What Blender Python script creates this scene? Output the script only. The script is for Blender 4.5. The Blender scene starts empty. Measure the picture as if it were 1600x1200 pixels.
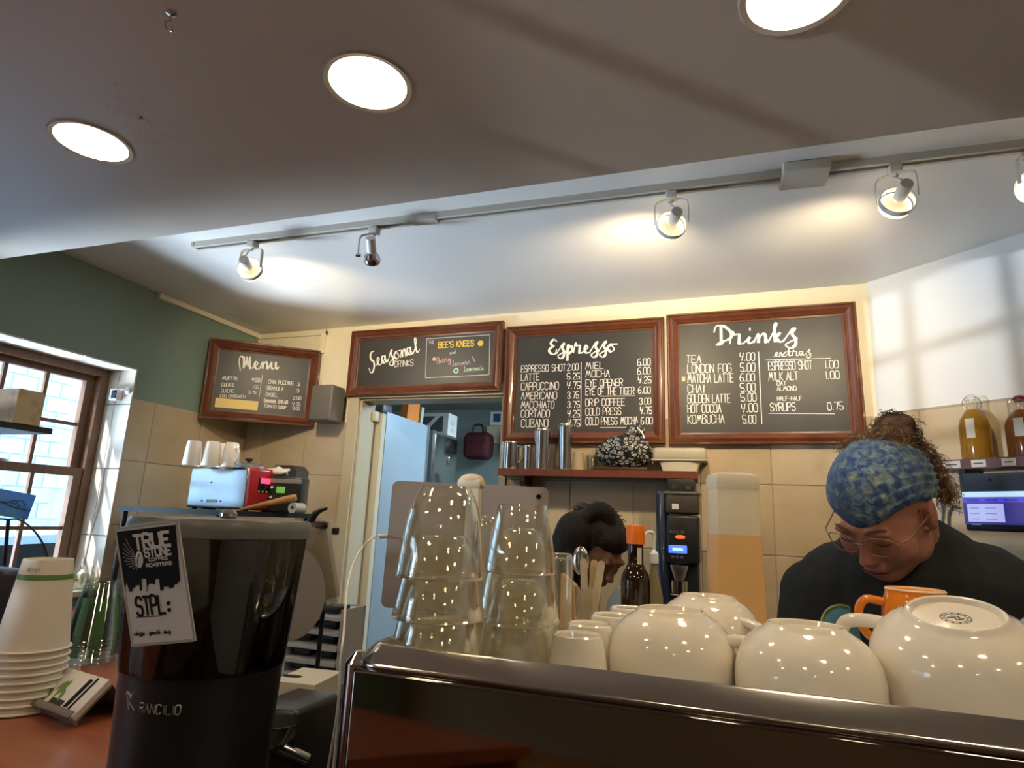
import bpy, bmesh, math, random
import numpy as np
from mathutils import Vector, Matrix, Euler
random.seed(7); np.random.seed(7)
SC = bpy.context.scene
COL = SC.collection
PI = math.pi

# ---------------------------------------------------------------- camera
FPX = 967.0
CAM = np.array([0.0, 0.0, 1.5])
RC = np.array([[0.94630276, 0.32044501, 0.04273275],
               [0.02942654, -0.21701632, 0.97572434],
               [0.3219397, -0.92207316, -0.21479273]])      # world -> camera
cam_data = bpy.data.cameras.new('camera')
cam_data.sensor_width = 36.0
cam_data.lens = FPX / 1600 * 36
cam_data.clip_start = 0.02
cam = bpy.data.objects.new('camera', cam_data)
COL.objects.link(cam)
M4 = Matrix([[*RC.T[i], CAM[i]] for i in range(3)] + [[0, 0, 0, 1]])
cam.matrix_world = M4
SC.camera = cam
SC.view_settings.view_transform = 'Standard'
SC.view_settings.look = 'None'
SC.view_settings.gamma = 1
SC.view_settings.use_curve_mapping = False
SC.view_settings.exposure = 0.22
SC.cycles.max_bounces = 20
SC.cycles.transmission_bounces = 20
SC.cycles.transparent_max_bounces = 24
SC.cycles.diffuse_bounces = 4
SC.cycles.glossy_bounces = 6
SC.cycles.sample_clamp_indirect = 6

# ---------------------------------------------------------------- world, sun
CAN_STRENGTH = 42.0
TRACK_W = 16.0
W = bpy.data.worlds.new('sky'); SC.world = W; W.use_nodes = True
nt = W.node_tree; bg = nt.nodes['Background']
tc = nt.nodes.new('ShaderNodeTexCoord'); no = nt.nodes.new('ShaderNodeTexNoise'); cr = nt.nodes.new('ShaderNodeValToRGB')
no.inputs['Scale'].default_value = 1.6; no.inputs['Detail'].default_value = 4
cr.color_ramp.elements[0].color = (0.50, 0.72, 1.0, 1); cr.color_ramp.elements[1].color = (0.78, 0.89, 1.0, 1)
nt.links.new(tc.outputs['Generated'], no.inputs['Vector']); nt.links.new(no.outputs['Fac'], cr.inputs['Fac'])
nt.links.new(cr.outputs['Color'], bg.inputs['Color']); bg.inputs['Strength'].default_value = 6.5

def ray(x, y):
    return RC.T @ np.array([(x - 800) / FPX, -(y - 600) / FPX, -1.0])
def onX(x, y, X): w = ray(x, y); return Vector(CAM + w * X / w[0])
def onY(x, y, Y): w = ray(x, y); return Vector(CAM + w * Y / w[1])
def onZ(x, y, Z): w = ray(x, y); return Vector(CAM + w * (Z - 1.5) / w[2])
def atD(x, y, d): return Vector(CAM + ray(x, y) * d)
def onP(x, y, p0, n):
    w = ray(x, y); n = np.array(n); return Vector(CAM + w * (n @ (np.array(p0) - CAM)) / (n @ w))

def light(name, kind, loc, target, energy, color, size=0.1, size_y=None, spot=None, blend=0.5):
    d = bpy.data.lights.new(name, kind); d.energy = energy; d.color = color
    if kind == 'AREA':
        d.shape = 'RECTANGLE' if size_y else 'DISK'; d.size = size
        if size_y: d.size_y = size_y
    elif kind == 'SUN': d.angle = size
    else: d.shadow_soft_size = size
    if kind == 'SPOT': d.spot_size = spot; d.spot_blend = blend
    o = bpy.data.objects.new(name, d); COL.objects.link(o); o.location = loc
    o.rotation_euler = (Vector(target) - Vector(loc)).to_track_quat('-Z', 'Y').to_euler()
    return o
light('sun', 'SUN', (-5, -4, 6), (-5 + .34, -4 + .62, 6 - .62), 6.0, (1.0, .95, .88), size=0.01)
# daylight reflected off the street through the muntined front window onto the angled wall
light('street_glint', 'SPOT', (.95 - .70 * 16, 2.70 - .70 * 16, 2.30 - .10 * 16), (0.95, 2.70, 2.30), 3600, (.80, .88, 1.0), size=0.06, spot=math.radians(6.2), blend=.25)
# added spot outside the side window, there only to brighten the back ceiling
light('ceiling_fill_spot', 'SPOT', (-4.35, 1.35, .78), (-1.45, 2.35, 2.57), 1250, (.74, .86, 1.0), size=0.40, spot=math.radians(44), blend=.8)
light('kitchen_tube_light', 'AREA', (-.85, 4.0, 2.42), (-1.3, 4.0, 0), 40, (.62, .82, 1.0), size=.9, size_y=.25)

# ---------------------------------------------------------------- materials
MATS = {}
def mat(name, color, rough=.5, metal=0.0, trans=0.0, ior=1.45, emit=None, estr=0.0, coat=0.0, alpha=None,
        noise=None, bump=None, spec=None, sss=None):
    if name in MATS: return MATS[name]
    m = bpy.data.materials.new(name); m.use_nodes = True; nt = m.node_tree; b = nt.nodes['Principled BSDF']
    b.inputs['Base Color'].default_value = (*color, 1); b.inputs['Roughness'].default_value = rough
    b.inputs['Metallic'].default_value = metal; b.inputs['Transmission Weight'].default_value = trans
    b.inputs['IOR'].default_value = ior; b.inputs['Coat Weight'].default_value = coat
    if coat: b.inputs['Coat Roughness'].default_value = .05
    if spec is not None: b.inputs['Specular IOR Level'].default_value = spec
    if sss: b.inputs['Subsurface Weight'].default_value = sss; b.inputs['Subsurface Radius'].default_value = (.02, .008, .004)
    if emit: b.inputs['Emission Color'].default_value = (*emit, 1); b.inputs['Emission Strength'].default_value = estr
    if noise or bump:
        tc = nt.nodes.new('ShaderNodeTexCoord'); mp = nt.nodes.new('ShaderNodeMapping')
        nt.links.new(tc.outputs['Object'], mp.inputs['Vector'])
    if noise:   # (scale, color2, stretch xyz, contrast lo, hi)
        sc, c2, st, lo, hi = noise
        mp.inputs['Scale'].default_value = st
        n = nt.nodes.new('ShaderNodeTexNoise'); n.inputs['Scale'].default_value = sc; n.inputs['Detail'].default_value = 6
        n.inputs['Roughness'].default_value = .6
        r = nt.nodes.new('ShaderNodeValToRGB'); r.color_ramp.elements[0].position = lo; r.color_ramp.elements[1].position = hi
        r.color_ramp.elements[0].color = (*color, 1); r.color_ramp.elements[1].color = (*c2, 1)
        nt.links.new(mp.outputs['Vector'], n.inputs['Vector']); nt.links.new(n.outputs['Fac'], r.inputs['Fac'])
        nt.links.new(r.outputs['Color'], b.inputs['Base Color'])
    if bump:    # (scale, strength)
        n2 = nt.nodes.new('ShaderNodeTexNoise'); n2.inputs['Scale'].default_value = bump[0]; n2.inputs['Detail'].default_value = 4
        bp = nt.nodes.new('ShaderNodeBump'); bp.inputs['Strength'].default_value = bump[1]; bp.inputs['Distance'].default_value = .004
        nt.links.new(tc.outputs['Object'], n2.inputs['Vector']); nt.links.new(n2.outputs['Fac'], bp.inputs['Height'])
        nt.links.new(bp.outputs['Normal'], b.inputs['Normal'])
    MATS[name] = m
    return m

def thin_glass(name, tint=(1, 1, 1), refl=.09):
    m = bpy.data.materials.new(name); m.use_nodes = True; nt = m.node_tree
    for n in list(nt.nodes):
        if n.type == 'BSDF_PRINCIPLED': nt.nodes.remove(n)
    out = [n for n in nt.nodes if n.type == 'OUTPUT_MATERIAL'][0]
    t = nt.nodes.new('ShaderNodeBsdfTransparent'); t.inputs['Color'].default_value = (*tint, 1)
    g = nt.nodes.new('ShaderNodeBsdfGlossy'); g.inputs['Roughness'].default_value = .02
    x = nt.nodes.new('ShaderNodeMixShader'); x.inputs['Fac'].default_value = refl
    nt.links.new(t.outputs[0], x.inputs[1]); nt.links.new(g.outputs[0], x.inputs[2]); nt.links.new(x.outputs[0], out.inputs[0])
    MATS[name] = m; return m

low_ceiling_paint = mat('low_ceiling_paint', (.72, .65, .56), .42, noise=(3, (.69, .62, .53), (1, 1, 1), .3, .7), bump=(60, .08))
ceiling_paint = mat('ceiling_paint', (.76, .74, .70), .30, bump=(14, .12))
green_paint = mat('green_paint', (.235, .315, .26), .45, noise=(2.5, (.215, .295, .24), (1, 1, 1), .3, .7), bump=(45, .1))
cream_paint = mat('cream_paint', (.86, .78, .58), .5, bump=(45, .1))
white_paint = mat('white_paint', (.74, .74, .72), .55, bump=(45, .1))
grout = mat('grout', (.36, .31, .23), .8)
tile_m = [mat('tile_%s' % k, c, .32, noise=(5, c2, (1, 1, 1.6), .3, .72), bump=(25, .06)) for k, c, c2 in
          (('sand', (.56, .45, .30), (.47, .36, .22)), ('honey', (.52, .41, .265), (.44, .335, .205)), ('stone', (.59, .485, .335), (.50, .39, .25)))]
jamb_tile = mat('jamb_tile', (.72, .66, .56), .3, noise=(5, (.62, .55, .45), (1, 1, 1), .3, .7))
trim_beige = mat('trim_beige', (.50, .44, .31), .5)
brown_frame = mat('brown_window_wood', (.20, .105, .055), .45, noise=(6, (.13, .065, .035), (1, 8, 1), .3, .7))
board_wood = mat('board_wood', (.165, .052, .021), .28, noise=(9, (.095, .028, .011), (1.5, 1.5, 1.5), .3, .7), coat=.4)
chalk_black = mat('chalkboard', (.038, .037, .034), .42, noise=(4, (.055, .052, .047), (1, 1, 1), .3, .75))
chalk_white = mat('chalk_white', (.90, .88, .82), .8, emit=None)
bar_wood = mat('bar_wood', (.33, .10, .05), .3, noise=(6, (.22, .06, .03), (1, 7, 1), .3, .7), coat=.2)
shelf_wood = mat('shelf_wood', (.16, .045, .02), .35, noise=(6, (.10, .028, .014), (7, 1, 1), .3, .7))
steel = mat('steel', (.62, .61, .58), .16, metal=1)
brushed = mat('brushed_steel', (.55, .56, .57), .33, metal=1)
mirror_dark = mat('dark_mirror_panel', (.24, .20, .16), .05, metal=1)
black_plastic = mat('black_plastic', (.012, .012, .012), .38)
black_satin = mat('black_satin', (.02, .02, .02), .3)
black_gloss = mat('black_gloss', (.008, .008, .01), .12)
white_plastic = mat('white_plastic', (.75, .73, .69), .35)
fixture_white = mat('fixture_white', (.62, .60, .55), .35)
porcelain = mat('porcelain', (.88, .81, .71), .12, coat=.6)
orange_glaze = mat('orange_glaze', (.90, .27, .02), .15, coat=.6)
def drink_glass(name, tint, k=.75, base=.05):
    m = bpy.data.materials.new(name); m.use_nodes = True; nt = m.node_tree; nt.nodes.remove(nt.nodes['Principled BSDF'])
    out = nt.nodes['Material Output']; N = nt.nodes.new; L = nt.links.new
    t = N('ShaderNodeBsdfTransparent'); t.inputs['Color'].default_value = (*tint, 1)
    g = N('ShaderNodeBsdfGlossy'); g.inputs['Roughness'].default_value = .04; g.inputs['Color'].default_value = (1, .97, .88, 1)
    lw = N('ShaderNodeLayerWeight'); lw.inputs['Blend'].default_value = .35
    mr = N('ShaderNodeMapRange'); mr.inputs['From Min'].default_value = 0; mr.inputs['From Max'].default_value = 1; mr.inputs['To Min'].default_value = base; mr.inputs['To Max'].default_value = k
    L(lw.outputs['Facing'], mr.inputs['Value'])
    tc = N('ShaderNodeTexCoord'); mp = N('ShaderNodeMapping'); mp.inputs['Scale'].default_value = (60, 60, 12); no = N('ShaderNodeTexNoise'); no.inputs['Scale'].default_value = 1
    bp = N('ShaderNodeBump'); bp.inputs['Strength'].default_value = .22; bp.inputs['Distance'].default_value = .003
    L(tc.outputs['Object'], mp.inputs['Vector']); L(mp.outputs['Vector'], no.inputs['Vector']); L(no.outputs['Fac'], bp.inputs['Height']); L(bp.outputs['Normal'], g.inputs['Normal'])
    x = N('ShaderNodeMixShader'); L(mr.outputs['Result'], x.inputs['Fac']); L(t.outputs[0], x.inputs[1]); L(g.outputs[0], x.inputs[2])
    d = N('ShaderNodeBsdfDiffuse'); d.inputs['Color'].default_value = (.95, .92, .78, 1); x2 = N('ShaderNodeMixShader'); x2.inputs['Fac'].default_value = .04
    L(x.outputs[0], x2.inputs[1]); L(d.outputs[0], x2.inputs[2]); L(x2.outputs[0], out.inputs[0]); return m
glass = drink_glass('clear_glass', (.985, .98, .955), .92, .05)
glass_rim = drink_glass('clear_glass_rim', (.97, .96, .90), .95, .40)
def lucent(name, c):
    m = bpy.data.materials.new(name); m.use_nodes = True; nt = m.node_tree; b = nt.nodes['Principled BSDF']; b.inputs['Base Color'].default_value = (*c, 1); b.inputs['Roughness'].default_value = .3
    t = nt.nodes.new('ShaderNodeBsdfTranslucent'); t.inputs['Color'].default_value = (*c, 1); x = nt.nodes.new('ShaderNodeMixShader'); x.inputs['Fac'].default_value = .22
    nt.links.new(b.outputs[0], x.inputs[1]); nt.links.new(t.outputs[0], x.inputs[2]); nt.links.new(x.outputs[0], nt.nodes['Material Output'].inputs[0]); MATS[name] = m; return m
pane_glass = thin_glass('window_glass', (.93, .97, 1.0), .05)
clear_plastic = thin_glass('clear_plastic', (.90, .90, .86), .12)

# ---------------------------------------------------------------- mesh helpers
def ortho(d):
    d = Vector(d).normalized(); a = Vector((0, 0, 1)) if abs(d.z) < .9 else Vector((1, 0, 0))
    u = d.cross(a).normalized(); return u, d.cross(u).normalized()
class MB:
    def __init__(s): s.v = []; s.f = []; s.m = []; s.mi = 0
    def add(s, vs, fs):
        b = len(s.v); s.v += [tuple(v) for v in vs]; s.f += [tuple(i + b for i in f) for f in fs]; s.m += [s.mi] * len(fs); return s
    def box(s, c, d, rot=None):
        c = Vector(c); vs = []
        for x in (-.5, .5):
            for y in (-.5, .5):
                for z in (-.5, .5):
                    p = Vector((x * d[0], y * d[1], z * d[2]))
                    if rot is not None: p = rot @ p
                    vs.append(c + p)
        return s.add(vs, [(0, 1, 3, 2), (4, 6, 7, 5), (0, 4, 5, 1), (2, 3, 7, 6), (0, 2, 6, 4), (1, 5, 7, 3)])
    def span(s, a, b): return s.box([(a[i] + b[i]) / 2 for i in range(3)], [abs(b[i] - a[i]) for i in range(3)])
    def prism(s, poly, depth):   # poly: list of 3D points in a plane, depth: vector
        n = len(poly); d = Vector(depth); vs = [Vector(p) for p in poly] + [Vector(p) + d for p in poly]
        fs = [tuple(range(n))[::-1], tuple(range(n, 2 * n))] + [(i, (i + 1) % n, n + (i + 1) % n, n + i) for i in range(n)]
        return s.add(vs, fs)
    def lathe(s, prof, seg=32, base=(0, 0, 0), axis=(0, 0, 1), facet=None):
        base = Vector(base); ax = Vector(axis).normalized(); u, w = ortho(ax)
        if abs(ax.z) > .999: u, w = Vector((1, 0, 0)), Vector((0, 1, 0)) * (1 if ax.z > 0 else -1)
        vs = []; fs = []; rings = []
        for r, z in prof:
            if r < 1e-6: vs.append(base + ax * z); rings.append([len(vs) - 1] * seg)
            else:
                ring = []
                for i in range(seg):
                    a = 2 * PI * i / seg; rr = r * (facet(a, z) if facet else 1)
                    vs.append(base + ax * z + u * (rr * math.cos(a)) + w * (rr * math.sin(a))); ring.append(len(vs) - 1)
                rings.append(ring)
        for a, b in zip(rings, rings[1:]):
            for i in range(seg):
                j = (i + 1) % seg; q = []
                for k in (a[i], a[j], b[j], b[i]):
                    if k not in q: q.append(k)
                if len(q) > 2: fs.append(tuple(q))
        return s.add(vs, fs)
    def cyl(s, a, b, r, r2=None, seg=20):
        a = Vector(a); b = Vector(b); L = (b - a).length; r2 = r if r2 is None else r2
        return s.lathe([(0, 0), (r, 0), (r2, L), (0, L)], seg, a, b - a)
    def tube(s, pts, r, seg=8, closed=False, cap=True):
        pts = [Vector(p) for p in pts]; n = len(pts); vs = []; fs = []; u = None
        rs = r if hasattr(r, '__len__') else [r] * n
        for i, p in enumerate(pts):
            t = (pts[(i + 1) % n] - pts[i - 1]) if closed else (pts[min(i + 1, n - 1)] - pts[max(i - 1, 0)])
            t.normalize()
            if u is None: u, w = ortho(t)
            else:
                u = (u - t * u.dot(t))
                if u.length < 1e-6: u = ortho(t)[0]
                u.normalize(); w = t.cross(u)
            for k in range(seg):
                a = 2 * PI * k / seg; vs.append(p + (u * math.cos(a) + w * math.sin(a)) * rs[i])
        for i in range(n if closed else n - 1):
            for k in range(seg):
                k2 = (k + 1) % seg; i2 = (i + 1) % n
                fs.append((i * seg + k, i * seg + k2, i2 * seg + k2, i2 * seg + k))
        if cap and not closed: fs += [tuple(range(seg))[::-1], tuple(range((n - 1) * seg, n * seg))]
        return s.add(vs, fs)
    def ribbon(s, pts, w, nrm=(0, 0, 1)):   # flat strip in a plane with round-ish ends
        pts = [Vector(p) for p in pts]; nrm = Vector(nrm); n = len(pts); vs = []; fs = []
        ws = w if hasattr(w, '__len__') else [w] * n
        for i, p in enumerate(pts):
            t = pts[min(i + 1, n - 1)] - pts[max(i - 1, 0)]
            if t.length < 1e-9: t = Vector((1, 0, 0))
            q = nrm.cross(t.normalized()) * ws[i] / 2; vs += [p - q, p + q]
        fs = [(2 * i, 2 * i + 2, 2 * i + 3, 2 * i + 1) for i in range(n - 1)]
        return s.add(vs, fs)
    def ball(s, c, r, rot=None, seg=16, rings=10):
        c = Vector(c); r = (r, r, r) if not hasattr(r, '__len__') else r; vs = []; fs = []
        for i in range(1, rings):
            th = PI * i / rings
            for k in range(seg):
                a = 2 * PI * k / seg; p = Vector((r[0] * math.sin(th) * math.cos(a), r[1] * math.sin(th) * math.sin(a), r[2] * math.cos(th)))
                if rot is not None: p = rot @ p
                vs.append(c + p)
        t = Vector((0, 0, r[2])); 
        if rot is not None: t = rot @ t
        vs += [c + t, c - t]; T = len(vs) - 2
        for i in range(rings - 2):
            for k in range(seg):
                k2 = (k + 1) % seg; fs.append((i * seg + k, (i + 1) * seg + k, (i + 1) * seg + k2, i * seg + k2))
        for k in range(seg):
            fs.append((T, k, (k + 1) % seg)); fs.append((T + 1, (rings - 2) * seg + (k + 1) % seg, (rings - 2) * seg + k))
        return s.add(vs, fs)
    def capsule(s, a, b, r, r2=None, seg=14):
        a = Vector(a); b = Vector(b); r2 = r if r2 is None else r2; L = (b - a).length; prof = []
        for i in range(5): t = PI / 2 * (1 - i / 4); prof.append((r * math.cos(t), -r * math.sin(t)))
        for i in range(5): t = PI / 2 * i / 4; prof.append((r2 * math.cos(t), L + r2 * math.sin(t)))
        prof[0] = (0, prof[0][1]); prof[-1] = (0, prof[-1][1])
        return s.lathe(prof, seg, a, b - a)
    def rbox(s, c, d, r=.01, seg=3, rot=None):
        bm = bmesh.new(); bmesh.ops.create_cube(bm, size=1)
        for v in bm.verts: v.co = Vector((v.co.x * d[0], v.co.y * d[1], v.co.z * d[2]))
        bmesh.ops.bevel(bm, geom=list(bm.edges), offset=r, segments=seg, profile=.5, affect='EDGES')
        bm.verts.index_update(); c = Vector(c)
        vs = [c + (rot @ v.co if rot is not None else v.co) for v in bm.verts]; fs = [tuple(v.index for v in f.verts) for f in bm.faces]
        bm.free(); return s.add(vs, fs)
    def mesh(s, name, mats, smooth=True, angle=35):
        me = bpy.data.meshes.new(name); me.from_pydata(s.v, [], s.f)
        for m in (mats if isinstance(mats, (list, tuple)) else [mats]): me.materials.append(m)
        me.polygons.foreach_set('material_index', s.m)
        bm = bmesh.new(); bm.from_mesh(me); bmesh.ops.recalc_face_normals(bm, faces=bm.faces); bm.to_mesh(me); bm.free()
        if smooth:
            me.polygons.foreach_set('use_smooth', [True] * len(me.polygons)); me.set_sharp_from_angle(angle=math.radians(angle))
        return me
    def build(s, name, mats, parent=None, label=None, smooth=True, angle=35, kind=None):
        o = bpy.data.objects.new(name, s.mesh(name, mats, smooth, angle)); COL.objects.link(o)
        if parent is not None: o.parent = parent
        if label: o['label'] = label
        if kind: o['kind'] = kind
        return o
def thing(name, label, cat, loc=(0, 0, 0), rot=None, group=None):
    o = bpy.data.objects.new(name, None); COL.objects.link(o); o.empty_display_size = .02
    o.location = loc
    if rot is not None: o.rotation_euler = rot if not isinstance(rot, (int, float)) else (0, 0, rot)
    o['label'] = label; o['category'] = cat
    if group: o['group'] = group
    return o
def tag(o, label, cat, group=None):
    o['label'] = label; o['category'] = cat
    if group: o['group'] = group
    return o
def struct(o): o['kind'] = 'structure'; return o
def dup(o, loc, label, rot=None, first=False):
    def cp(a, par):
        c = a.copy(); COL.objects.link(c)
        if par is not None: c.parent = par
        for ch in list(a.children): cp(ch, c)
        return c
    r = o if first else cp(o, None)
    r.location = loc
    if rot is not None: r.rotation_euler = rot
    r['label'] = label; return r
def shell(outer, t, closed_top=True):   # vessel profile: bottom at z0, open at rim; outer list (r,z) from bottom to rim
    inner = [(max(r - t, 0.0), z + (t if i == 0 else 0)) for i, (r, z) in enumerate(outer)]
    inner[0] = (max(outer[0][0] - t * .6, .001), outer[0][1] + t)
    return [(0, outer[0][1])] + outer + inner[::-1] + [(0, outer[0][1] + t)]
def smooth_path(pts, n=6, closed=False):
    P = [Vector(p) for p in pts]; out = []; N = len(P)
    for i in range(N if closed else N - 1):
        if closed: a, b, c, d = P[i - 1], P[i], P[(i + 1) % N], P[(i + 2) % N]
        else: a, b, c, d = P[max(i - 1, 0)], P[i], P[i + 1], P[min(i + 2, N - 1)]
        for k in range(n):
            t = k / n
            out.append(.5 * ((2 * b) + (c - a) * t + (2 * a - 5 * b + 4 * c - d) * t * t + (3 * b - a - 3 * c + d) * t ** 3))
    if not closed: out.append(P[-1])
    return out
# ================================================================= ROOM
XL, YB = -2.74, 3.0
XR, YF = 2.2, -2.5
ZLOW = 2.35
def zc(x): return 2.567 + .0143 * (x - XL)
DA = Vector((.629, 2.99, 0)); DD = Vector((.44, -.387, 0)).normalized()     # angled wall
DN = Vector((-DD.y, DD.x, 0)) * -1                                          # its normal, into the room
DN = Vector((-.387, -.44, 0)).normalized()
DB = DA + DD * ((XR - DA.x) / DD.x)
TW = 2.005                                                                   # top of the tiling

o = MB(); o.span((-4, -3, -.12), (3, 5.6, 0)); struct(o.build('floor', mat('floor_tile', (.10, .055, .04), .4, noise=(5, (.07, .04, .03), (1, 1, 1), .3, .7))))

# low ceiling with holes for the cans
CANS = [(-1.43, .93), (-.661, .93), (.133, .93), (.92, .93), (-1.43, -.75), (-.2, -.75), (1.0, -.75), (-1.0, .02), (.45, -.02), (1.5, .02), (.3, -1.7)]
o = MB(); o.span((XL - .1, YF - .1, ZLOW), (XR + .1, 1.384, ZLOW + .28))
lc = o.build('ceiling', low_ceiling_paint, smooth=False); struct(lc)
cut = MB()
for x, y in CANS: cut.cyl((x, y, ZLOW - .05), (x, y, ZLOW + .14), .0785, seg=40)
co = cut.build('cutter', low_ceiling_paint)
bm_ = lc.modifiers.new('holes', 'BOOLEAN'); bm_.object = co; bm_.operation = 'DIFFERENCE'; bm_.solver = 'EXACT'
dg = bpy.context.evaluated_depsgraph_get()
me = bpy.data.meshes.new_from_object(lc.evaluated_get(dg)); lc.modifiers.clear(); lc.data = me
bpy.data.objects.remove(co)
# back ceiling, slightly out of level
z0, z1 = zc(XL - .1), zc(XR + .1)
o = MB(); o.prism([(XL - .1, 1.384, z0), (XR + .1, 1.384, z1), (XR + .1, YB + .1, z1), (XL - .1, YB + .1, z0)], (0, 0, .12))
struct(o.build('ceiling', ceiling_paint, smooth=False))

# left wall (green above the tiling) with window opening
WY0, WY1, WZ0, WZ1 = 1.13, 2.212, 1.10, 2.150
o = MB()
for a, b in (((XL - .22, YF, 0), (XL, -1.85, 2.75)), ((XL - .22, -1.85, 0), (XL, -.15, .75)), ((XL - .22, -1.85, 2.0), (XL, -.15, 2.75)), ((XL - .22, -.15, 0), (XL, WY0, 2.75)), ((XL - .22, WY1, 0), (XL, YB + .12, 2.75)), ((XL - .22, WY0, 0), (XL, WY1, WZ0)), ((XL - .22, WY0, WZ1), (XL, WY1, 2.75))):
    o.span(a, b)
wl = struct(o.build('wall_left', green_paint, smooth=False))
# back wall with doorway
DX0, DX1, DZ = -1.955, -1.085, 2.14
o = MB()
for a, b in (((XL - .1, YB, 0), (DX0, YB + .12, 2.75)), ((DX1, YB, 0), (1.1, YB + .12, 2.75)), ((DX0, YB, DZ), (DX1, YB + .12, 2.75))): o.span(a, b)
wb = struct(o.build('wall_back', cream_paint, smooth=False))
# angled wall, right wall, front wall
o = MB(); o.prism([DA, DB, DB - DN * .12, DA - DN * .12], (0, 0, 2.75)); wa = struct(o.build('wall_right_angled', white_paint, smooth=False))
o = MB(); o.span((XR, YF, 0), (XR + .12, DB.y + .05, 2.75)); struct(o.build('wall_right', white_paint, smooth=False))
o = MB(); o.span((XL - .22, YF - .12, 0), (XR + .12, YF, 2.75)); struct(o.build('wall_front', mat('shop_wall_paint', (.30, .22, .15), .6), smooth=False))
# customer side: long wooden table and shelf that the machine's back panel mirrors
tbl = thing('console_table', 'long wooden table behind the viewer against the shop wall', 'table', (-.1, -1.9, 0))
m = MB(); m.span((-1.2, -.25, .92), (1.2, .25, .99)); m.build('table_top', mat('oak_table', (.42, .20, .08), .4, noise=(6, (.30, .13, .05), (1, 6, 6), .3, .7)), tbl, smooth=False)
for x in (-1.12, 1.12):
    for y in (-.2, .2): m = MB(); m.span((x - .03, y - .03, 0), (x + .03, y + .03, .92)); m.build('leg', MATS['oak_table'], tbl, smooth=False)

# tiles: one object each, children of their wall
def tile_run(parent, origin, ux, width, z_joints, x_joints, n, holes=()):
    """tiles in a vertical plane; origin at floor, ux along wall, n room-side normal"""
    xs = sorted(x_joints); k = 0
    for i in range(len(xs) - 1):
        for j in range(len(z_joints) - 1):
            a, b, c, d = xs[i], xs[i + 1], z_joints[j], z_joints[j + 1]
            if b - a < .02: continue
            g = .0022; th = .007 + .0012 * random.random()
            p = [origin + ux * (a + g) + Vector((0, 0, c + g)), origin + ux * (b - g) + Vector((0, 0, c + g)),
                 origin + ux * (b - g) + Vector((0, 0, d - g)), origin + ux * (a + g) + Vector((0, 0, d - g))]
            m = MB(); e = .002
            cen = sum(p, Vector()) / 4
            q = [v + (cen - v).normalized() * e * 1.4 + n * th for v in p]; r = [v + n * (th - .0015) for v in p]
            m.add(p + r + q, [(0, 1, 5, 4), (1, 2, 6, 5), (2, 3, 7, 6), (3, 0, 4, 7), (4, 5, 9, 8), (5, 6, 10, 9), (6, 7, 11, 10), (7, 4, 8, 11), (8, 9, 10, 11)])
            m.build('tile', random.choice(tile_m), parent, smooth=False)
ZJ = [TW - .3035 * k for k in range(6)][::-1]
# grout beds
o = MB(); o.span((XL, WY1 + .002, .45), (XL + .004, YB, TW - .001)); o.build('grout_bed', grout, wl, smooth=False)
tile_run(wl, Vector((XL, 0, 0)), Vector((0, 1, 0)), 0, ZJ, [WY1, 2.345, 2.65, 2.955, 3.0], Vector((1, 0, 0)))
o = MB(); o.span((XL, WY0 - .35, .45), (XL + .004, WY0 - .002, TW - .001)); o.build('grout_bed', grout, wl, smooth=False)
tile_run(wl, Vector((XL, 0, 0)), Vector((0, 1, 0)), 0, ZJ, [WY0 - .33, WY0], Vector((1, 0, 0)))
o = MB(); o.span((XL + .004, YB - .004, .45), (DX0 - .07, YB, TW - .001)); o.span((DX1 + .03, YB - .004, .45), (.629, YB, TW - .001)); o.build('grout_bed', grout, wb, smooth=False)
tile_run(wb, Vector((0, YB, 0)), Vector((1, 0, 0)), 0, ZJ, [XL + .01, -2.60, -2.30, DX0 - .07], Vector((0, -1, 0)))
tile_run(wb, Vector((0, YB, 0)), Vector((1, 0, 0)), 0, ZJ, [DX1 + .03, -.72, -.415, -.11, .195, .50, .625], Vector((0, -1, 0)))
o = MB(); o.prism([DA + DD * .0, DB, DB + DN * .004, DA + DN * .004], (0, 0, TW + .008)); o.build('grout_bed', grout, wa, smooth=False)
tile_run(wa, DA.copy(), DD, 0, ZJ, [.006, .17 , .475, .78, 1.085, 1.39, 1.69, 1.99], DN)

# window reveal tiles in the left wall
g = .003
o = MB(); o.span((XL - .19, WY1 - .001, WZ0), (XL + .0, WY1 + .002, WZ1)); o.build('grout_bed', grout, wl, smooth=False)
for (a, b) in ((WZ0, 1.348), (1.348, 1.66), (1.66, 1.972), (1.972, WZ1)):
    m = MB(); m.span((XL - .095, WY1 - .007, a + g), (XL + .008, WY1, b - g)); m.build('tile', jamb_tile, wl, smooth=False)
    m = MB(); m.span((XL - .19, WY1 - .007, a + g), (XL - .098, WY1, b - g)); m.build('tile', jamb_tile, wl, smooth=False)
for k in range(4):
    y0 = WY0 + k * (WY1 - WY0) / 4
    m = MB(); m.span((XL - .19, y0 + g, WZ1 - .007), (XL + .006, y0 + (WY1 - WY0) / 4 - g, WZ1)); m.build('tile', jamb_tile, wl, smooth=False)
m = MB(); m.span((XL - .19, WY0, WZ0), (XL + .006, WY0 + .007, WZ1)); m.build('tile', jamb_tile, wl, smooth=False)
m = MB(); m.span((XL - .21, WY0, WZ0 - .01), (XL + .03, WY1, WZ0 + .012)); struct(m.build('trim_1', jamb_tile, smooth=False))

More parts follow.
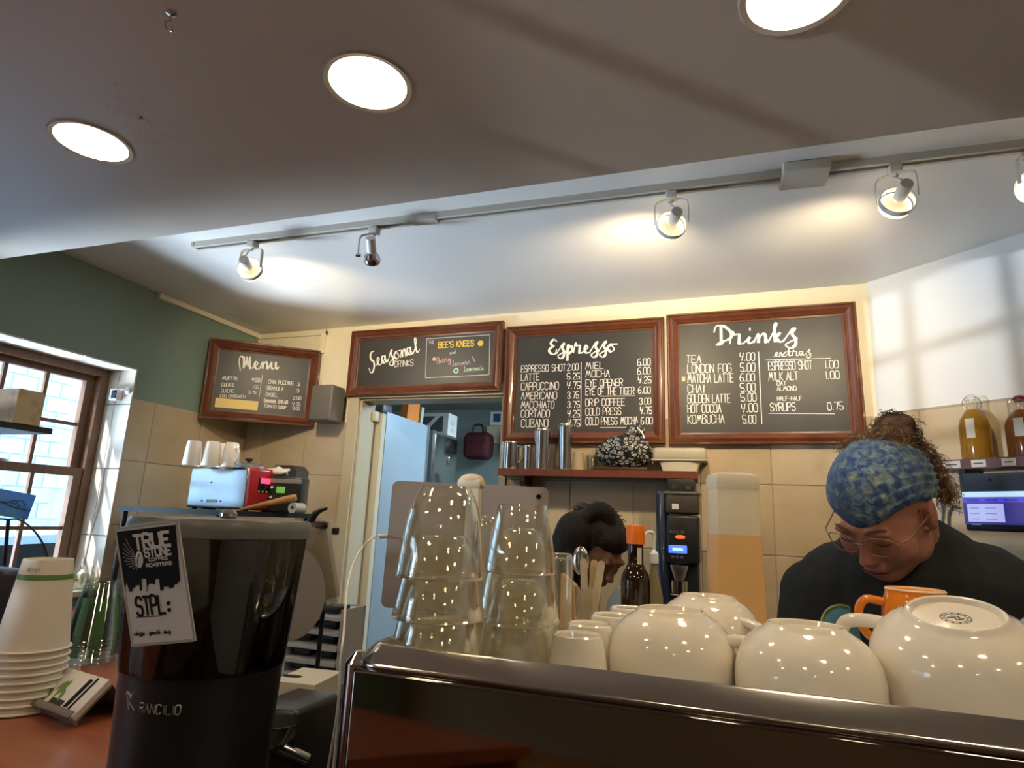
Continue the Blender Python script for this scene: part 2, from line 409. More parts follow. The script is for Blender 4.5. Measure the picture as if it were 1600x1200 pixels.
# double hung window
XW = XL - .19
win = thing('window_1', 'brown wooden double-hung window with muntins', 'window'); del win['label']; del win['category']; struct(win)
def bar(m, y0, y1, z0, z1, xa, xb): m.span((xa, y0, z0), (xb, y1, z1))
m = MB()
bar(m, WY0, WY1, WZ1 - .045, WZ1 - .007, XW - .05, XW + .03); bar(m, WY0, WY1, WZ0 + .012, WZ0 + .045, XW - .05, XW + .03)
bar(m, WY0 + .007, WY0 + .05, WZ0 + .045, WZ1 - .045, XW - .05, XW + .03); bar(m, WY1 - .05, WY1 - .007, WZ0 + .045, WZ1 - .045, XW - .05, XW + .03)
m.build('window_frame', brown_frame, win, smooth=False)
def sash(z0, z1, xo, rails, zm):
    ya, yb = WY0 + .05, WY1 - .05; m = MB(); xa, xb = xo - .015, xo + .015
    bar(m, ya, ya + .042, z0, z1, xa, xb); bar(m, yb - .042, yb, z0, z1, xa, xb)
    bar(m, ya + .042, yb - .042, z0, z0 + rails[0], xa, xb); bar(m, ya + .042, yb - .042, z1 - rails[1], z1, xa, xb)
    s = m.build('sash', brown_frame, win, smooth=False)
    gy0, gy1 = ya + .042, yb - .042; gz0, gz1 = z0 + rails[0], z1 - rails[1]; n = 5; w = (gy1 - gy0) / n
    for k in range(1, n):
        mm = MB(); mm.span((xo - .007, gy0 + k * w - .008, gz0), (xo + .009, gy0 + k * w + .008, gz1)); mm.build('muntin', brown_frame, s, smooth=False)
    mm = MB(); mm.span((xo - .006, gy0, zm - .008), (xo + .008, gy1, zm + .008)); mm.build('muntin', brown_frame, s, smooth=False)
    for k in range(n):
        for (a, b) in ((gz0, zm), (zm, gz1)):
            mm = MB(); mm.span((xo - .003, gy0 + k * w + .002, a + .002), (xo + .0, gy0 + (k + 1) * w - .002, b - .002)); mm.build('pane', pane_glass, s, smooth=False)
sash(1.62, WZ1 - .045, XW - .025, (.028, .03), 1.86)
sash(WZ0 + .045, 1.655, XW + .008, (.05, .04), 1.375)
m = MB(); m.rbox((XW + .012, 1.80, 1.662), (.03, .05, .012), .004); m.build('sash_lock', steel, win)

# street window in the left wall beside the camera (out of frame)
fw = thing('window_2', 'x', 'window'); del fw['label']; del fw['category']; struct(fw)
VY0, VY1, VZ0, VZ1 = -1.85, -.15, .75, 2.0
m = MB(); t = .05; xa, xb = XL - .13, XL - .06
m.span((xa, VY0, VZ0), (xb, VY0 + t, VZ1)); m.span((xa, VY1 - t, VZ0), (xb, VY1, VZ1)); m.span((xa, VY0 + t, VZ0), (xb, VY1 - t, VZ0 + t)); m.span((xa, VY0 + t, VZ1 - t), (xb, VY1 - t, VZ1))
m.build('window_frame', brown_frame, fw, smooth=False)
for k in range(1, 5):
    y = VY0 + k * (VY1 - VY0) / 5; m = MB(); m.span((xa + .02, y - .014, VZ0 + t), (xa + .045, y + .014, VZ1 - t)); m.build('muntin', brown_frame, fw, smooth=False)
for k in range(1, 5):
    z = VZ0 + k * (VZ1 - VZ0) / 5; m = MB(); m.span((xa + .021, VY0 + t, z - .014), (xa + .044, VY1 - t, z + .014)); m.build('muntin', brown_frame, fw, smooth=False)

# doorway trim, hung ceiling raceways
m = MB(); m.span((DX0 - .065, YB - .022, 0), (DX0, YB + .001, DZ + .055)); m.span((DX0, YB - .022, DZ), (DX1, YB + .001, DZ + .055)); m.span((DX1, YB - .022, 0), (DX1 + .03, YB + .001, DZ + .055))
m.span((DX0 - .004, YB, 0), (DX0 + .012, YB + .14, DZ + .004)); m.span((DX1 - .012, YB, 0), (DX1 + .004, YB + .14, DZ + .004))
m.span((DX0, YB, DZ - .01), (DX1, YB + .14, DZ + .004))
struct(m.build('trim_2', trim_beige, smooth=False))
m = MB(); a = onX(248, 464, XL + .012)
m.prism([(XL, a.y, zc(XL) - .002), (XL + .022, a.y, zc(XL) - .002), (XL + .022, a.y, zc(XL) - .030), (XL, a.y, zc(XL) - .030)], (0, YB - a.y, 0))
struct(m.build('trim_3', cream_paint, smooth=False))
xe = onY(512, 520, YB).x
m = MB(); m.span((XL + .022, YB - .018, zc(XL) - .034), (xe, YB, zc(XL) - .008)); m.span((xe - .03, YB - .022, 2.42), (xe, YB, zc(XL) + .0))
struct(m.build('trim_4', cream_paint, smooth=False))
# door frame return & back room shell
BY = 5.2
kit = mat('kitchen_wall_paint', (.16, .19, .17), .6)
m = MB(); m.span((-3.4, BY, 0), (1.0, BY + .1, 2.6)); m.span((-3.5, YB + .12, 0), (-3.4, BY, 2.6)); m.span((1.0, YB + .12, 0), (1.1, BY, 2.6))
struct(m.build('wall_kitchen', kit, smooth=False))
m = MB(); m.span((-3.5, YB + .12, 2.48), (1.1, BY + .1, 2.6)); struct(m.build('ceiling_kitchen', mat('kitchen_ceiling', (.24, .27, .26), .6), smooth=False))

# ================================================================= EXTERIOR
snow = mat('pale_street', (.30, .33, .36), .7)
m = MB(); m.span((-14, -14, -.3), (14, 14, -.13)); struct(m.build('ground', snow, smooth=False))
brick_w = mat('painted_brick', (.36, .52, .60), .8, noise=(3, (.48, .62, .68), (1, 1, 1), .3, .7))
bb = thing('neighbour_building', 'pale painted brick building outside the side window', 'building', (-6.6, 2.5, -.13))
m = MB(); m.span((-.3, -6, 0), (0, 6, 4.2)); m.build('wall', mat('brick_mortar', (.38, .50, .58), .9), bb, smooth=False)
bm_mesh = None; cnt = 0
m = MB(); m.span((0, -.105, -.032), (.012, .105, .032)); bm_mesh = m.mesh('brick', brick_w, smooth=False)
for r in range(16):
    for c in range(16):
        ob = bpy.data.objects.new('brick', bm_mesh); COL.objects.link(ob); ob.parent = bb
        ob.location = (0, -1.6 + c * .24 + (.12 if r % 2 else 0), 1.05 + r * .155); ob.scale = (1, 1.05, 2.2)
car = thing('parked_car', 'pale blue car parked outside the side window', 'car', (-5.15, 2.9, -.13))
carp = mat('car_paint', (.50, .66, .80), .2, coat=.5)
m = MB(); prof = [(-2.1, .35), (-2.1, .75), (-1.5, .92), (-.9, .98), (-.35, 1.38), (.7, 1.42), (1.35, 1.05), (1.95, .95), (2.1, .6), (2.05, .35)]
m.prism([(-.8, y, z) for y, z in prof], (1.6, 0, 0)); m.build('body', carp, car)
m = MB(); m.prism([(.8, y, z) for y, z in ((-.8, 1.0), (-.32, 1.33), (.65, 1.36), (1.2, 1.04))], (.01, 0, 0)); m.build('side_window', black_gloss, car)
for y in (-1.35, 1.35):
    m = MB(); m.lathe([(0, 0), (.2, .0), (.24, .03), (.33, .04), (.33, .2), (0, .2)], 28, (.86, y, .33), (-1, 0, 0)); m.build('wheel', black_plastic, car)
# ================================================================= CEILING LIGHTS
lamp_glow = mat('lamp_glow', (1, .9, .7), emit=(1.0, .80, .52), estr=CAN_STRENGTH)
can_white = mat('can_reflector', (.80, .76, .68), .25, metal=.3)
labs = ['round recessed ceiling light nearest the side window', 'round recessed ceiling light in the middle of the near row', 'round recessed ceiling light above the barista, cut by the frame',
        'round recessed ceiling light beyond the right frame edge', 'round recessed light behind the viewer on the window side', 'round recessed light behind the viewer in mid room', 'round recessed light behind the viewer on the far side',
        'round recessed light straight above the paper cups, out of frame', 'round recessed light straight above the machine, out of frame', 'round recessed light above the far end of the machine, out of frame', 'round recessed light above the long wooden table behind the viewer']
can = None
for i, (x, y) in enumerate(CANS):
    if can is None:
        can = thing('recessed_light', labs[0], 'ceiling light', (x, y, ZLOW), group='recessed ceiling lights')
        m = MB(); m.lathe([(.0775, 0), (.0775, -.002), (.088, -.004), (.0905, -.001), (.0905, .0)], 48); m.build('trim_ring', mat('can_trim', (.50, .46, .41), .5), can)
        m = MB(); m.lathe([(.0775, -.002), (.076, .04), (.066, .11), (.02, .128), (.0, .13)], 48); m.build('reflector', can_white, can)
        m = MB(); m.lathe([(0, .004), (.045, .005), (.070, .008), (.0745, .014), (.045, .08), (.018, .12), (.018, .128)], 36); m.build('bulb', lamp_glow, can)
        first = can
    else: dup(can, (x, y, ZLOW), labs[i])

# ceiling hook
h = thing('ceiling_hook', 'small wire hook screwed into the near ceiling', 'hook', onZ(268, 20, ZLOW))
m = MB(); m.lathe([(0, 0), (.009, 0), (.009, -.002), (.003, -.004), (0, -.004)], 16); m.cyl((0, 0, 0), (0, 0, -.02), .0015); m.build('shank', steel, h)
m = MB(); m.tube([(0, .008 * math.sin(a), -.028 - .008 * math.cos(a)) for a in np.linspace(-2.9, 2.4, 14)], .0016); m.build('loop', steel, h)

# track
TY = 1.83; tz = lambda x: zc(x)
TS = .038
def ty(x): return 1.843 + TS * (x + 2.09)
track = thing('light_track', 'long white ceiling track carrying the swivelling spotlights', 'track', (0, ty(0), 0), (0, 0, TS))
x0, x1 = -2.075, 1.9
trk = mat('track_white', (.60, .57, .50), .4)
slope = math.atan(.0143)
def tp(x, dy, dz): return (x, dy, tz(x) + dz)
m = MB()
for dy0, dy1, d0, d1 in ((-.020, -.008, -.024, 0), (.008, .020, -.024, 0), (-.008, .008, -.006, 0)):
    vs = [tp(x, dy, dz) for x in (x0, x1) for dy in (dy0, dy1) for dz in (d0, d1)]
    m.add(vs, [(0, 1, 3, 2), (4, 6, 7, 5), (0, 4, 5, 1), (2, 3, 7, 6), (0, 2, 6, 4), (1, 5, 7, 3)])
m.build('rail', trk, track, smooth=False, kind='stuff')
m = MB(); vs = [tp(x, dy, dz) for x in (x0 + .02, x1) for dy in (-.0075, .0075) for dz in (-.016, -.006)]
m.add(vs, [(0, 1, 3, 2), (4, 6, 7, 5), (0, 4, 5, 1), (2, 3, 7, 6), (0, 2, 6, 4), (1, 5, 7, 3)]); m.build('slot', mat('track_slot', (.03, .02, .02), .6), track, smooth=False)
m = MB(); m.rbox((x0, 0, tz(x0) - .012), (.02, .042, .026), .003); m.build('end_cap', trk, track)
pj = onZ(665, 345, tz(-.9) - .02).x; m = MB(); m.rbox((pj, 0, tz(pj) - .013), (.10, .044, .028), .003); m.build('joiner', trk, track)
pj = (onZ(1232, 262, tz(.3) - .02).x + onZ(1288, 255, tz(.3) - .02).x) / 2
m = MB(); m.rbox((pj, 0, tz(pj) - .018), (.135, .115, .034), .004); m.build('feed_box', trk, track)

bulb_back = mat('reflector_bulb_back', (.70, .66, .58), .25, metal=.2, emit=(1.0, .74, .40), estr=.55)
spot_glow = mat('spot_glow', (1, .9, .7), emit=(1.0, .82, .55), estr=10.0)
chrome_b = mat('chrome_bulb', (.55, .50, .55), .12, metal=1)
def track_head(x, aim, label, kind='par', scale=1.0, twist=0.0):
    """box adapter, U bracket, socket cylinder and reflector lamp looking along aim"""
    z = tz(x) - .024
    t = thing('track_spotlight', label, 'spotlight', (x, ty(x), z), group='spotlights on the track')
    m = MB(); m.rbox((0, 0, -.0145), (.034, .036, .026), .003); m.build('adapter', fixture_white, t)
    a = Vector(aim).normalized(); u = a.cross(Vector((0, 0, 1))).normalized()
    pivot = Vector((0, 0, -.115 * scale)); r = .047 * scale
    tw = Matrix.Rotation(twist, 3, 'Z')
    u2 = (tw @ Vector((1, 0, 0)))
    # bracket: flat strip bent in a U
    pts = [u2 * -r * 1.12 + Vector((0, 0, -.115 * scale)), u2 * -r * 1.12 + Vector((0, 0, -.05)), u2 * -r * .85 + Vector((0, 0, -.032)), Vector((0, 0, -.027)),
           u2 * r * .85 + Vector((0, 0, -.032)), u2 * r * 1.12 + Vector((0, 0, -.05)), u2 * r * 1.12 + Vector((0, 0, -.115 * scale))]
    if kind == 'small': pts = pts[:4]
    P = smooth_path(pts, 5); n = Vector((0, 1, 0)); n = tw @ n; m = MB(); vs = []
    for i, p in enumerate(P):
        tt = (P[min(i + 1, len(P) - 1)] - P[max(i - 1, 0)]).normalized(); q = tt.cross(n).normalized() * .0012
        vs += [p - n * .006 - q, p + n * .006 - q, p + n * .006 + q, p - n * .006 + q]
    fs = []
    for i in range(len(P) - 1):
        for k in range(4): fs.append((i * 4 + k, i * 4 + (k + 1) % 4, i * 4 + 4 + (k + 1) % 4, i * 4 + 4 + k))
    fs += [(0, 1, 2, 3), tuple(len(vs) - 4 + k for k in range(4))[::-1]]; m.add(vs, fs); m.build('bracket', fixture_white, t)
    back = pivot - a * .062 * scale
    sw = MB(); sw.lathe([(0, 0), (.0165, 0), (.018, .002), (.018, .058), (.016, .06), (0, .06)], 24, back - a * .012, a); sw.build('socket', fixture_white, t)
    m = MB(); m.tube(smooth_path([(0, 0, -.025), (.004, -.004, -.038), (-.006, -.012, -.045), tuple(back - a * .002 + Vector((0, 0, .012)))], 5), .0038, 8); m.build('cable', fixture_white, t)
    if kind == 'par':
        m = MB(); m.lathe([(r * .99, 0), (r * .99, .018), (r * 1.03, .018), (r * 1.03, 0), (r * .99, 0)], 36, pivot - a * .004, a); m.build('gimbal_ring', fixture_white, t)
        m = MB(); m.lathe([(0, .0), (.013, .0), (.016, .012), (r * .7, .036), (r * .95, .05)], 36, back + a * .042 * scale - a * .0, a)
        m.build('bulb', bulb_back, t)
        m = MB(); m.lathe([(0, 0), (r * .93, 0), (r * .93, .003), (0, .006)], 36, pivot + a * .020 * scale, a); m.build('lens', spot_glow, t)
    else:
        m = MB(); m.lathe([(0, 0), (.014, 0), (.028, .02), (.032, .038), (.028, .05), (.012, .058), (0, .06)], 28, back + a * .042, a); m.build('bulb', chrome_b, t)
        m = MB(); m.cyl(u2 * -r * 1.3 + pivot, u2 * -r * .9 + pivot, .006); m.build('thumb_screw', chrome_b, t)
    return Vector((x, ty(x), z)) + pivot + a * .03, a
hx = [onZ(q, w, tz(-1) - .03).x for q, w in ((402, 380), (587, 358), (1047, 296), (1408, 252), (1590, 232))]
heads = []
heads.append(track_head(hx[0], (-.42, 1, -.12), 'white spotlight with glowing rim at the left end of the track'))
track_head(hx[1], (-.30, .75, -.65), 'small white spotlight with unlit silver bulb, second from the left', kind='small', twist=.3)
heads.append(track_head(hx[2], (-.32, 1, -.10), 'white spotlight with glowing rim above the espresso board'))
heads.append(track_head(hx[3], (-.12, 1, -.22), 'white spotlight right of the feed box, aimed left', twist=-.35))
heads.append(track_head(hx[4] + .06, (-.35, -.75, -.45), 'glaring spotlight at the right end of the frame, aimed at the viewer', twist=.5))
tgts = [(-.9, 3.0, 1.9), (-1.0, 3.0, 2.3), (-.15, 3.0, 1.9), None]
for (p, a), tg, e in zip(heads, [(-1.95, 2.95, 2.1), (-.65, 2.95, 2.15), (.15, 2.95, 2.1), None], (30, 36, 34, 0)):
    if tg: light('track_spot_beam', 'SPOT', p + a * .02, tg, e, (1.0, .80, .52), size=.035, spot=math.radians(125), blend=1.0)
# ================================================================= MENU BOARDS
STROKES = {
'A': '00-26-40|13-33', 'B': '00-06-36-45-34-03|33-42-41-30-00', 'C': '45-36-16-05-01-10-30-41', 'D': '00-06-26-45-41-20-00', 'E': '46-06-00-40|03-33', 'F': '00-06-46|03-33',
'G': '45-36-16-05-01-10-30-41-43-23', 'H': '00-06|40-46|03-43', 'I': '20-26', 'J': '36-31-20-10-01', 'K': '00-06|46-03-40', 'L': '06-00-40', 'M': '00-16-22-36-40', 'N': '00-06-40-46',
'O': '16-05-01-10-30-41-45-36-16', 'P': '00-06-36-45-44-33-03', 'Q': '16-05-01-10-30-41-45-36-16|22-40', 'R': '00-06-36-45-44-33-03|23-40', 'S': '45-36-16-05-04-13-33-42-41-30-10-01',
'T': '06-46|26-20', 'U': '06-01-10-30-41-46', 'V': '06-20-46', 'W': '06-10-24-30-46', 'X': '00-46|06-40', 'Y': '06-23-46|23-20', 'Z': '06-46-00-40',
'0': '16-05-01-10-30-41-45-36-16', '1': '20-26', '2': '05-16-36-45-44-00-40', '3': '05-16-36-45-44-33-23|33-42-41-30-10-01', '4': '06-03-43|46-20', '5': '46-06-03-33-42-41-30-10-01',
'6': '46-26-04-01-10-30-41-42-33-13-02', '7': '06-46-20', '8': '13-04-05-16-36-45-44-33-13-02-01-10-30-41-42-33', '9': '40-45-36-16-05-04-13-33-44', '.': '10-20', '-': '13-33', "'": '26-24', '+': '13-33|24-22', ' ': ''}
SCRIPT = {   # x 0-9, y 0-9; baseline 3, x-height 6; smoothed
'e': '03-24-45-36-25-24-33-53-64', 's': '03-25-47-57-46-45-54-52-31-12-33-64', 'p': '03-36-26-20|24-46-55-54-33-23-64', 'r': '03-17-26-46-44-43-53-63', 'o': '04-36-15-14-33-54-45-36-56-76',
'i': '03-35-24-33-54|37-38', 'n': '03-26-23|24-46-55-53-64', 'k': '03-37-49-38-33|35-56-45-35-53-74', 'a': '03-45-26-15-14-33-45-46-44-53-64', 'l': '03-47-49-38-34-43-64', 'm': '03-26-23-36-46-43-56-66-63-74',
'u': '03-26-24-33-54-56-54-63-74', 'x': '03-16-33-63|66-23', 't': '03-36-39-34-43-64|16-56', 'd': '55-26-15-14-33-54-59-54-63-74', 'b': '03-37-49-38-33-54-56-35', 'y': '03-26-24-34-56-50-30-11-64',
'v': '03-26-33-56-66', 'c': '45-36-15-14-33-53', 'h': '03-37-49-38-33-46-55-53-64', 'w': '06-13-35-43-66', 'D': '39-33|07-19-49-77-75-44-23-13-34', 'E': '78-59-38-37-56-46-25-24-43-63-75', 'S': '79-59-38-36-55-53-31-11-03', 'M': '12-06-18-37-33|38-44-58|58-64-78-73-84',
'B': '03-09-39-57-36-06|36-55-53-33-03', 'L': '38-49-38-33-13-43-73', ' ': '', '.': '33-43'}
def parse(s): return [[(int(p[0]), int(p[1])) for p in st.split('-')] for st in s.split('|') if st]
def jit(): return random.uniform(-.09, .09)
class Board:
    def __init__(s, name, label, tl, tr, bl, border=.058, thick=.035, panel=chalk_black, frame=True):
        tl, tr, bl = Vector(tl), Vector(tr), Vector(bl)
        ux = (tr - tl).normalized(); n = ux.cross(tl - bl).normalized(); uz = n.cross(ux) * -1
        uz = (tl - bl) - ux * (tl - bl).dot(ux); s.h = uz.length; uz.normalize(); s.w = (tr - tl).length
        nn = ux.cross(uz)     # toward the wall? room side is -nn
        s.o = tl - uz * s.h; s.ux, s.uz, s.n = ux, uz, -(uz.cross(ux))   # n points to room
        s.n = ux.cross(uz)
        if s.n.dot(Vector(CAM) - s.o) < 0: s.n = -s.n
        s.e = thing(name, label, 'menu board')
        yv = -s.n
        s.e.matrix_world = Matrix([[ux[i], yv[i], uz[i], s.o[i]] for i in range(3)] + [[0, 0, 0, 1]])
        s.thick = thick; W_, H_ = s.w, s.h
        if frame:
            # moulded frame profile: (inset from the outer edge, height toward room), local room side is -Y
            pr = [(0, -thick), (0, -.006), (.004, 0), (.010, 0), (.013, -.006), (.018, -.004), (.028, .002), (.036, -.006), (border * .80, -.011), (border * .86, -.018), (border, -.020), (border, -thick)]
            corners = [(0, 0), (W_, 0), (W_, H_), (0, H_)]; dirs = [(1, 1), (-1, 1), (-1, -1), (1, -1)]
            names = ['frame_rail'] * 4
            for k in range(4):
                k2 = (k + 1) % 4; m = MB(); vs = []
                for cc, dd in ((corners[k], dirs[k]), (corners[k2], dirs[k2])):
                    vs += [(cc[0] + dd[0] * a, -b - 0.0, cc[1] + dd[1] * a) for a, b in pr]
                n = len(pr); fs = [(i, (i + 1) % n, n + (i + 1) % n, n + i) for i in range(n)] + [tuple(range(n)), tuple(range(n, 2 * n))[::-1]]
                m.add(vs, fs); m.build('frame_rail', board_wood, s.e, angle=25)
        m = MB(); m.span((border * .9, .024, border * .9), (W_ - border * .9, .030, H_ - border * .9)); m.build('chalkboard_panel', panel, s.e, smooth=False)
        s.yp = .0235
    def loc(s, x, y):      # photo pixel -> board plane (x, z)
        p0 = s.o - s.n * s.yp; p = onP(x, y, p0, s.n) - s.o
        return p.dot(s.ux), p.dot(s.uz)
    def text(s, crop, items, name='chalk_lettering', m_=None, lw=.0032, y=None):
        ox, oy, sc = crop; m = MB(); yy = s.yp if y is None else y
        for it in items:
            txt, x0, y0, x1, y1, h = it[:6]; font = it[6] if len(it) > 6 else 'caps'; k = it[7] if len(it) > 7 else 1
            a = Vector(s.loc(ox + x0 / sc, oy + y0 / sc)); b = Vector(s.loc(ox + x1 / sc, oy + y1 / sc)); c = Vector(s.loc(ox + x0 / sc, oy + (y0 - h) / sc))
            d = b - a; L = d.length; d.normalize(); up = Vector((-d.y, d.x)); H = (c - a).dot(up)
            if font == 'line': m.ribbon([(a.x, yy, a.y), (b.x, yy, b.y)], lw * k, (0, 1, 0)); continue
            tb = STROKES if font == 'caps' else SCRIPT
            if font == 'caps':
                ws = [{'I': 1.6, '1': 1.6, '.': 1.4, ' ': 2.6, "'": 1.2, 'M': 5.6, 'W': 5.6}.get(ch, 4.0) + 1.25 for ch in txt]; tot = sum(ws) - 1.25
            else:
                ws = [{'i': 4.3, 'l': 4.6, ' ': 4, 'D': 6.5, 'M': 8.2, 'E': 7, 'm': 7, '.': 4, 'e': 5.2, 's': 5.6, 'r': 5.6, 'n': 5.8, 'a': 5.8, 'S': 6.5}.get(ch, 6) for ch in txt]; tot = sum(ws)
            px = 0.0; e = L / tot
            for ch, wd in zip(txt, ws):
                for st in parse(tb.get(ch, '')):
                    if font == 'caps':
                        off = {'I': -.2 * 4, '1': -.8, '.': -.4, "'": -1.2}.get(ch, 0); fx = 5.6 / 4 if ch in 'MW' else 1
                        P = [((px + off + (q[0] + jit()) * fx) * e, (q[1] + jit()) / 6 * H) for q in st]
                        if ch == '.': P = [((px + .45) * e, 0), ((px + .45) * e, H * .07)]
                        ww = lw * k
                        curved = ch in 'CDGJOPQRSUB0235689'
                        PP = [(p[0], p[1]) for p in (smooth_path([(p[0], 0, p[1]) for p in P], 3) if False else P)]
                        pts = smooth_path([Vector((p[0], 0, p[1])) for p in P], 3) if curved and len(P) > 3 else [Vector((p[0], 0, p[1])) for p in P]
                        W2 = [ww] * len(pts)
                    else:
                        pts = smooth_path([Vector(((px + q[0]) * e, 0, (q[1] - 3) / 6 * H)) for q in st], 5)
                        W2 = []
                        for i in range(len(pts)):
                            t = pts[min(i + 1, len(pts) - 1)] - pts[max(i - 1, 0)]
                            W2.append(lw * k * (1.55 if t.z < -abs(t.x) * .4 else .8))
                    Q = [(a.x + p.x * d.x + p.z * up.x, yy - random.random() * .0002, a.y + p.x * d.y + p.z * up.y) for p in pts]
                    # segments drawn separately so sharp corners stay full width
                    if font == 'caps' and len(Q) < 9 or font == 'caps':
                        for q0, q1 in zip(Q, Q[1:]):
                            v0, v1 = Vector(q0), Vector(q1); t = (v1 - v0)
                            if t.length < 1e-7: continue
                            t = t.normalized() * W2[0] * .35; m.ribbon([v0 - t, v1 + t], W2[0], (0, 1, 0))
                    else: m.ribbon(Q, W2, (0, 1, 0))
                px += wd
        return m.build(name, m_ or chalk_white, s.e, smooth=False, kind='stuff')
c6 = (780, 470, 5.218); c7 = (1040, 460, 4.8); c5 = (530, 490, 5.0); c4 = (220, 500, 3.75)
BYF = 2.955
B = Board('menu_board', 'brown framed chalkboard headed Drinks, largest and rightmost on the back wall', onY(1041, 491, BYF), onY(1337, 470, BYF), onY(1041, 691, BYF) - Vector((0, 0, .012)))
B.text(c7, [('Drinks', 365, 378, 985, 352, 138, 'script', 2.7)], 'chalk_heading')
B.text(c7, [('extras', 812, 466, 1090, 455, 62, 'script', 1.1)], 'chalk_subheading')
B.text(c7, [('TEA', 155, 514, 265, 514, 58), ('4.00', 558, 496, 668, 496, 58), ('LONDON FOG', 165, 590, 492, 584, 62), ('5.00', 562, 578, 670, 578, 62), ('MATCHA LATTE', 165, 662, 508, 658, 62), ('6.00', 560, 652, 668, 650, 56),
    ('CHAI', 166, 738, 290, 738, 60), ('5.00', 564, 730, 674, 726, 60), ('GOLDEN LATTE', 166, 814, 486, 810, 62), ('5.00', 566, 802, 680, 800, 60), ('HOT COCOA', 166, 888, 416, 884, 60), ('4.00', 572, 884, 690, 880, 62),
    ('KOMBUCHA', 168, 968, 440, 964, 62), ('5.00', 580, 966, 678, 966, 60), ('ESPRESSO SHOT', 772, 568, 1098, 560, 62), ('1.00', 1195, 554, 1296, 550, 56), ('MILK ALT', 774, 646, 992, 640, 60), ('1.00', 1200, 634, 1304, 630, 56),
    ('OAT', 836, 684, 904, 682, 30, 'caps', .75), ('ALMOND', 836, 722, 980, 720, 32, 'caps', .75), ('HALF-HALF', 838, 796, 1022, 794, 30, 'caps', .75), ('SYRUPS', 788, 876, 974, 872, 60), ('0.75', 1218, 868, 1334, 862, 56),
    ('', 697, 430, 722, 972, 1, 'line', 1.2), ('', 750, 492, 1240, 478, 1, 'line', .9), ('', 772, 892, 1270, 896, 1, 'line', .9)])
sx, sz = B.loc(1040 + 134 / 4.8, 460 + 636 / 4.8); m = MB(); m.span((sx - .008, .0215, sz - .012), (sx + .008, .0235, sz + .012)); m.build('paper_sticker', mat('yellow_sticker', (.72, .62, .30), .6), B.e, 'small yellow sticker', smooth=False)
B = Board('menu_board', 'brown framed chalkboard headed Espresso, in the middle of the back wall', onY(791, 510, BYF), onY(1037, 494, BYF), onY(789, 693, BYF))
B.text(c6, [('Espresso', 385, 436, 950, 414, 118, 'script', 2.6)], 'chalk_heading')
L6 = [('ESPRESSO SHOT', 178, 582, 540, 570, 52), ('2.00', 556, 568, 644, 564, 52), ('LATTE', 178, 652, 325, 646, 54), ('5.25', 554, 640, 655, 638, 48), ('CAPPUCCINO', 178, 728, 482, 722, 58), ('4.75', 554, 716, 658, 716, 54),
    ('AMERICANO', 180, 802, 468, 800, 56), ('3.75', 556, 796, 648, 794, 52), ('MACCHIATO', 178, 876, 446, 876, 56), ('3.75', 556, 872, 655, 870, 50), ('CORTADO', 178, 948, 408, 948, 56), ('4.25', 558, 948, 655, 948, 54),
    ('CUBANO', 180, 1030, 396, 1028, 62), ('4.75', 558, 1020, 655, 1024, 54), ('MIEL', 705, 556, 850, 552, 52), ('6.00', 1128, 528, 1232, 524, 54), ('MOCHA', 705, 624, 900, 618, 54), ('6.00', 1128, 600, 1232, 596, 54),
    ('EYE OPENER', 705, 698, 1005, 692, 54), ('4.25', 1134, 672, 1238, 670, 52), ('EYE OF THE TIGER', 705, 768, 1100, 762, 56), ('6.00', 1134, 754, 1232, 754, 52), ('DRIP COFFEE', 705, 858, 1022, 852, 56), ('3.00', 1144, 844, 1236, 842, 50),
    ('COLD PRESS', 705, 934, 992, 928, 58), ('4.75', 1150, 922, 1244, 922, 56), ('COLD PRESS MOCHA', 706, 1012, 1130, 1006, 58), ('6.00', 1156, 1006, 1250, 1004, 54),
    ('', 668, 500, 665, 1028, 1, 'line', 1.1), ('', 822, 778, 1108, 774, 1, 'line', .8), ('', 820, 1034, 1060, 1032, 1, 'line', .8)]
B.text(c6, L6)
B = Board('menu_board', 'wide brown framed chalkboard of seasonal drinks above the doorway', onY(549, 517, BYF), onY(786, 500, BYF), onY(544, 619, BYF))
B.text(c5, [('Seasonal', 232, 425, 620, 300, 118, 'script', 2.1)], 'chalk_heading')
B.text(c5, [('DRINKS', 434, 418, 578, 406, 46, 'caps', 1.0), ('', 684, 197, 1178, 165, 1, 'line', .8), ('', 1178, 165, 1170, 478, 1, 'line', .8), ('', 1170, 478, 674, 502, 1, 'line', .8), ('', 674, 502, 684, 197, 1, 'line', .8), ('THE', 700, 238, 740, 234, 24, 'caps', .5)])
B.text(c5, [("BEE'S KNEES", 775, 268, 1050, 252, 44, 'caps', 1.7)], 'chalk_lettering', mat('chalk_yellow', (.78, .55, .10), .8))
px_, pz_ = B.loc(530 + 1104 / 5, 490 + 232 / 5); m = MB(); m.cyl((px_, .0236, pz_), (px_, .0228, pz_), .018, seg=6); m.build('chalk_honeycomb', MATS['chalk_yellow'], B.e)
B.text(c5, [('and', 862, 318, 912, 312, 30, 'script', .5), ('Lavender', 880, 408, 1025, 395, 40, 'script', .55), ('', 1040, 335, 1060, 375, 1, 'line', 1.4)], 'chalk_lettering', mat('chalk_lilac', (.55, .52, .60), .8))
B.text(c5, [('Berry', 765, 390, 870, 372, 45, 'script', .7)], 'chalk_lettering', mat('chalk_pink', (.75, .42, .42), .8))
px_, pz_ = B.loc(530 + 742 / 5, 490 + 356 / 5); m = MB(); m.cyl((px_, .0236, pz_), (px_, .0228, pz_), .011, seg=10); m.build('chalk_berry', MATS['chalk_pink'], B.e)
B.text(c5, [('Lemonade', 968, 452, 1130, 440, 40, 'script', .8)], 'chalk_lettering', mat('chalk_mint', (.48, .68, .56), .8))
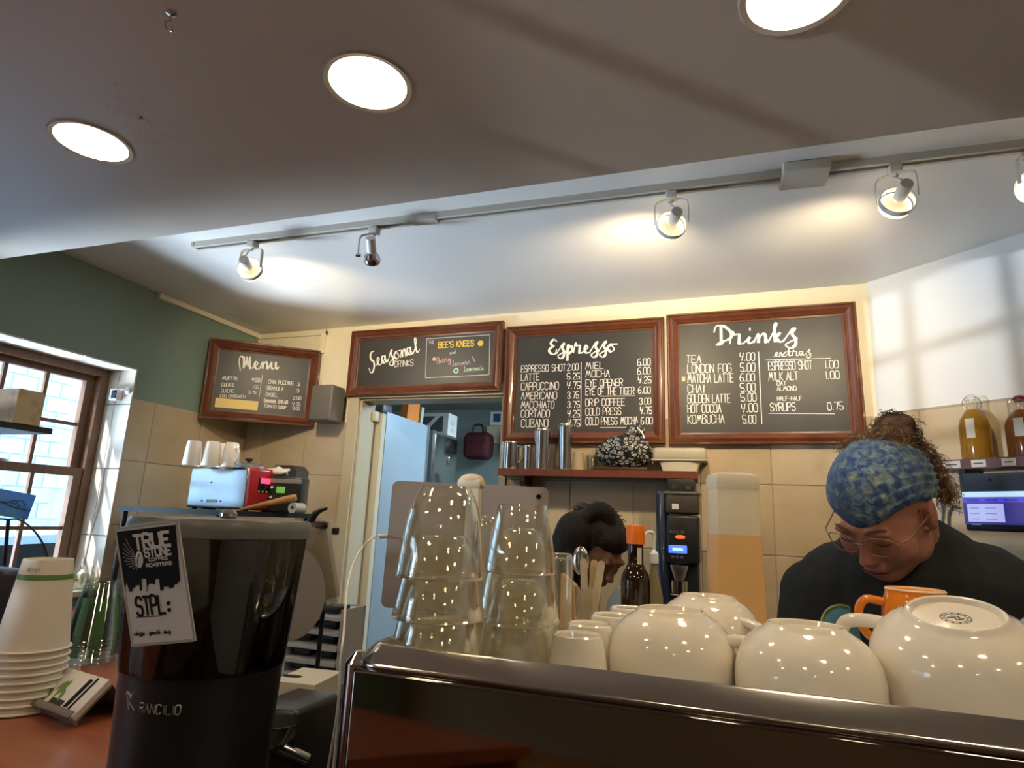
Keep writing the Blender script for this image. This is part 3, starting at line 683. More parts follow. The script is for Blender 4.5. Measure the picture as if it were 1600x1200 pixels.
px_, pz_ = B.loc(530 + 913 / 5, 490 + 446 / 5); m = MB(); m.lathe([(.008, 0), (.016, 0), (.016, .0008), (.008, .0008), (.008, 0)], 16, (px_, .0236, pz_), (0, -1, 0)); m.build('chalk_lemon', MATS['chalk_mint'], B.e)
B = Board('menu_board', 'brown framed food menu chalkboard hung across the left corner', (XL + .045, 2.583, 2.424), (-2.238, 2.965, 2.430), (XL + .045, 2.583, 1.968))
B.text(c4, [('Menu', 575, 283, 800, 288, 85, 'script', 2.2)], 'chalk_heading')
B.text(c4, [('MUFFIN', 478, 350, 562, 352, 20, 'caps', .8), ('4.50', 652, 362, 697, 364, 22, 'caps', .9), ('COOKIE', 474, 388, 550, 390, 20, 'caps', .7), ('1.50', 655, 398, 690, 400, 18, 'caps', .8), ('QUICHE', 470, 424, 545, 426, 20, 'caps', .6),
    ('3.75', 630, 432, 675, 434, 18, 'caps', .7), ('EGG SANDWICH', 464, 452, 612, 458, 18, 'caps', .6), ('', 712, 322, 694, 450, 1, 'line', .7), ('CHIA PUDDING', 748, 372, 892, 382, 22, 'caps', .8), ('3', 918, 386, 930, 386, 18, 'caps', .8),
    ('GRANOLA', 738, 408, 834, 416, 22, 'caps', .7), ('3', 914, 424, 926, 424, 18, 'caps', .8), ('BAGEL', 732, 446, 800, 452, 22, 'caps', .7), ('2.50', 892, 466, 938, 468, 18, 'caps', .8), ('BANANA BREAD', 722, 484, 860, 492, 20, 'caps', .9),
    ('4.75', 888, 500, 934, 502, 18, 'caps', .8), ('TOMATO SOUP', 720, 512, 850, 522, 18, 'caps', .7), ('3.00', 888, 526, 930, 528, 18, 'caps', .8)], lw=.0030)
a = B.loc(220 + 432 / 3.75, 500 + 510 / 3.75); b = B.loc(220 + 690 / 3.75, 500 + 478 / 3.75); m = MB(); m.span((a[0], .0205, a[1]), (b[0], .0235, b[1])); m.build('paper_strip', mat('yellow_paper', (.80, .60, .22), .6), B.e, 'blank yellow paper strip', smooth=False)

# speaker on the back wall
p = onY(512, 632, 2.90)
sp = thing('wall_speaker', 'small grey-brown loudspeaker on the wall between the two left boards', 'speaker', (p.x, 2.90, p.z - .105))
m = MB(); m.rbox((0, 0, .105), (.135, .125, .205), .012); m.build('cabinet', mat('speaker_grey', (.16, .145, .13), .55), sp)
m = MB(); m.rbox((-.004, -.064, .105), (.122, .006, .19), .003); m.build('grille', mat('speaker_grille', (.13, .12, .105), .7, bump=(500, .4)), sp)
m = MB(); m.box((-.02, -.068, .032), (.03, .002, .004)); m.build('badge', steel, sp)
m = MB(); m.span((-.05, .06, .03), (.05, .10, .16)); m.build('wall_bracket', black_plastic, sp, smooth=False)
m = MB(); m.tube(smooth_path([(xe - .016, YB - .024, 2.43), (xe - .026, YB - .03, 2.36), (xe - .02, YB - .03, 2.30), (xe + .01, YB - .03, 2.22)], 5), .0022, 6); tag(m.build('speaker_cord', cream_paint), 'thin cream cord hanging from the ceiling raceway to the speaker', 'cord')

# scuffed paint on the near ceiling
m = MB(); rnd = random.Random(11)
for k in range(46):
    t_ = rnd.random(); px = 165 + 120 * t_ + rnd.gauss(0, 12); py = 140 + 85 * t_ + rnd.gauss(0, 12); c = onZ(px, py, ZLOW - .0004); r = rnd.uniform(.0015, .0065); n = 9
    m.add([c] + [c + Vector((r * rnd.uniform(.5, 1.3) * math.cos(2 * PI * i / n), r * rnd.uniform(.5, 1.3) * math.sin(2 * PI * i / n), 0)) for i in range(n)], [(0, 1 + i, 1 + (i + 1) % n) for i in range(n)])
o = m.build('paint_scuffs', mat('scuff_paint', (.60, .57, .52), .5), lc, smooth=False, kind='stuff')
# ================================================================= ESPRESSO MACHINE AND WORKTOPS
WT = .92
wt = thing('worktop', 'dark worktop under the espresso machine', 'counter', (0, 0, 0))
m = MB(); m.span((-.62, .42, WT - .04), (1.55, 1.08, WT)); m.build('counter_slab', black_satin, wt, smooth=False)
m = MB(); m.span((-.60, .45, 0), (1.53, 1.06, WT - .04)); m.build('cabinet', shelf_wood, wt, smooth=False)
wt2 = thing('side_worktop', 'small worktop between the grinder and the doorway', 'counter', (0, 0, 0))
m = MB(); m.span((-1.62, 1.10, WT - .04), (-.66, 1.78, WT)); m.span((-1.62, 1.78, WT - .04), (-1.18, 2.30, WT)); m.build('counter_slab', black_satin, wt2, smooth=False)
m = MB(); m.span((-1.60, 1.12, 0), (-.68, 1.76, WT - .04)); m.span((-1.60, 1.76, 0), (-1.20, 2.28, WT - .04)); m.build('cabinet', shelf_wood, wt2, smooth=False)

TZ = 1.335                      # cup tray level
EX0, EX1, EY0, EY1 = -.306, .62, .486, 1.11
em = thing('espresso_machine', 'polished steel espresso machine with a dark mirrored back panel and cups on top', 'espresso machine', (EX0, EY0, WT))
def E(x, y, z): return (x - EX0, y - EY0, z - WT)
m = MB(); m.span(E(EX0 + .004, EY0 + .006, 1.00), E(EX1 - .004, EY1 - .004, 1.30)); m.build('housing', black_satin, em, smooth=False)
m = MB(); m.rbox(E((EX0 + EX1) / 2, EY0 + .003, 1.182), (EX1 - EX0 - .012, .010, .385), .004); m.build('back_panel', mirror_dark, em, 'dark mirror-like back panel')
m = MB(); m.span(E(EX0 + .012, EY0 + .012, TZ - .03), E(EX1 - .012, EY1 - .01, TZ)); m.build('cup_tray', brushed, em, smooth=False)
# rail: slanted polished band around the tray
def sweep(path, prof, closed=False):   # prof: (outward, z); path in xy going with the outside on the right
    vs = []; n = len(prof); N = len(path)
    for i, p in enumerate(path):
        a = Vector(path[max(i - 1, 0)]); b = Vector(path[min(i + 1, N - 1)]); t = (b - a); t.z = 0; t.normalize(); o_ = Vector((t.y, -t.x, 0))
        for r, z in prof: vs.append(Vector(p) + o_ * r + Vector((0, 0, z)))
    fs = [(i * n + k, i * n + (k + 1) % n, (i + 1) * n + (k + 1) % n, (i + 1) * n + k) for i in range(N - 1) for k in range(n)]
    fs += [tuple(range(n)), tuple(range((N - 1) * n, N * n))[::-1]]
    return vs, fs
R_ = .018
path = [(EX0 + .012, EY1, 0), (EX0 + .012, EY0 + .012 + R_, 0)] + [(EX0 + .012 + R_ - R_ * math.cos(a), EY0 + .012 + R_ - R_ * math.sin(a), 0) for a in np.linspace(.3, PI / 2 - .0, 6)] + \
       [(EX1 - .012 - R_ + R_ * math.sin(a), EY0 + .012 + R_ - R_ * math.cos(a), 0) for a in np.linspace(0, PI / 2, 7)] + [(EX1 - .012, EY1, 0)]
path = [E(p[0], p[1], WT) for p in path]
pr = [(.0095, 1.372 - WT)] + [(.0105 + .0034 * math.cos(a), 1.3770 - WT + .0034 * math.sin(a)) for a in np.linspace(-1.4, 1.1, 8)] + [(.000, 1.3915 - WT), (-.003, 1.3925 - WT), (-.004, 1.3905 - WT), (-.0045, TZ - WT), (.006, TZ - WT - .02)]
vs, fs = sweep(path, pr); m = MB(); m.add(vs, fs); m.build('cup_rail', steel, em, 'polished steel rail', angle=28)
m = MB(); m.cyl(E(EX0 + .004, EY0 + .012, 1.0), E(EX0 + .004, EY0 + .012, 1.376), .011, seg=16); m.cyl(E(EX0 + .004, EY0 + .012, 1.376), E(EX0 + .004, EY0 + .012, 1.385), .011, .004, seg=16); m.build('corner_post', steel, em)
for x in (EX0 + .07, EX1 - .07):
    for y in (EY0 + .07, EY1 - .07): m = MB(); m.lathe([(0, 0), (.024, 0), (.020, .02), (.016, .08), (0, .08)], 20, E(x, y, WT)); m.build('leg', steel, em)
for x in (.0, .34):
    m = MB(); m.cyl(E(x, EY1 - .01, 1.20), E(x, EY1 + .035, 1.20), .035, seg=24); m.cyl(E(x, EY1 + .015, 1.20), E(x, EY1 + .015, 1.14), .030, seg=24); m.build('brew_group', steel, em)
    m = MB(); m.cyl(E(x, EY1 + .04, 1.13), E(x, EY1 + .13, 1.115), .011, .014); m.build('portafilter_handle', black_plastic, em)
m = MB(); m.span(E(EX0 + .03, EY1 - .005, 1.0), E(EX1 - .03, EY1 + .10, 1.025)); m.build('drip_tray', steel, em, smooth=False)

# ----- cups on the machine
def handle_pts(r, z0, z1, out, n=5): return smooth_path([(r, 0, z0), (r + out * .7, 0, z0 - .001), (r + out, 0, (z0 * .7 + z1 * .3)), (r + out * .85, 0, z1 * .8 + z0 * .2), (r - .002, 0, z1)], n)
def bowl_cup(label, loc, rz, mt=porcelain, scale=1.0, rot=None, group='large white cups upturned on the machine', name='large_cup', mark=False):
    t = thing(name, label, 'cup', loc, rot if rot is not None else (0, 0, rz), group)
    S = scale; P = [(.0625, 0), (.0652, .008), (.0665, .022), (.0660, .036), (.0630, .049), (.0565, .0605), (.0475, .069), (.040, .0735), (.0365, .0760), (.0350, .0785), (.0338, .0792), (.0318, .0785), (.0300, .0745), (.0, .0735)]
    I = [(.0, .070), (.036, .068), (.052, .057), (.0600, .042), (.0630, .022), (.0615, .004), (.0625, 0)]
    m = MB(); m.lathe([(r * S, z * S) for r, z in P + I], 56); m.build('bowl', mt, t)
    if rot is not None or rz is not None:
        m = MB(); hp = smooth_path([(.0655 * S, 0, .020 * S), (.084 * S, 0, .016 * S), (.094 * S, 0, .030 * S), (.088 * S, 0, .048 * S), (.070 * S, 0, .054 * S), (.056 * S, 0, .055 * S)], 5)
        m.tube(hp, [.0062 * S] * len(hp), 12); m.build('handle', mt, t)
    if mark:
        mm = MB(); z = .0737 * S
        for r0, r1 in ((.0115, .0125), (.0085, .0092)): mm.lathe([(r0, z), (r1, z), (r1, z + .0002), (r0, z + .0002), (r0, z)], 32)
        for a in np.linspace(0, 2 * PI, 13)[:-1]: mm.ribbon([(.0094 * math.cos(a), .0094 * math.sin(a), z + .0002), (.0113 * math.cos(a + .1), .0113 * math.sin(a + .1), z + .0002)], .0018)
        mm.ribbon([(-.006, -.002, z + .0002), (-.002, .004, z + .0002), (.001, -.001, z + .0002), (.006, .003, z + .0002)], .0026)
        mm.ribbon([(-.005, .002, z + .0002), (0, -.005, z + .0002), (.005, -.002, z + .0002)], .0018)
        mm.build('maker_mark', mat('cup_stamp', (.08, .09, .10), .6), t, 'small round grey stamp', kind='stuff')
    return t
zt = TZ + .082
def at_tray(x, y, d): p = atD(x, y, d); return Vector((p.x, p.y, TZ))
def on_tray(x, y, z): p = onZ(x, y, z); return Vector((p.x, p.y, TZ))
bowl_cup('large white cup upturned right behind the small white cups, front row', at_tray(1049, 962, .668), 2.4)
bowl_cup('large white cup upturned below the barista face, front row', at_tray(1258, 975, .60), 2.9)
bowl_cup('large white cup upturned in the second row beside the tan carafe', at_tray(1106, 946, .815), -.75)
p = atD(1500, 1040, .580)
rotm = (Euler((0, 0, math.radians(-24))).to_matrix() @ Euler((math.radians(17), math.radians(3), 0)).to_matrix() @ Euler((0, 0, math.radians(172))).to_matrix()).to_euler()
bigc = bowl_cup('largest white cup leaning towards the viewer, stamped foot showing', (p.x, p.y, 1.350), 0, rot=rotm, scale=1.13, mark=True, group=None)
bowl_cup('white cup upturned at the right edge of the frame', at_tray(1675, 965, .80), .3)
# orange mug
p = at_tray(1430, 930, .84)
om = thing('orange_mug', 'orange glazed mug upturned behind the leaning white cup', 'mug', p, (0, 0, math.radians(188)))
m = MB(); m.lathe([(.041, 0), (.042, .01), (.042, .06), (.041, .078), (.037, .088), (.036, .095), (.0335, .097), (.032, .094), (.0, .092), (0, .088), (.034, .084), (.038, .07), (.038, .005), (.041, 0)], 48); m.build('body', orange_glaze, om)
m = MB(); m.lathe([(.0325, .0955), (.0345, .0978), (.0365, .0955), (.0345, .0950), (.0325, .0955)], 40); m.build('foot_ring', mat('bare_clay_rim', (.80, .66, .45), .35), om, 'pale unglazed foot ring')
m = MB(); hp = smooth_path([(.041, 0, .078), (.062, 0, .080), (.072, 0, .066), (.069, 0, .044), (.056, 0, .030), (.040, 0, .026)], 5); m.tube(hp, [.0058] * len(hp), 12); m.build('handle', orange_glaze, om)
# espresso cups
def demitasse(label, loc):
    t = thing('espresso_cup', label, 'cup', loc, group='small white cups upturned in a row')
    m = MB(); m.lathe([(.0315, 0), (.0318, .004), (.029, .03), (.0262, .048), (.0245, .054), (.0225, .0555), (.021, .054), (0, .0535), (0, .050), (.023, .048), (.0265, .03), (.0295, .004), (.0315, 0)], 40); m.build('bowl', porcelain, t)
    return t
d0 = None
for (x, y, dd), lb in zip(((903, 985, .63), (922, 970, .70), (955, 958, .775), (982, 950, .85)), ('frontmost small white cup upturned behind the rail', 'second small white cup from the front in the row', 'third small white cup from the front in the row', 'rearmost small white cup in the row by the brown bottle')):
    L_ = at_tray(x, y, dd)
    if d0 is None: d0 = demitasse(lb, L_)
    else: dup(d0, L_, lb)

# ----- glass stacks
def tumbler(name, label, loc, prof, t=.0022, facets=0, group=None, seg=48, base_t=.006):
    fac = (lambda a, z: 1 - .035 * (abs(math.sin(a * facets / 2)) ** .6) * max(0, min(1, (z - .015) / .02))) if facets else None
    o_ = thing(name, label, 'glass', loc, group=group)
    out = prof; top = out[-1][1]; inn = [(max(r - t, .0005), min(z, top - base_t)) for r, z in out]
    P = out + [(0, top)] + [(0, top - base_t)] + inn[::-1] + [out[0]]
    m = MB(); m.lathe(P, seg, facet=fac); m.build('bowl', glass, o_)
    m = MB(); m.tube([((out[0][0] - .001) * math.cos(a), (out[0][0] - .001) * math.sin(a), .0012) for a in np.linspace(0, 2 * PI, seg + 1)[:-1]], .0013, 6, closed=True); m.build('rim', glass_rim, o_); return o_
PA = [(.0425, 0), (.0428, .002), (.0405, .018), (.0385, .035), (.0355, .052), (.0325, .064), (.0285, .074), (.0245, .081), (.0235, .084)]
lx = atD(698, 757, .602)
gl = ['topmost clear tumbler of the left upturned stack', 'second clear tumbler from the top of the left stack', 'third clear tumbler from the top of the left stack', 'bottom clear tumbler of the left stack, behind the rail']
zs = [TZ + .0006 + k * .0365 for k in range(4)][::-1]
PB = [(.0425, 0), (.0428, .002), (.041, .014), (.0375, .030), (.0335, .046), (.0295, .059), (.0265, .066)]     # lower ones stop below the next base
g0 = tumbler('tumbler', gl[0], (lx.x, lx.y, zs[0]), PA, .0018, group='left stack of clear tumblers')
PN = [(.0425, 0), (.0428, .002), (.0400, .018), (.0365, .035), (.0325, .050), (.0285, .062), (.0245, .070), (.0215, .074), (.0205, .0745)]
g1 = tumbler('tumbler', gl[1], (lx.x, lx.y, zs[1]), PN, .0018, group='left stack of clear tumblers')
for k in (2, 3): dup(g1, (lx.x, lx.y, zs[k]), gl[k])
rx = atD(817, 795, .70)
tumbler('tumbler', 'small faceted clear glass on top of the right stack', (rx.x, rx.y, 1.444), [(.0395, 0), (.0398, .002), (.0365, .03), (.0325, .055), (.0290, .070), (.0280, .0735)], .0018, facets=9, group='right stack of clear glasses')
tumbler('tumbler', 'round-shouldered clear glass second in the right stack', (rx.x, rx.y, 1.392), [(.0440, 0), (.0443, .002), (.0425, .022), (.0385, .048), (.0335, .068), (.0275, .085), (.020, .096), (.014, .1)], .0018, group='right stack of clear glasses')
tumbler('tumbler', 'wide clear glass low in the right stack', (rx.x, rx.y, TZ + .0006), [(.0450, 0), (.0453, .002), (.0430, .025), (.0395, .050), (.0350, .070), (.0290, .087), (.0220, .098), (.016, .102)], .0018, group='right stack of clear glasses')
tumbler('tumbler', 'short ribbed clear glass inside the bottom of the right stack', (rx.x, rx.y, TZ + .0006), [(.0360, 0), (.0362, .002), (.0330, .03), (.0280, .055), (.0230, .068), (.022, .070)], .0018, facets=14, group='right stack of clear glasses')
PS = [(.0165, 0), (.0168, .002), (.0165, .10), (.0160, .118), (.0135, .124), (.012, .125)]
sl = atD(763, 815, .78); tumbler('shot_glass', 'tall narrow clear glass between the two glass stacks', (sl.x, sl.y, TZ + .0005), [(.018, 0), (.0182, .002), (.017, .14), (.016, .162), (.012, .168), (.011, .1685)], .0015, group='tall narrow glasses', seg=28)
sl = atD(877, 868, .82); tumbler('shot_glass', 'tall narrow clear glass right of the glass stacks', (sl.x, sl.y, TZ + .0005), PS, .0015, group='tall narrow glasses', seg=28)

# ----- things behind the cups
p = onZ(993, 952, TZ); pb = atD(993, 900, .95)
BS = 1.08
bt = thing('brown_bottle', 'brown glass bottle with a square orange cap', 'bottle', (pb.x, pb.y, TZ))
m = MB(); m.lathe([(0, 0), (.021, 0), (.0225, .002), (.0225, .082), (.021, .092), (.0155, .102), (.0125, .108), (.012, .137), (0, .137)], 32); m.build('body', mat('brown_glass', (.035, .012, .004), .06, trans=.35, coat=.5), bt)
m = MB(); m.lathe([(.0118, .137), (.0142, .1375), (.0142, .140), (.0146, .164), (.0138, .1655), (0, .166)], 24, facet=lambda a, z: 1.0 + .004 * math.cos(a * 24)); m.build('cap', mat('orange_cap', (.90, .20, .01), .3, emit=None), bt, 'bright orange cap')
m = MB(); rr = .0128; aa = np.linspace(-.30, .30, 6) - .95
vs = [Vector((rr * math.cos(a), rr * math.sin(a), z)) for a in aa for z in (.108, .132)]; m.add(vs, [(2 * i, 2 * i + 2, 2 * i + 3, 2 * i + 1) for i in range(5)]); m.build('neck_label', mat('white_label', (.75, .70, .60), .6), bt, 'blank white neck label')
# jar of sticks
pj_ = atD(918, 950, .90)
jar = thing('stick_jar', 'small clear glass holding wooden stir sticks', 'glass', (pj_.x, pj_.y, TZ))
m = MB(); P = [(0, 0), (.015, 0), (.0165, .002), (.0195, .072), (.0200, .0735), (.0183, .0735), (.0150, .006), (0, .005)]; m.lathe(P, 32); m.build('bowl', glass, jar)
stick_wood = mat('birch', (.68, .55, .34), .6, noise=(30, (.60, .47, .28), (1, 1, .15), .3, .7))
def stick(label, px, top_y, lean):
    t = thing('stir_stick', label, 'stir stick', (pj_.x, pj_.y, TZ + .007), group='wooden stir sticks in the glass')
    tp_ = atD(px, top_y, .90) ; v = Vector((tp_.x - pj_.x, (tp_.y - pj_.y) + lean, tp_.z - TZ - .007))
    b0 = Vector((v.x * .22, lean * .6, 0)); d = (v - b0); L = d.length; d.normalize(); side = d.cross(Vector((.3, .95, 0))).normalized(); th = d.cross(side)
    out = [(-.0055, 0), (.0055, 0), (.0055, L - .005)] + [(.0055 * math.cos(a), L - .0055 + .0055 * math.sin(a)) for a in np.linspace(.2, PI - .2, 7)] + [(-.0055, L - .005)]
    m = MB(); m.prism([b0 + side * a + d * b for a, b in out], th * .0016); m.build('blade', stick_wood, t)
stick('wooden stir stick leaning left, widest of those in the glass', 911, 872, .004); stick('middle wooden stir stick in the small glass', 927, 875, .010); stick('wooden stir stick leaning right in the small glass', 942, 876, -.006)
spn = thing('spoon', 'steel spoon standing behind the stir sticks', 'spoon', (pj_.x - .004, pj_.y + .009, TZ + .008))
m = MB(); m.capsule((0, 0, 0), (-.006, .002, .085), .0018, .0022); m.build('handle', steel, spn)
m = MB(); m.ball((-.010, .003, .102), (.013, .004, .021)); m.build('bowl', steel, spn)
pc_ = atD(893, 925, .99)
t = thing('pastry_bag', 'folded tan paper bag behind the tall narrow glass', 'paper bag', (pc_.x, pc_.y, TZ))
m = MB(); m.prism([(-.018, 0, 0), (.022, 0, 0), (.018, 0, .045), (.004, 0, .068), (-.018, 0, .085)], (0, .02, 0)); m.build('folded_body', mat('kraft_tan', (.62, .36, .14), .6), t, smooth=False)

# carafe with tan drink
pc = atD(1147, 850, .93)
ca = thing('cold_brew_carafe', 'tall frosted carafe half full of tan liquid', 'carafe', (pc.x, pc.y, TZ))
def sq(a, z): c = max(abs(math.cos(a - .25)), abs(math.sin(a - .25))); return 1 / (c ** .42) * .93
frost = lucent('frosted_plastic', (.92, .85, .68))
m = MB(); m.lathe([(0, 0), (.041, 0), (.0435, .003), (.043, .08), (.0405, .155), (.0400, .158)], 48, facet=sq); m.build('liquid', lucent('tan_latte', (.90, .57, .25)), ca, 'tan liquid up to two thirds')
m = MB(); m.lathe([(.0402, .158), (.0395, .225), (.0385, .228), (.0385, .222), (.0388, .160)], 48, facet=sq); m.build('upper_wall', lucent('frosted_wall', (.95, .86, .66)), ca, 'empty frosted upper part')
m = MB(); m.lathe([(.0395, .224), (.0402, .226), (.0402, .240), (.038, .246), (.030, .249), (0, .250)], 48, facet=sq); m.build('lid', frost, ca)

# tablet on a stand seen from behind
a0 = atD(612, 750, 1.07); a1 = atD(858, 752, 1.07); 
ux = Vector((a1.x - a0.x, a1.y - a0.y, 0)); Wt = ux.length; ux.normalize(); uy = Vector((-ux.y, ux.x, 0))
tb = thing('tablet', 'large aluminium-backed tablet seen from behind, plugged into a white cable', 'tablet', (a0.x, a0.y, 1.350), (math.radians(-4), 0, math.atan2(ux.y, ux.x)))
Ht = a0.z - 1.350
m = MB(); m.rbox((Wt / 2, 0, Ht / 2), (Wt, .007, Ht), .0034); 
def round_plate(W_, H_, r, th, n=6):
    c = []
    for cx, cz, a in ((W_ - r, r, -PI / 2), (W_ - r, H_ - r, 0), (r, H_ - r, PI / 2), (r, r, PI)):
        for k in range(n + 1): q = a + PI / 2 * k / n; c.append((cx + r * math.cos(q), -th / 2, cz + r * math.sin(q)))
    return c
m = MB(); m.prism(round_plate(Wt, Ht, .011, .007), (0, .007, 0)); tbo = m.build('body', mat('tablet_aluminium', (.34, .295, .27), .42, metal=.35), tb)
m = MB(); m.cyl((Wt - .017, -.0055, Ht - .017), (Wt - .017, -.003, Ht - .017), .0042); m.build('camera_lens', black_gloss, tb)
m = MB(); m.prism([(.004, .0037, .004), (Wt - .004, .0037, .004), (Wt - .004, .0037, Ht - .004), (.004, .0037, Ht - .004)], (0, .0006, 0)); m.build('screen', black_gloss, tb, smooth=False)
st = thing('tablet_stand', 'pale plastic stand with a rounded top in front of the tablet', 'stand', (0, 0, 0))
s0 = atD(737, 748, 1.02); s0.z = 0
m = MB(); m.rbox((s0.x, s0.y, 1.556), (.046, .022, .018), .008, 4); m.ball((s0.x, s0.y, 1.562), (.022, .011, .010)); m.build('clamp_head', mat('stand_plastic', (.66, .55, .40), .4), st)
m = MB(); m.rbox((s0.x + .006, s0.y, 1.443), (.024, .012, .216), .003); m.build('column', MATS['stand_plastic'], st)
m = MB(); m.rbox((s0.x, s0.y + .005, TZ + .004), (.13, .05, .008), .003); m.build('foot', MATS['stand_plastic'], st)
m = MB(); m.span((a0.x + ux.x * .03, a0.y + ux.y * .03 - .004, TZ), (a0.x + ux.x * .03 + .03, a0.y + ux.y * .03 + .01, 1.351)); m.span((a1.x - ux.x * .05 - .03, a1.y - ux.y * .03 - .010, TZ), (a1.x - ux.x * .05, a1.y - ux.y * .03 + .004, 1.351)); m.build('support_lip', MATS['stand_plastic'], st, smooth=False)
# cable
pts = [atD(*q) for q in ((607, 838, 1.065), (590, 838, 1.05), (573, 848, 1.02), (556, 872, .97), (545, 905, .92), (540, 945, .87), (537, 990, .83), (532, 1030, .80))]
pts.append(Vector((pts[-1].x, pts[-1].y, pts[-1].z - .10))); pts.append(Vector((pts[-1].x - .05, pts[-1].y + .02, WT + .004)))
cb = thing('charging_cable', 'white charging cable arcing from the tablet down past the machine', 'cable', pts[0])
m = MB(); m.tube([p - pts[0] for p in smooth_path(pts, 6)], .0017, 8); m.build('cord', white_plastic, cb)
m = MB(); d = (pts[1] - pts[0]); m.tube([(0, 0, 0), d * .9], .0038, 10); m.build('plug', white_plastic, cb)
# ================================================================= COFFEE GRINDER (foreground)
gp = atD(351, 815, .60); GS = .893; GX, GY = gp.x, gp.y
gr = thing('coffee_grinder', 'black coffee grinder with a large smoked bean hopper in the foreground', 'coffee grinder', (GX, GY, WT))
def gz(z): return z - WT
smoke = thin_glass('smoked_plastic', (.36, .30, .24), .10)
m = MB(); m.rbox((0, .03, .05), (.20, .28, .10), .02); m.lathe([(0, .08), (.075, .09), (.072, .16), (.0725, gz(1.20)), (.0735, gz(1.29)), (.0765, gz(1.355)), (.0775, gz(1.360)), (0, gz(1.360))], 56); m.build('body', mat('grinder_black', (.011, .012, .012), .34, bump=(300, .05)), gr)
m = MB(); m.lathe([(.0775, gz(1.3602)), (.0785, gz(1.366)), (.0875, gz(1.476)), (.0870, gz(1.476)), (.0778, gz(1.366)), (.0768, gz(1.3604))], 64); m.build('hopper', smoke, gr, 'smoked translucent hopper')
m = MB(); m.lathe([(0, gz(1.3606)), (.0760, gz(1.3606)), (.0770, gz(1.368)), (.0815, gz(1.428)), (.070, gz(1.434)), (.03, gz(1.438)), (0, gz(1.440))], 48)
m.build('coffee_beans', mat('coffee_beans', (.028, .012, .006), .35, bump=(170, 1.0), noise=(150, (.075, .032, .014), (1, 1, 1), .45, .75)), gr, 'dark roasted beans inside the hopper', kind='stuff')
m = MB(); m.lathe([(.0875, gz(1.473)), (.0905, gz(1.474)), (.0915, gz(1.480)), (.0905, gz(1.4865)), (.0880, gz(1.4895)), (.02, gz(1.4905)), (0, gz(1.4905))], 64); m.build('lid', mat('lid_grey', (.13, .13, .125), .32), gr, 'dark grey lid')
kp = atD(357, 806, .58); m = MB(); m.lathe([(0, 0), (.006, 0), (.005, .003), (.0085, .007), (.0085, .010), (.005, .0135), (0, .014)], 20, ((kp.x - GX) / GS, (kp.y - GY) / GS, gz(1.485))); m.build('lid_knob', steel, gr)
# raised maker's name on the front, facing the viewer
fc = atan_ = math.atan2(0 - GY, 0 - GX)
def on_body(px, py, r=.0765, rs=True): # point on the cylinder toward the camera at this pixel
    r = r * GS
    w = ray(px, py); a = w[0] ** 2 + w[1] ** 2; b = 2 * (w[0] * (0 - GX) + w[1] * (0 - GY)); c = GX * GX + GY * GY - r * r
    t = (-b - math.sqrt(max(b * b - 4 * a * c, 0))) / (2 * a); return Vector(CAM + w * t)
def wrap_text(txt, p0, p1, h, lw, r, thick=.0012, tb=STROKES):
    m = MB(); A = on_body(*p0, r); Bv = on_body(*p1, r); a0 = math.atan2(A.y - GY, A.x - GX); a1 = math.atan2(Bv.y - GY, Bv.x - GX)
    ws = [{'I': 1.6, 'L': 3.4}.get(ch, 4.0) + 1.3 for ch in txt]; tot = sum(ws); px = 0
    H = (A.z - on_body(p0[0], p0[1] + h, r).z)
    for ch, wd in zip(txt, ws):
        for st in parse(tb[ch]):
            P = []
            for q in st:
                off = -.8 if ch == 'I' else 0
                u = (px + q[0] + off) / tot; a = a0 + (a1 - a0) * u; z = A.z + (Bv.z - A.z) * u + q[1] / 6 * H
                P.append(Vector(((r + thick) * math.cos(a), (r + thick) * math.sin(a), gz(z))))
            m.tube(P, lw, 6)
        px += wd
    return m
m = wrap_text('RANCILIO', (219, 1112), (284, 1116), 15, .0006, .0749); lg = m.build('maker_name', mat('badge_silver', (.42, .42, .41), .3, metal=.8), gr, 'raised silver maker name', kind='stuff')
m = MB(); A = on_body(198, 1082, .077); 
for (x0, y0, x1, y1) in ((198, 1081, 202, 1110), (202, 1094, 210, 1081), (202, 1096, 210, 1110), (200, 1081, 207, 1090)):
    P = [on_body(x0, y0, .0758), on_body(x1, y1, .0758)]; m.tube([((p.x - GX) / GS, (p.y - GY) / GS, gz(p.z)) for p in P], .0010, 6)
m.build('maker_emblem', MATS['badge_silver'], gr, kind='stuff')
gr.scale = (GS, GS, 1)
# second housing right of the grinder with a steel bowl
q = atD(462, 1120, .86)
t = thing('tamping_station', 'black tamping station with a small steel bowl right of the grinder', 'tamper', (q.x, q.y, WT))
hh = atD(455, 1092, .86).z - WT
m = MB(); m.rbox((.0, 0, hh / 2), (.075, .10, hh), .008); m.build('housing', black_satin, t)
q2 = atD(432, 1140, .80); m = MB(); m.lathe([(0, 0), (.012, 0), (.026, .014), (.030, .030), (.0285, .030), (.024, .015), (0, .003)], 28, (q2.x - q.x + .0, q2.y - q.y, q2.z - WT - .02)); m.cyl((q2.x - q.x, q2.y - q.y, q2.z - WT - .018), (q2.x - q.x + .03, q2.y - q.y + .03, q2.z - WT - .04), .008); m.build('bowl', steel, t)

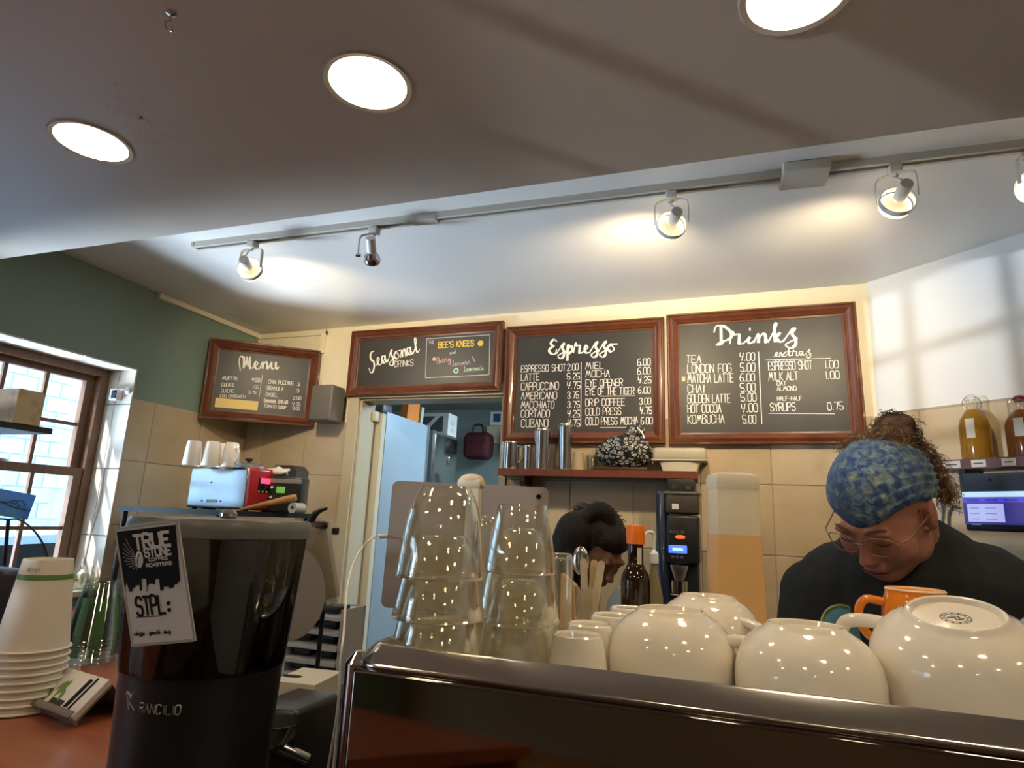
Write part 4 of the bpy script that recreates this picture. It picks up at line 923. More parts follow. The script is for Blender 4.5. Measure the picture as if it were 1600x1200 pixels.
# card hanging from the hopper
card_w = mat('card_white', (.66, .63, .60), .5); card_b = mat('card_black', (.010, .010, .011), .75, spec=.2)
tl, tr, bl = atD(182, 829, .478), atD(275, 816, .466), atD(190, 1008, .478)
KB = Board('hanging_card', 'black and white roaster card hung on the left of the hopper', tl, tr, bl, border=.0, frame=False, panel=card_w)
KB.e['category'] = 'card'
for ch in list(KB.e.children): bpy.data.objects.remove(ch)
KB.yp = -.0002; Wk, Hk = KB.w, KB.h
m = MB(); m.span((0, 0, 0), (Wk, .0006, Hk)); m.build('card_stock', card_w, KB.e, smooth=False)
c3 = (90, 820, 5.0)
sky = [(450, 57), (920, 0), (958, 440), (945, 445), (930, 468), (915, 462), (912, 478), (905, 490), (875, 500), (872, 482), (830, 482), (826, 512), (803, 515), (795, 425), (762, 425), (760, 468), (742, 458), (720, 460), (705, 475), (700, 525), (693, 420), (655, 420), (658, 515), (645, 515), (640, 470), (612, 472), (604, 490), (585, 495), (583, 520), (560, 520), (540, 440), (528, 495), (520, 520), (500, 500), (492, 520), (478, 480)]
def kp_(x, y): a = KB.loc(90 + x / 5, 820 + y / 5); return (a[0], a[1])
P = [kp_(*p) for p in sky]; m = MB(); m.prism([(min(max(a, .0004), Wk - .0004), -.0004, min(b, Hk - .0004)) for a, b in P], (0, .0003, 0)); m.build('skyline_print', card_b, KB.e, 'black print with a city skyline', smooth=False)
KB.yp = -.0007
KB.text(c3, [('TRUE', 606, 190, 880, 158, 105, 'caps', .85), ('STONE', 684, 250, 888, 228, 62, 'caps', .55), ('COFFEE', 715, 284, 862, 268, 22, 'caps', .2), ('ROASTERS', 696, 330, 892, 310, 24, 'caps', .25)], 'white_print', card_w, lw=.0028)
KB.yp = -.0003
KB.text(c3, [('STPL', 626, 708, 842, 690, 140, 'caps', .75), ('', 615, 722, 815, 712, 1, 'line', .25), ('classic . smooth . deep', 598, 866, 885, 846, 34, 'script', .2)], 'dark_print', card_b, lw=.0028)
m = MB()
for (x, y) in ((866, 612), (872, 665)):
    a = kp_(x, y); m.cyl((a[0], -.0002, a[1]), (a[0], -.0006, a[1]), .0016, seg=12)
m.build('dark_dots', card_b, KB.e, kind='stuff')
# coffee bean emblem with a wing
m = MB(); a = kp_(640, 270); m.ball((a[0], -.0006, a[1]), (.0036, .0003, .0066), Matrix.Rotation(.15, 3, 'Y'), 20, 8); m.build('bean_emblem', card_w, KB.e)
m = MB(); a1 = kp_(648, 225); a2 = kp_(640, 270); a3 = kp_(634, 318); m.ribbon(smooth_path([(a1[0], -.0011, a1[1]), (a2[0] - .0012, -.0011, a2[1]), (a3[0], -.0011, a3[1])], 4), .0008, (0, 1, 0)); m.build('bean_seam', card_b, KB.e, kind='stuff')
m = MB()
for k, (x, y) in enumerate([(535, 105), (520, 145), (515, 180), (512, 215), (515, 248), (525, 280), (540, 305), (560, 328), (590, 345), (622, 352)]):
    b = kp_(x, y); e_ = kp_(600 + k * 2, 215 + k * 11); mid = ((b[0] * .55 + e_[0] * .45), (b[1] * .5 + e_[1] * .5) - .0012)
    m.ribbon(smooth_path([(b[0], -.0007, b[1]), (mid[0], -.0007, mid[1]), (e_[0], -.0007, e_[1])], 4), .0007, (0, 1, 0))
m.build('wing_emblem', mat('card_grey', (.26, .25, .25), .5), KB.e, kind='stuff')
m = MB(); 
for a_, b_ in (((-.0018, -.0018), (0, Hk + .0018)), ((Wk, -.0018), (Wk + .0018, Hk + .0018)), ((0, -.0022), (Wk, 0)), ((0, Hk), (Wk, Hk + .0022))): m.span((a_[0], -.0003, a_[1]), (b_[0], .0009, b_[1]))
m.build('sleeve_edge', mat('sleeve_plastic', (.55, .55, .50), .25, trans=.3), KB.e, smooth=False)

# ================================================================= SERVICE BAR ON THE LEFT
BZ = 1.22
bar_ = thing('service_bar', 'reddish wooden service bar holding the paper cups', 'counter', (0, 0, 0))
poly = [(-2.0, -.5), (-.60, -.5), (-.60, .66), (-.92, .90), (-1.25, 1.0), (-2.0, 1.0)]
m = MB(); m.prism([(x, y, BZ - .035) for x, y in poly], (0, 0, .035)); m.build('bar_top', bar_wood, bar_, smooth=False)
pin = [(-1.97, -.47), (-.63, -.47), (-.63, .63), (-.93, .87), (-1.26, .97), (-1.97, .97)]
m = MB(); m.prism([(x, y, 0) for x, y in pin], (0, 0, BZ - .035)); m.build('bar_front', shelf_wood, bar_, smooth=False)

paper = mat('cup_paper', (.68, .64, .56), .55); paper_rim = mat('cup_paper_rim', (.72, .68, .60), .4); green_band = mat('green_band', (.10, .22, .05), .5)
def papercup(loc, label, band):
    t = thing('paper_cup', label, 'paper cup', loc, group='upturned paper cups nested in one stack')
    m = MB(); m.lathe([(.0440, .0), (.0305, .118), (.0300, .121), (.0285, .121), (.0285, .112), (0, .112), (0, .1115), (.0290, .111), (.0425, 0), (.0440, 0)], 44); m.build('wall', paper, t)
    m = MB(); m.tube([(.0452 * math.cos(a), .0452 * math.sin(a), .0022) for a in np.linspace(0, 2 * PI, 45)[:-1]], .0019, 8, closed=True); m.build('rolled_rim', paper_rim, t)
    if band:
        r = lambda z: .0440 - (z / .118) * .0135 + .00025
        m = MB(); m.lathe([(r(.094), .094), (r(.101), .101)], 44); m.build('green_stripe', green_band, t, 'green printed stripe')
        m = MB()
        for k in range(5):
            a = -1.35 + k * .11; m.box(((r(.108) + .0002) * math.cos(a), (r(.108) + .0002) * math.sin(a), .108), (.0004, .0020, .0065 if k % 2 else .004), Euler((0, 0, a)).to_matrix())
        m.build('printed_mark', mat('pale_green_print', (.42, .45, .33), .6), t, 'faint printed mark', kind='stuff')
    return t
cp_ = onZ(42, 1092, BZ); cp_ = Vector((cp_.x + .0, cp_.y + .045, BZ + .0008)); cxy = atD(52, 1000, .865)
n = 9; pc1 = papercup((cxy.x, cxy.y, BZ + .0008 + .0095 * (n - 1)), 'topmost upturned paper cup of the stack, green stripe near its base', True)
pc2 = papercup((cxy.x, cxy.y, BZ + .0008), 'bottom paper cup of the upturned stack, rim on the bar', False)
ords = ['second', 'third', 'fourth', 'fifth', 'sixth', 'seventh', 'eighth']
for k in range(1, n - 1): dup(pc2, (cxy.x, cxy.y, BZ + .0008 + .0095 * k), '%s paper cup rim from the bottom of the upturned stack' % ords[k - 1])

pet = thin_glass('pet_plastic', (.86, .90, .86), .14); pet_green = mat('green_print', (.045, .16, .03), .4, trans=.0)
def petcup(loc, label):
    t = thing('plastic_cup', label, 'plastic cup', loc, group='upturned clear plastic cups with a green print')
    m = MB(); m.lathe([(.0430, 0), (.0445, .002), (.0430, .004), (.0300, .098), (.0275, .103), (.024, .100), (0, .099)], 36); m.build('wall', pet, t)
    m = MB(); r = lambda z: .0432 - (z - .004) / .094 * .0132 - .0004
    m.lathe([(r(.066), .066), (r(.074), .074)], 36); 
    for k in range(8):
        a0_ = 2 * PI * k / 8; vs = []
        for j in range(4):
            a = a0_ + (j / 3) * .42
            for z in (.012, .066): vs.append((r(z) * math.cos(a), r(z) * math.sin(a), z))
        m.add(vs, [(2 * j, 2 * j + 2, 2 * j + 3, 2 * j + 1) for j in range(3)])
    m.build('green_print', pet_green, t); return t
gc = atD(146, 1000, 1.12); nn = 6
p0 = petcup((gc.x, gc.y, BZ + .0008), 'lowest of the upturned clear cups with green print')
for k in range(1, nn): dup(p0, (gc.x, gc.y, BZ + .0008 + .0075 * k), '%s from the bottom of the upturned clear cups with green print' % (['second', 'third', 'fourth', 'fifth', 'sixth, topmost'][k - 1]))

# business cards on a small easel
BL, BR, TL = onZ(38, 1102, BZ + .006), onZ(112, 1130, BZ + .006), atD(76, 1034, .93)
bh = thing('card_holder', 'small clear easel holding photo business cards on the bar', 'card holder', BL)
ux = (BR - BL); wd = ux.length; ux.normalize(); up = TL - BL; up = up - ux * up.dot(ux); hg = .058; up = Vector((-ux.y * .72, ux.x * .72, .69)).normalized(); nr = ux.cross(up).normalized()
if nr.y > 0: nr = -nr
def bhp(a, b, c=0): return ux * a + up * b + nr * c
def slab(m, a0, a1, b0, b1, c0, c1): m.prism([bhp(a0, b0, c0), bhp(a1, b0, c0), bhp(a1, b1, c0), bhp(a0, b1, c0)], nr * (c1 - c0))
for k in range(4):
    m = MB(); slab(m, .002 + .0006 * k, wd - .002 + .0006 * k, .004, hg, -.003 + .0022 * k, -.0012 + .0022 * k); m.build('business_card', card_w, bh, smooth=False)
m = MB(); slab(m, 0, wd + .004, 0, .003, -.005, .012); slab(m, 0, wd + .004, .0, .009, .0108, .012); m.prism([bhp(0, 0, -.0035), bhp(wd, 0, -.0035), bhp(wd, hg * .98, -.0035), bhp(0, hg * .98, -.0035)], nr * -.0012)
tp0, tp1 = bhp(0, hg * .98, -.005), bhp(wd, hg * .98, -.005); bk = Vector((-ux.y, ux.x, 0)) * .028
m.prism([tp0, tp1, Vector((tp1.x, tp1.y, -.006)) + bk, Vector((tp0.x, tp0.y, -.006)) + bk], nr * -.0012); m.build('easel', mat('easel_plastic', (.20, .17, .15), .2), bh, smooth=False)
C0 = .0055
m = MB(); slab(m, wd * .80, wd * .84, .006, hg - .002, C0, C0 + .0003); slab(m, wd * .70, wd * .77, .012, hg - .006, C0, C0 + .0003); m.build('dark_print', card_b, bh, smooth=False, kind='stuff')
m = MB()
for (a, b, s_, an) in ((.28, .35, .011, .3), (.42, .55, .014, -.2), (.50, .42, .010, .5), (.36, .6, .009, -.5)):
    c = bhp(wd * a, hg * b, C0); P = [(0, -s_), (s_ * .38, -s_ * .2), (s_ * .3, s_ * .5), (0, s_), (-s_ * .3, s_ * .5), (-s_ * .38, -s_ * .2)]
    m.prism([c + ux * (x * math.cos(an) - y * math.sin(an)) + up * (x * math.sin(an) + y * math.cos(an)) for x, y in P], nr * .0003)
m.build('leaf_print', mat('leaf_green', (.14, .24, .07), .6), bh, smooth=False, kind='stuff')
m = MB(); slab(m, wd * .08, wd * .22, .008, hg * .45, C0, C0 + .0002); slab(m, wd * .40, wd * .66, .006, hg * .32, C0, C0 + .0002); m.build('dark_print', mat('dark_leaf', (.03, .035, .03), .6), bh, smooth=False, kind='stuff')

# flexible wire stand with a blue postcard, and the small display at the frame edge
q = atD(12, 905, 1.30); ps = thing('postcard_stand', 'wire stand holding a blue postcard in front of the window', 'postcard stand', (q.x, q.y, BZ))
# keep it standing on the side of the bar
wire = mat('dark_wire', (.03, .03, .05), .4, metal=.6)
def rel(px, py, d): p = atD(px, py, d); return Vector((p.x - q.x, p.y - q.y, p.z - BZ))
m = MB(); m.rbox((0, 0, .005), (.07, .07, .01), .003); m.build('base', black_plastic, ps)
m = MB(); m.tube([(0, 0, .01), rel(8, 870, 1.30), rel(13, 812, 1.30)], .0035, 8); m.build('post', wire, ps)
m = MB(); m.tube(smooth_path([rel(13, 812, 1.30), rel(30, 812, 1.30), rel(52, 828, 1.30), rel(68, 852, 1.30), rel(78, 885, 1.30)], 6), .002, 6); m.tube(smooth_path([rel(13, 812, 1.30), rel(-5, 812, 1.30), rel(-20, 830, 1.30)], 6), .002, 6); m.build('curved_arm', wire, ps)
pts = [rel(-30, 758, 1.305), rel(56, 774, 1.305), rel(42, 812, 1.305), rel(-40, 800, 1.305)]; m = MB(); m.prism(pts, (0, .0012, 0)); m.build('postcard', mat('blue_postcard', (.03, .17, .55), .4, noise=(14, (.10, .30, .22), (1, 1, 1), .45, .8)), ps, 'blue postcard with a green corner', smooth=False)
m = MB(); m.tube(smooth_path([rel(-25, 790, 1.300), rel(0, 784, 1.300), rel(20, 792, 1.300), rel(42, 798, 1.300)], 5), .0011, 5); m.tube(smooth_path([rel(10, 786, 1.3), rel(24, 782, 1.3), rel(30, 792, 1.3)], 4), .001, 5); m.build('branch_print', black_satin, ps, kind='stuff')
q = atD(-6, 640, 1.20); fs_ = thing('display_shelf', 'dark ledge with a cream box at the left frame edge', 'shelf', (q.x, q.y, BZ))
def rl2(px, py, d=1.2): p = atD(px, py, d); return Vector((p.x - q.x, p.y - q.y, p.z - BZ))
a = rl2(18, 660); zt_ = a.z
m = MB(); m.span((a.x - .16, a.y - .02, zt_ - .012), (a.x + .0, a.y + .08, zt_ + .0)); m.build('ledge', black_satin, fs_, smooth=False)
m = MB(); m.cyl((a.x - .10, a.y + .03, 0), (a.x - .10, a.y + .03, zt_), .006); m.lathe([(0, 0), (.05, 0), (.045, .008), (0, .01)], 24, (a.x - .10, a.y + .03, 0)); m.build('post', black_plastic, fs_)
z2 = rl2(20, 604).z
m = MB(); m.span((a.x - .15, a.y, zt_ + .0005), (a.x + .002, a.y + .05, z2)); m.build('box', mat('cream_box', (.40, .34, .24), .6, noise=(40, (.25, .21, .14), (1, 1, 1), .5, .7)), fs_, 'cream printed box', smooth=False)
# black register block lower left
q = atD(-2, 950, 1.06); t = thing('payment_terminal', 'black payment terminal cut by the left frame edge behind the paper cups', 'payment terminal', (q.x - .05, q.y + .02, BZ))
hz = atD(8, 893, 1.06).z - BZ
m = MB(); m.rbox((0, 0, hz / 2), (.115, .06, hz), .008, rot=None); m.build('housing', mat('terminal_black', (.02, .02, .035), .4), t)
m = MB(); m.box((0, -.0305, hz * .6), (.09, .001, hz * .5)); m.build('screen', black_gloss, t, smooth=False)
pts = [atD(*q) for q in ((92, 908, 1.5), (120, 893, 1.7), (150, 873, 1.9), (182, 858, 2.05))]

# ================================================================= WINDOW-SIDE COUNTER AND SILL
sc_ = thing('side_counter', 'dark red wooden counter below the side window', 'counter', (0, 0, 0))
m = MB(); m.span((XL + .01, 1.86, 1.012), (-2.08, 2.09, 1.05)); m.build('counter_slab', mat('red_counter', (.34, .08, .06), .3, coat=.3), sc_, smooth=False)
m = MB(); m.span((XL + .01, 1.88, 0), (-2.10, 2.08, 1.012)); m.build('cabinet', mat('dark_red_cabinet', (.10, .018, .016), .4), sc_, smooth=False)
SZ = WZ0 + .012
def sillp(px, py): p = onX(px, py, XL - .05); return Vector((XL - .05, p.y, SZ))
p = sillp(163, 920)
t = thing('steel_canister', 'tall brushed steel canister on the window sill', 'canister', p)
m = MB(); m.lathe([(0, 0), (.034, 0), (.036, .003), (.036, .150), (.034, .153), (0, .153)], 32); m.build('body', brushed, t)
m = MB(); m.lathe([(.0363, .152), (.0375, .153), (.0375, .162), (.034, .166), (0, .167)], 32); m.build('lid', black_satin, t)
p = sillp(132, 925)
t = thing('glass_jug', 'round clear glass jug on the sill left of the canister', 'jug', p)
m = MB(); m.lathe([(0, 0), (.035, 0), (.050, .02), (.053, .045), (.046, .07), (.034, .085), (.036, .10), (.034, .10), (.032, .085), (.044, .07), (.050, .045), (.047, .02), (0, .004)], 36); m.build('body', glass, t)
p = sillp(185, 925)
t = thing('glass_jug', 'small rounded white glass bowl right of the canister on the sill', 'bowl', (p.x, min(p.y, 2.15), SZ))
m = MB(); m.lathe([(0, 0), (.03, 0), (.045, .03), (.046, .05), (.036, .07), (.034, .07), (.043, .05), (.042, .03), (0, .004)], 32); m.build('body', clear_plastic, t)
p = onX(105, 905, XL - .04); t = thing('glass_bottle', 'small pale blue glass beside the paper cups on the sill', 'glass', (XL - .06, p.y, SZ))
m = MB(); m.lathe([(0, 0), (.025, 0), (.028, .06), (.022, .09), (.020, .09), (.025, .06), (0, .004)], 24); m.build('body', clear_plastic, t)
# white cable at the jamb and sensor box
m = MB(); m.tube(smooth_path([(XL - .085, WY1 - .012, 1.66), (XL - .075, WY1 - .013, 1.5), (XL - .095, WY1 - .012, 1.35), (XL - .105, WY1 - .012, 1.2), (XL - .10, WY1 - .012, SZ + .01)], 6), .003, 6); tag(m.build('jamb_cable', white_plastic), 'white cable hanging down the tiled window jamb', 'cable')
p = onY(181, 617, WY1 - .02)
t = thing('wall_sensor', 'small white sensor box with a dark face high on the window jamb', 'sensor', p)
m = MB(); m.rbox((0, 0, 0), (.055, .03, .06), .006); m.build('housing', white_plastic, t)
m = MB(); m.rbox((.006, -.0155, 0), (.032, .004, .042), .002); m.build('face', black_gloss, t)
p = onY(200, 610, WY1 - .02); t = thing('suction_hook', 'round white suction hook beside the sensor box', 'hook', (XL - .018, WY1 - .012, p.z))
m = MB(); m.lathe([(0, -.004), (.020, -.004), (.017, .004), (.006, .010), (0, .011)], 24, (0, 0, 0), (0, -1, 0)); m.build('cup', white_plastic, t)
m = MB(); m.tube(smooth_path([(0, -.010, .0), (-.012, -.02, .004), (-.024, -.022, .0)], 4), .003, 8); m.build('arm', white_plastic, t)
# ================================================================= CORNER RACK WITH APPLIANCES
RZ = 1.488
rxr = onY(472, 806, 2.66).x + 2.14
rk = thing('corner_rack', 'black metal rack in the left corner under the food menu', 'rack', (-2.14, 2.48, 0))
m = MB(); m.span((-.47, -.34, RZ - .022), (rxr, .26, RZ)); m.build('top_shelf', black_satin, rk, smooth=False)
m = MB(); m.span((-.47, -.34, 1.0), (rxr, .26, 1.02)); m.build('lower_shelf', black_satin, rk, smooth=False)
for x in (-.45, rxr - .02):
    for y in (-.32, .24): m = MB(); m.cyl((x, y, 0), (x, y, RZ - .022), .012); m.build('post', black_satin, rk)
P2 = atD(381, 796, 2.80); yaw = math.radians(-3)
ap = thing('countertop_oven', 'steel-sided countertop appliance with a red front panel and glowing red digits', 'oven', (P2.x, P2.y, RZ), yaw)
L_, Dp, Hh = .365, .17, .196
m = MB(); m.rbox((-L_ / 2, Dp / 2, Hh / 2 + .003), (L_, Dp, Hh - .006), .014, 4); m.build('body', mat('appliance_steel', (.66, .66, .66), .24, metal=1), ap)
m = MB(); m.rbox((.010, Dp / 2, Hh / 2 + .004), (.030, Dp + .004, Hh - .006), .012, 4); m.build('front_panel', mat('red_enamel', (.42, .012, .018), .25, coat=.5), ap, 'glossy red front panel')
m = MB(); m.rbox((.0255, Dp * .5, Hh * .62), (.004, .085, .065), .003); m.build('display_bezel', black_gloss, ap)
m = MB(); m.rbox((.0280, Dp * .48, Hh * .72), (.002, .058, .024), .002); m.build('digit_display', mat('red_led', (.9, .02, .05), emit=(1, .03, .08), estr=3.0), ap, 'glowing red display')
for k in range(3): m = MB(); m.cyl((.0265, Dp * .42 + (k - 1) * .024, Hh * .47), (.029, Dp * .42 + (k - 1) * .024, Hh * .47), .004); m.build('button', white_plastic, ap)
m = MB(); m.tube([(.0258, Dp * .42 + .008 * math.cos(a) * 1.6, Hh * .25 + .006 * math.sin(a)) for a in np.linspace(0, 6, 14)], .0012, 5); m.build('badge', steel, ap)
m = MB(); m.rbox((-L_ * .55, -.002, .04), (.060, .004, .014), .001); m.build('side_label', mat('grey_label', (.42, .45, .40), .5), ap)
for x, z in ((-L_ * .72, .04), (-L_ * .40, .04), (-L_ * .60, .125)): m = MB(); m.cyl((x, -.001, z), (x, -.003, z), .0035); m.build('screw', black_satin, ap)
for x in (-L_ + .03, -.02):
    for y in (.03, Dp - .03): m = MB(); m.cyl((x, y, 0), (x, y, .014), .012); m.build('foot', black_plastic, ap)
def white_mug(loc, label, rz, first=None):
    if first: return dup(first, loc, label, (0, 0, rz))
    t = thing('white_mug', label, 'mug', loc, (0, 0, rz), 'white mugs upturned on the appliance')
    m = MB(); m.lathe([(.040, 0), (.041, .004), (.033, .095), (.030, .112), (.026, .115), (0, .114), (0, .110), (.029, .106), (.038, .004), (.040, 0)], 32); m.build('body', porcelain, t)
    m = MB(); m.tube(smooth_path([(.036, 0, .088), (.055, 0, .084), (.060, 0, .055), (.050, 0, .028), (.038, 0, .022)], 4), .0052, 8); m.build('handle', porcelain, t); return t
T_ = RZ + Hh
w0 = white_mug(Vector((*atD(298, 733, 2.86).xy, T_)), 'white mug upturned at the far left of the appliance top', 2.6)
white_mug(Vector((*atD(328, 733, 2.86).xy, T_)), 'white mug upturned second from the left on the appliance', 2.3, w0)
white_mug(Vector((*atD(342, 729, 2.95).xy, T_)), 'white mug upturned behind the others on the appliance', 1.5, w0)
white_mug(Vector((*atD(358, 733, 2.88).xy, T_)), 'white mug upturned with its handle to the right, nearest the round lid', -.3, w0)
p = atD(327, 735, 3.08); t = thing('dark_capped_bottle', 'slim bottle with a dark cap behind the white mugs', 'bottle', (p.x, p.y, RZ))
m = MB(); m.lathe([(0, 0), (.03, 0), (.03, .22), (.012, .27), (.012, .30), (0, .30)], 24); m.build('body', mat('pale_bottle', (.45, .38, .26), .3), t)
m = MB(); m.lathe([(.020, .298), (.021, .300), (.021, .328), (0, .332)], 20); m.build('cap', black_plastic, t)
p = atD(388, 727, 2.93); t = thing('pot_lid', 'round silver lid with a black knob on the red appliance end', 'lid', (p.x, p.y, T_))
m = MB(); m.lathe([(.072, 0), (.074, .002), (.074, .014), (.070, .018), (.05, .026), (0, .030), (0, 0)], 36); m.build('dome', brushed, t)
m = MB(); m.lathe([(.008, .028), (.008, .036), (.018, .038), (.018, .048), (0, .050)], 20); m.build('knob', black_plastic, t)
p = atD(449, 786, 2.96); t = thing('digital_brewer', 'black appliance with a green display beside the red panel', 'coffee maker', (p.x, p.y, RZ), math.radians(20))
m = MB(); m.rbox((0, 0, .085), (.155, .12, .165), .008); m.build('housing', black_satin, t)
m = MB(); m.rbox((0, -.062, .145), (.150, .006, .022), .003); m.build('top_band', mat('dim_grey_band', (.20, .20, .19), .4), t)
m = MB(); m.rbox((-.018, -.0615, .105), (.040, .004, .030), .001); m.build('green_display', mat('green_lcd', (.10, .25, .04), emit=(.25, .7, .1), estr=.35), t, 'small green display')
for x, z in ((-.06, .115), (-.06, .07), (.035, .07), (.055, .075)): m = MB(); m.cyl((x, -.060, z), (x, -.065, z), .006); m.build('button', white_plastic, t)
p = atD(456, 770, 3.20); t = thing('storage_crate', 'tall dark box behind the green-display appliance', 'box', (p.x, p.y + .0, RZ))
m = MB(); m.prism([(-.08, 0, 0), (.09, 0, 0), (.09, 0, .21), (.06, 0, .235), (-.04, 0, .235), (-.08, 0, .19)], (0, -.10, 0)); m.build('body', mat('dark_brown_box', (.045, .03, .02), .5), t, smooth=False)
a, b = atD(374, 799, 2.72), atD(464, 777, 2.80); a.z = RZ + .0065; t = thing('wooden_paddle', 'pale wooden paddle lying across the rack, pointing up right', 'paddle', a)
d = b - a; m = MB(); m.tube([(0, 0, 0), d * .3, d * .6, d * .8, d * .97, d], [.006, .010, .014, .017, .016, .010], 12); m.build('blade', mat('paddle_wood', (.50, .27, .09), .45, noise=(12, (.40, .2, .06), (1, 1, 8), .3, .7)), t)
p = atD(462, 796, 2.75); t = thing('paper_roll', 'small pale round roll at the right end of the rack', 'roll', (p.x - .02, p.y, RZ + .024))
m = MB(); m.lathe([(.008, 0), (.023, 0), (.023, .07), (.008, .07), (.008, 0)], 24, (0, 0, 0), (0, 1, 0)); m.build('paper', mat('roll_paper', (.45, .40, .30), .6), t)
# crumpled white bag behind
p = atD(426, 748, 2.98); t = thing('cloth_bundle', 'crumpled white plastic bag on top of the green-display appliance', 'bag', (p.x, p.y, RZ + .168))
bm = bmesh.new(); bmesh.ops.create_icosphere(bm, subdivisions=3, radius=1)
for v in bm.verts:
    k = 1 + .28 * math.sin(v.co.x * 7 + v.co.y * 5) * math.cos(v.co.z * 6 + v.co.x * 4)
    v.co = Vector((v.co.x * .085 * k, v.co.y * .04, max(v.co.z, -.3) * .030 * k + .012 + v.co.x * .012))
me = bpy.data.meshes.new('bag'); bm.to_mesh(me); bm.free(); me.materials.append(mat('white_bag', (.66, .64, .58), .4)); me.polygons.foreach_set('use_smooth', [True] * len(me.polygons)); ob = bpy.data.objects.new('sheet', me); COL.objects.link(ob); ob.parent = t

# ================================================================= RIGHT OF THE GRINDER
q = atD(470, 1062, 1.33)
t = thing('napkin_box', 'white box with an oval slot on the side worktop', 'box', (q.x, q.y + .03, WT), math.radians(8)); hh = q.z - WT
card_box = mat('box_white', (.68, .62, .50), .55)
m = MB(); m.span((-.055, -.06, 0), (.045, .07, hh)); m.build('carton', card_box, t, smooth=False)
m = MB(); m.ball((-.035, -.01, hh + .0006), (.024, .012, .0012)); m.build('slot', black_plastic, t)
q = atD(484, 1048, 2.15)
t = thing('lid_organizer', 'white tiered organizer with dark slots behind the grinder', 'organizer', (q.x, q.y, WT)); hz = atD(484, 952, 2.15).z - WT
m = MB(); m.span((-.115, 0, 0), (-.108, .15, hz)); m.span((.103, 0, 0), (.11, .15, hz)); m.span((-.115, .145, 0), (.11, .15, hz)); m.build('frame', mat('organizer_white', (.50, .49, .45), .4), t, smooth=False)
nt_ = 5
for k in range(nt_):
    z = hz * (k + .25) / nt_; m = MB(); m.prism([(-.108, -.01, z), (.103, -.01, z), (.103, .145, z + .02), (-.108, .145, z + .02)], (0, 0, .012)); m.build('tray', MATS['organizer_white'], t, smooth=False)
    for x in (-.055, .045): m = MB(); m.rbox((x, .055, z + .033), (.07, .08, .022), .005); m.build('lid_stack', black_plastic, t)
# clear sleeve of paper filters on a dark pole stand
q = atD(500, 1000, 1.62); fs_ = thing('filter_stand', 'dark stand holding a clear sleeve of paper filters', 'stand', (q.x, q.y, WT))
def rf(px, py, d=1.58): p = atD(px, py, d); return Vector((p.x - q.x, p.y - q.y, p.z - WT))
m = MB(); m.lathe([(0, 0), (.05, 0), (.05, .008), (.006, .012), (.006, .02), (0, .02)], 24); top = rf(498, 815, 1.62); m.tube([(0, 0, .01), (0, 0, top.z * .6), top], .006, 8); m.build('pole', black_plastic, fs_)
m = MB(); m.tube(smooth_path([rf(484, 820, 1.60), rf(490, 806, 1.60), rf(500, 798, 1.60), rf(511, 794, 1.60)], 4), [.010, .0105, .010, .0095, .009, .009, .008, .007, .0065, .006, .005, .0045, .004][:13], 8); m.build('curved_handle', black_plastic, fs_)
m = MB(); c_ = rf(495, 820, 1.60); m.rbox(c_, (.065, .03, .018), .005); c_ = rf(524, 830, 1.62); m.rbox(c_, (.012, .02, .018), .003); m.build('clip', black_plastic, fs_)
S = [rf(438, 838, 1.56), rf(512, 812, 1.58), rf(531, 940, 1.58), rf(520, 948, 1.58), rf(480, 962, 1.56), rf(435, 975, 1.55)]
m = MB(); m.prism([s_ + Vector((0, .012, 0)) for s_ in [rf(450, 834, 1.56), rf(510, 816, 1.58), rf(527, 932, 1.58), rf(440, 955, 1.56)]], (0, .0015, 0)); m.build('card_backing', mat('filter_card', (.62, .56, .48), .6), fs_, smooth=False)
cc = rf(448, 925, 1.555); rr = (rf(520, 925, 1.555) - cc).length; m = MB(); m.lathe([(0, 0), (rr, 0), (rr, .002), (0, .004)], 48, cc + Vector((0, .004, 0)), (-.05, -1, -.05)); m.build('paper_filter', mat('taupe_filter', (.24, .19, .14), .6), fs_, 'round taupe paper filters')
m = MB(); m.prism([s_ + Vector((0, -.012, 0)) for s_ in S], (0, .001, 0)); m.build('clear_sleeve', clear_plastic, fs_, smooth=False)

# ================================================================= BACK ROOM THROUGH THE DOORWAY
fr = thing('refrigerator', 'tall blue-grey steel refrigerator seen side-on through the doorway', 'refrigerator', (-1.90, 3.20, 0))
fsteel = mat('fridge_steel', (.40, .50, .58), .42, metal=.35, noise=(1.5, (.36, .46, .54), (1, 1, 1), .3, .7))
m = MB(); m.span((-.62, .01, .02), (0, .56, 2.10)); m.build('cabinet', fsteel, fr, smooth=False)
m = MB(); m.span((-.60, -.035, .10), (-.004, .006, 2.085)); m.build('door', mat('fridge_door', (.60, .56, .44), .4), fr, 'cream edged door', smooth=False)
m = MB(); m.rbox((-.035, -.06, 2.06), (.03, .05, .06), .006); m.build('hinge_cap', MATS['fridge_door'], fr)
m = MB(); m.span((.0, .545, .02), (.006, .575, 2.10)); m.build('edge_trim', brushed, fr, smooth=False)
def rbx(name, label, cat, px0, py0, px1, py1, Y, dep, mt, z0=None, rz=0):
    a = onY(px0, py0, Y); b = onY(px1, py1, Y); zz = b.z if z0 is None else z0
    t = thing(name, label, cat, ((a.x + b.x) / 2, Y, zz), rz); w = abs(b.x - a.x); h = a.z - zz
    return t, w, h
FT = 2.10
t = thing('orange_bag', 'orange packet leaning on top of the refrigerator', 'packet', (-1.955, 3.61, FT)); h = onX(640, 628, -1.95).z - FT
m = MB(); m.prism([(0, -.06, 0), (0, .10, 0), (0, .11, h + .03), (0, -.05, h - .0)], (-.05, 0, 0)); m.build('wrapper', mat('orange_wrap', (.75, .22, .03), .5), t, smooth=False)
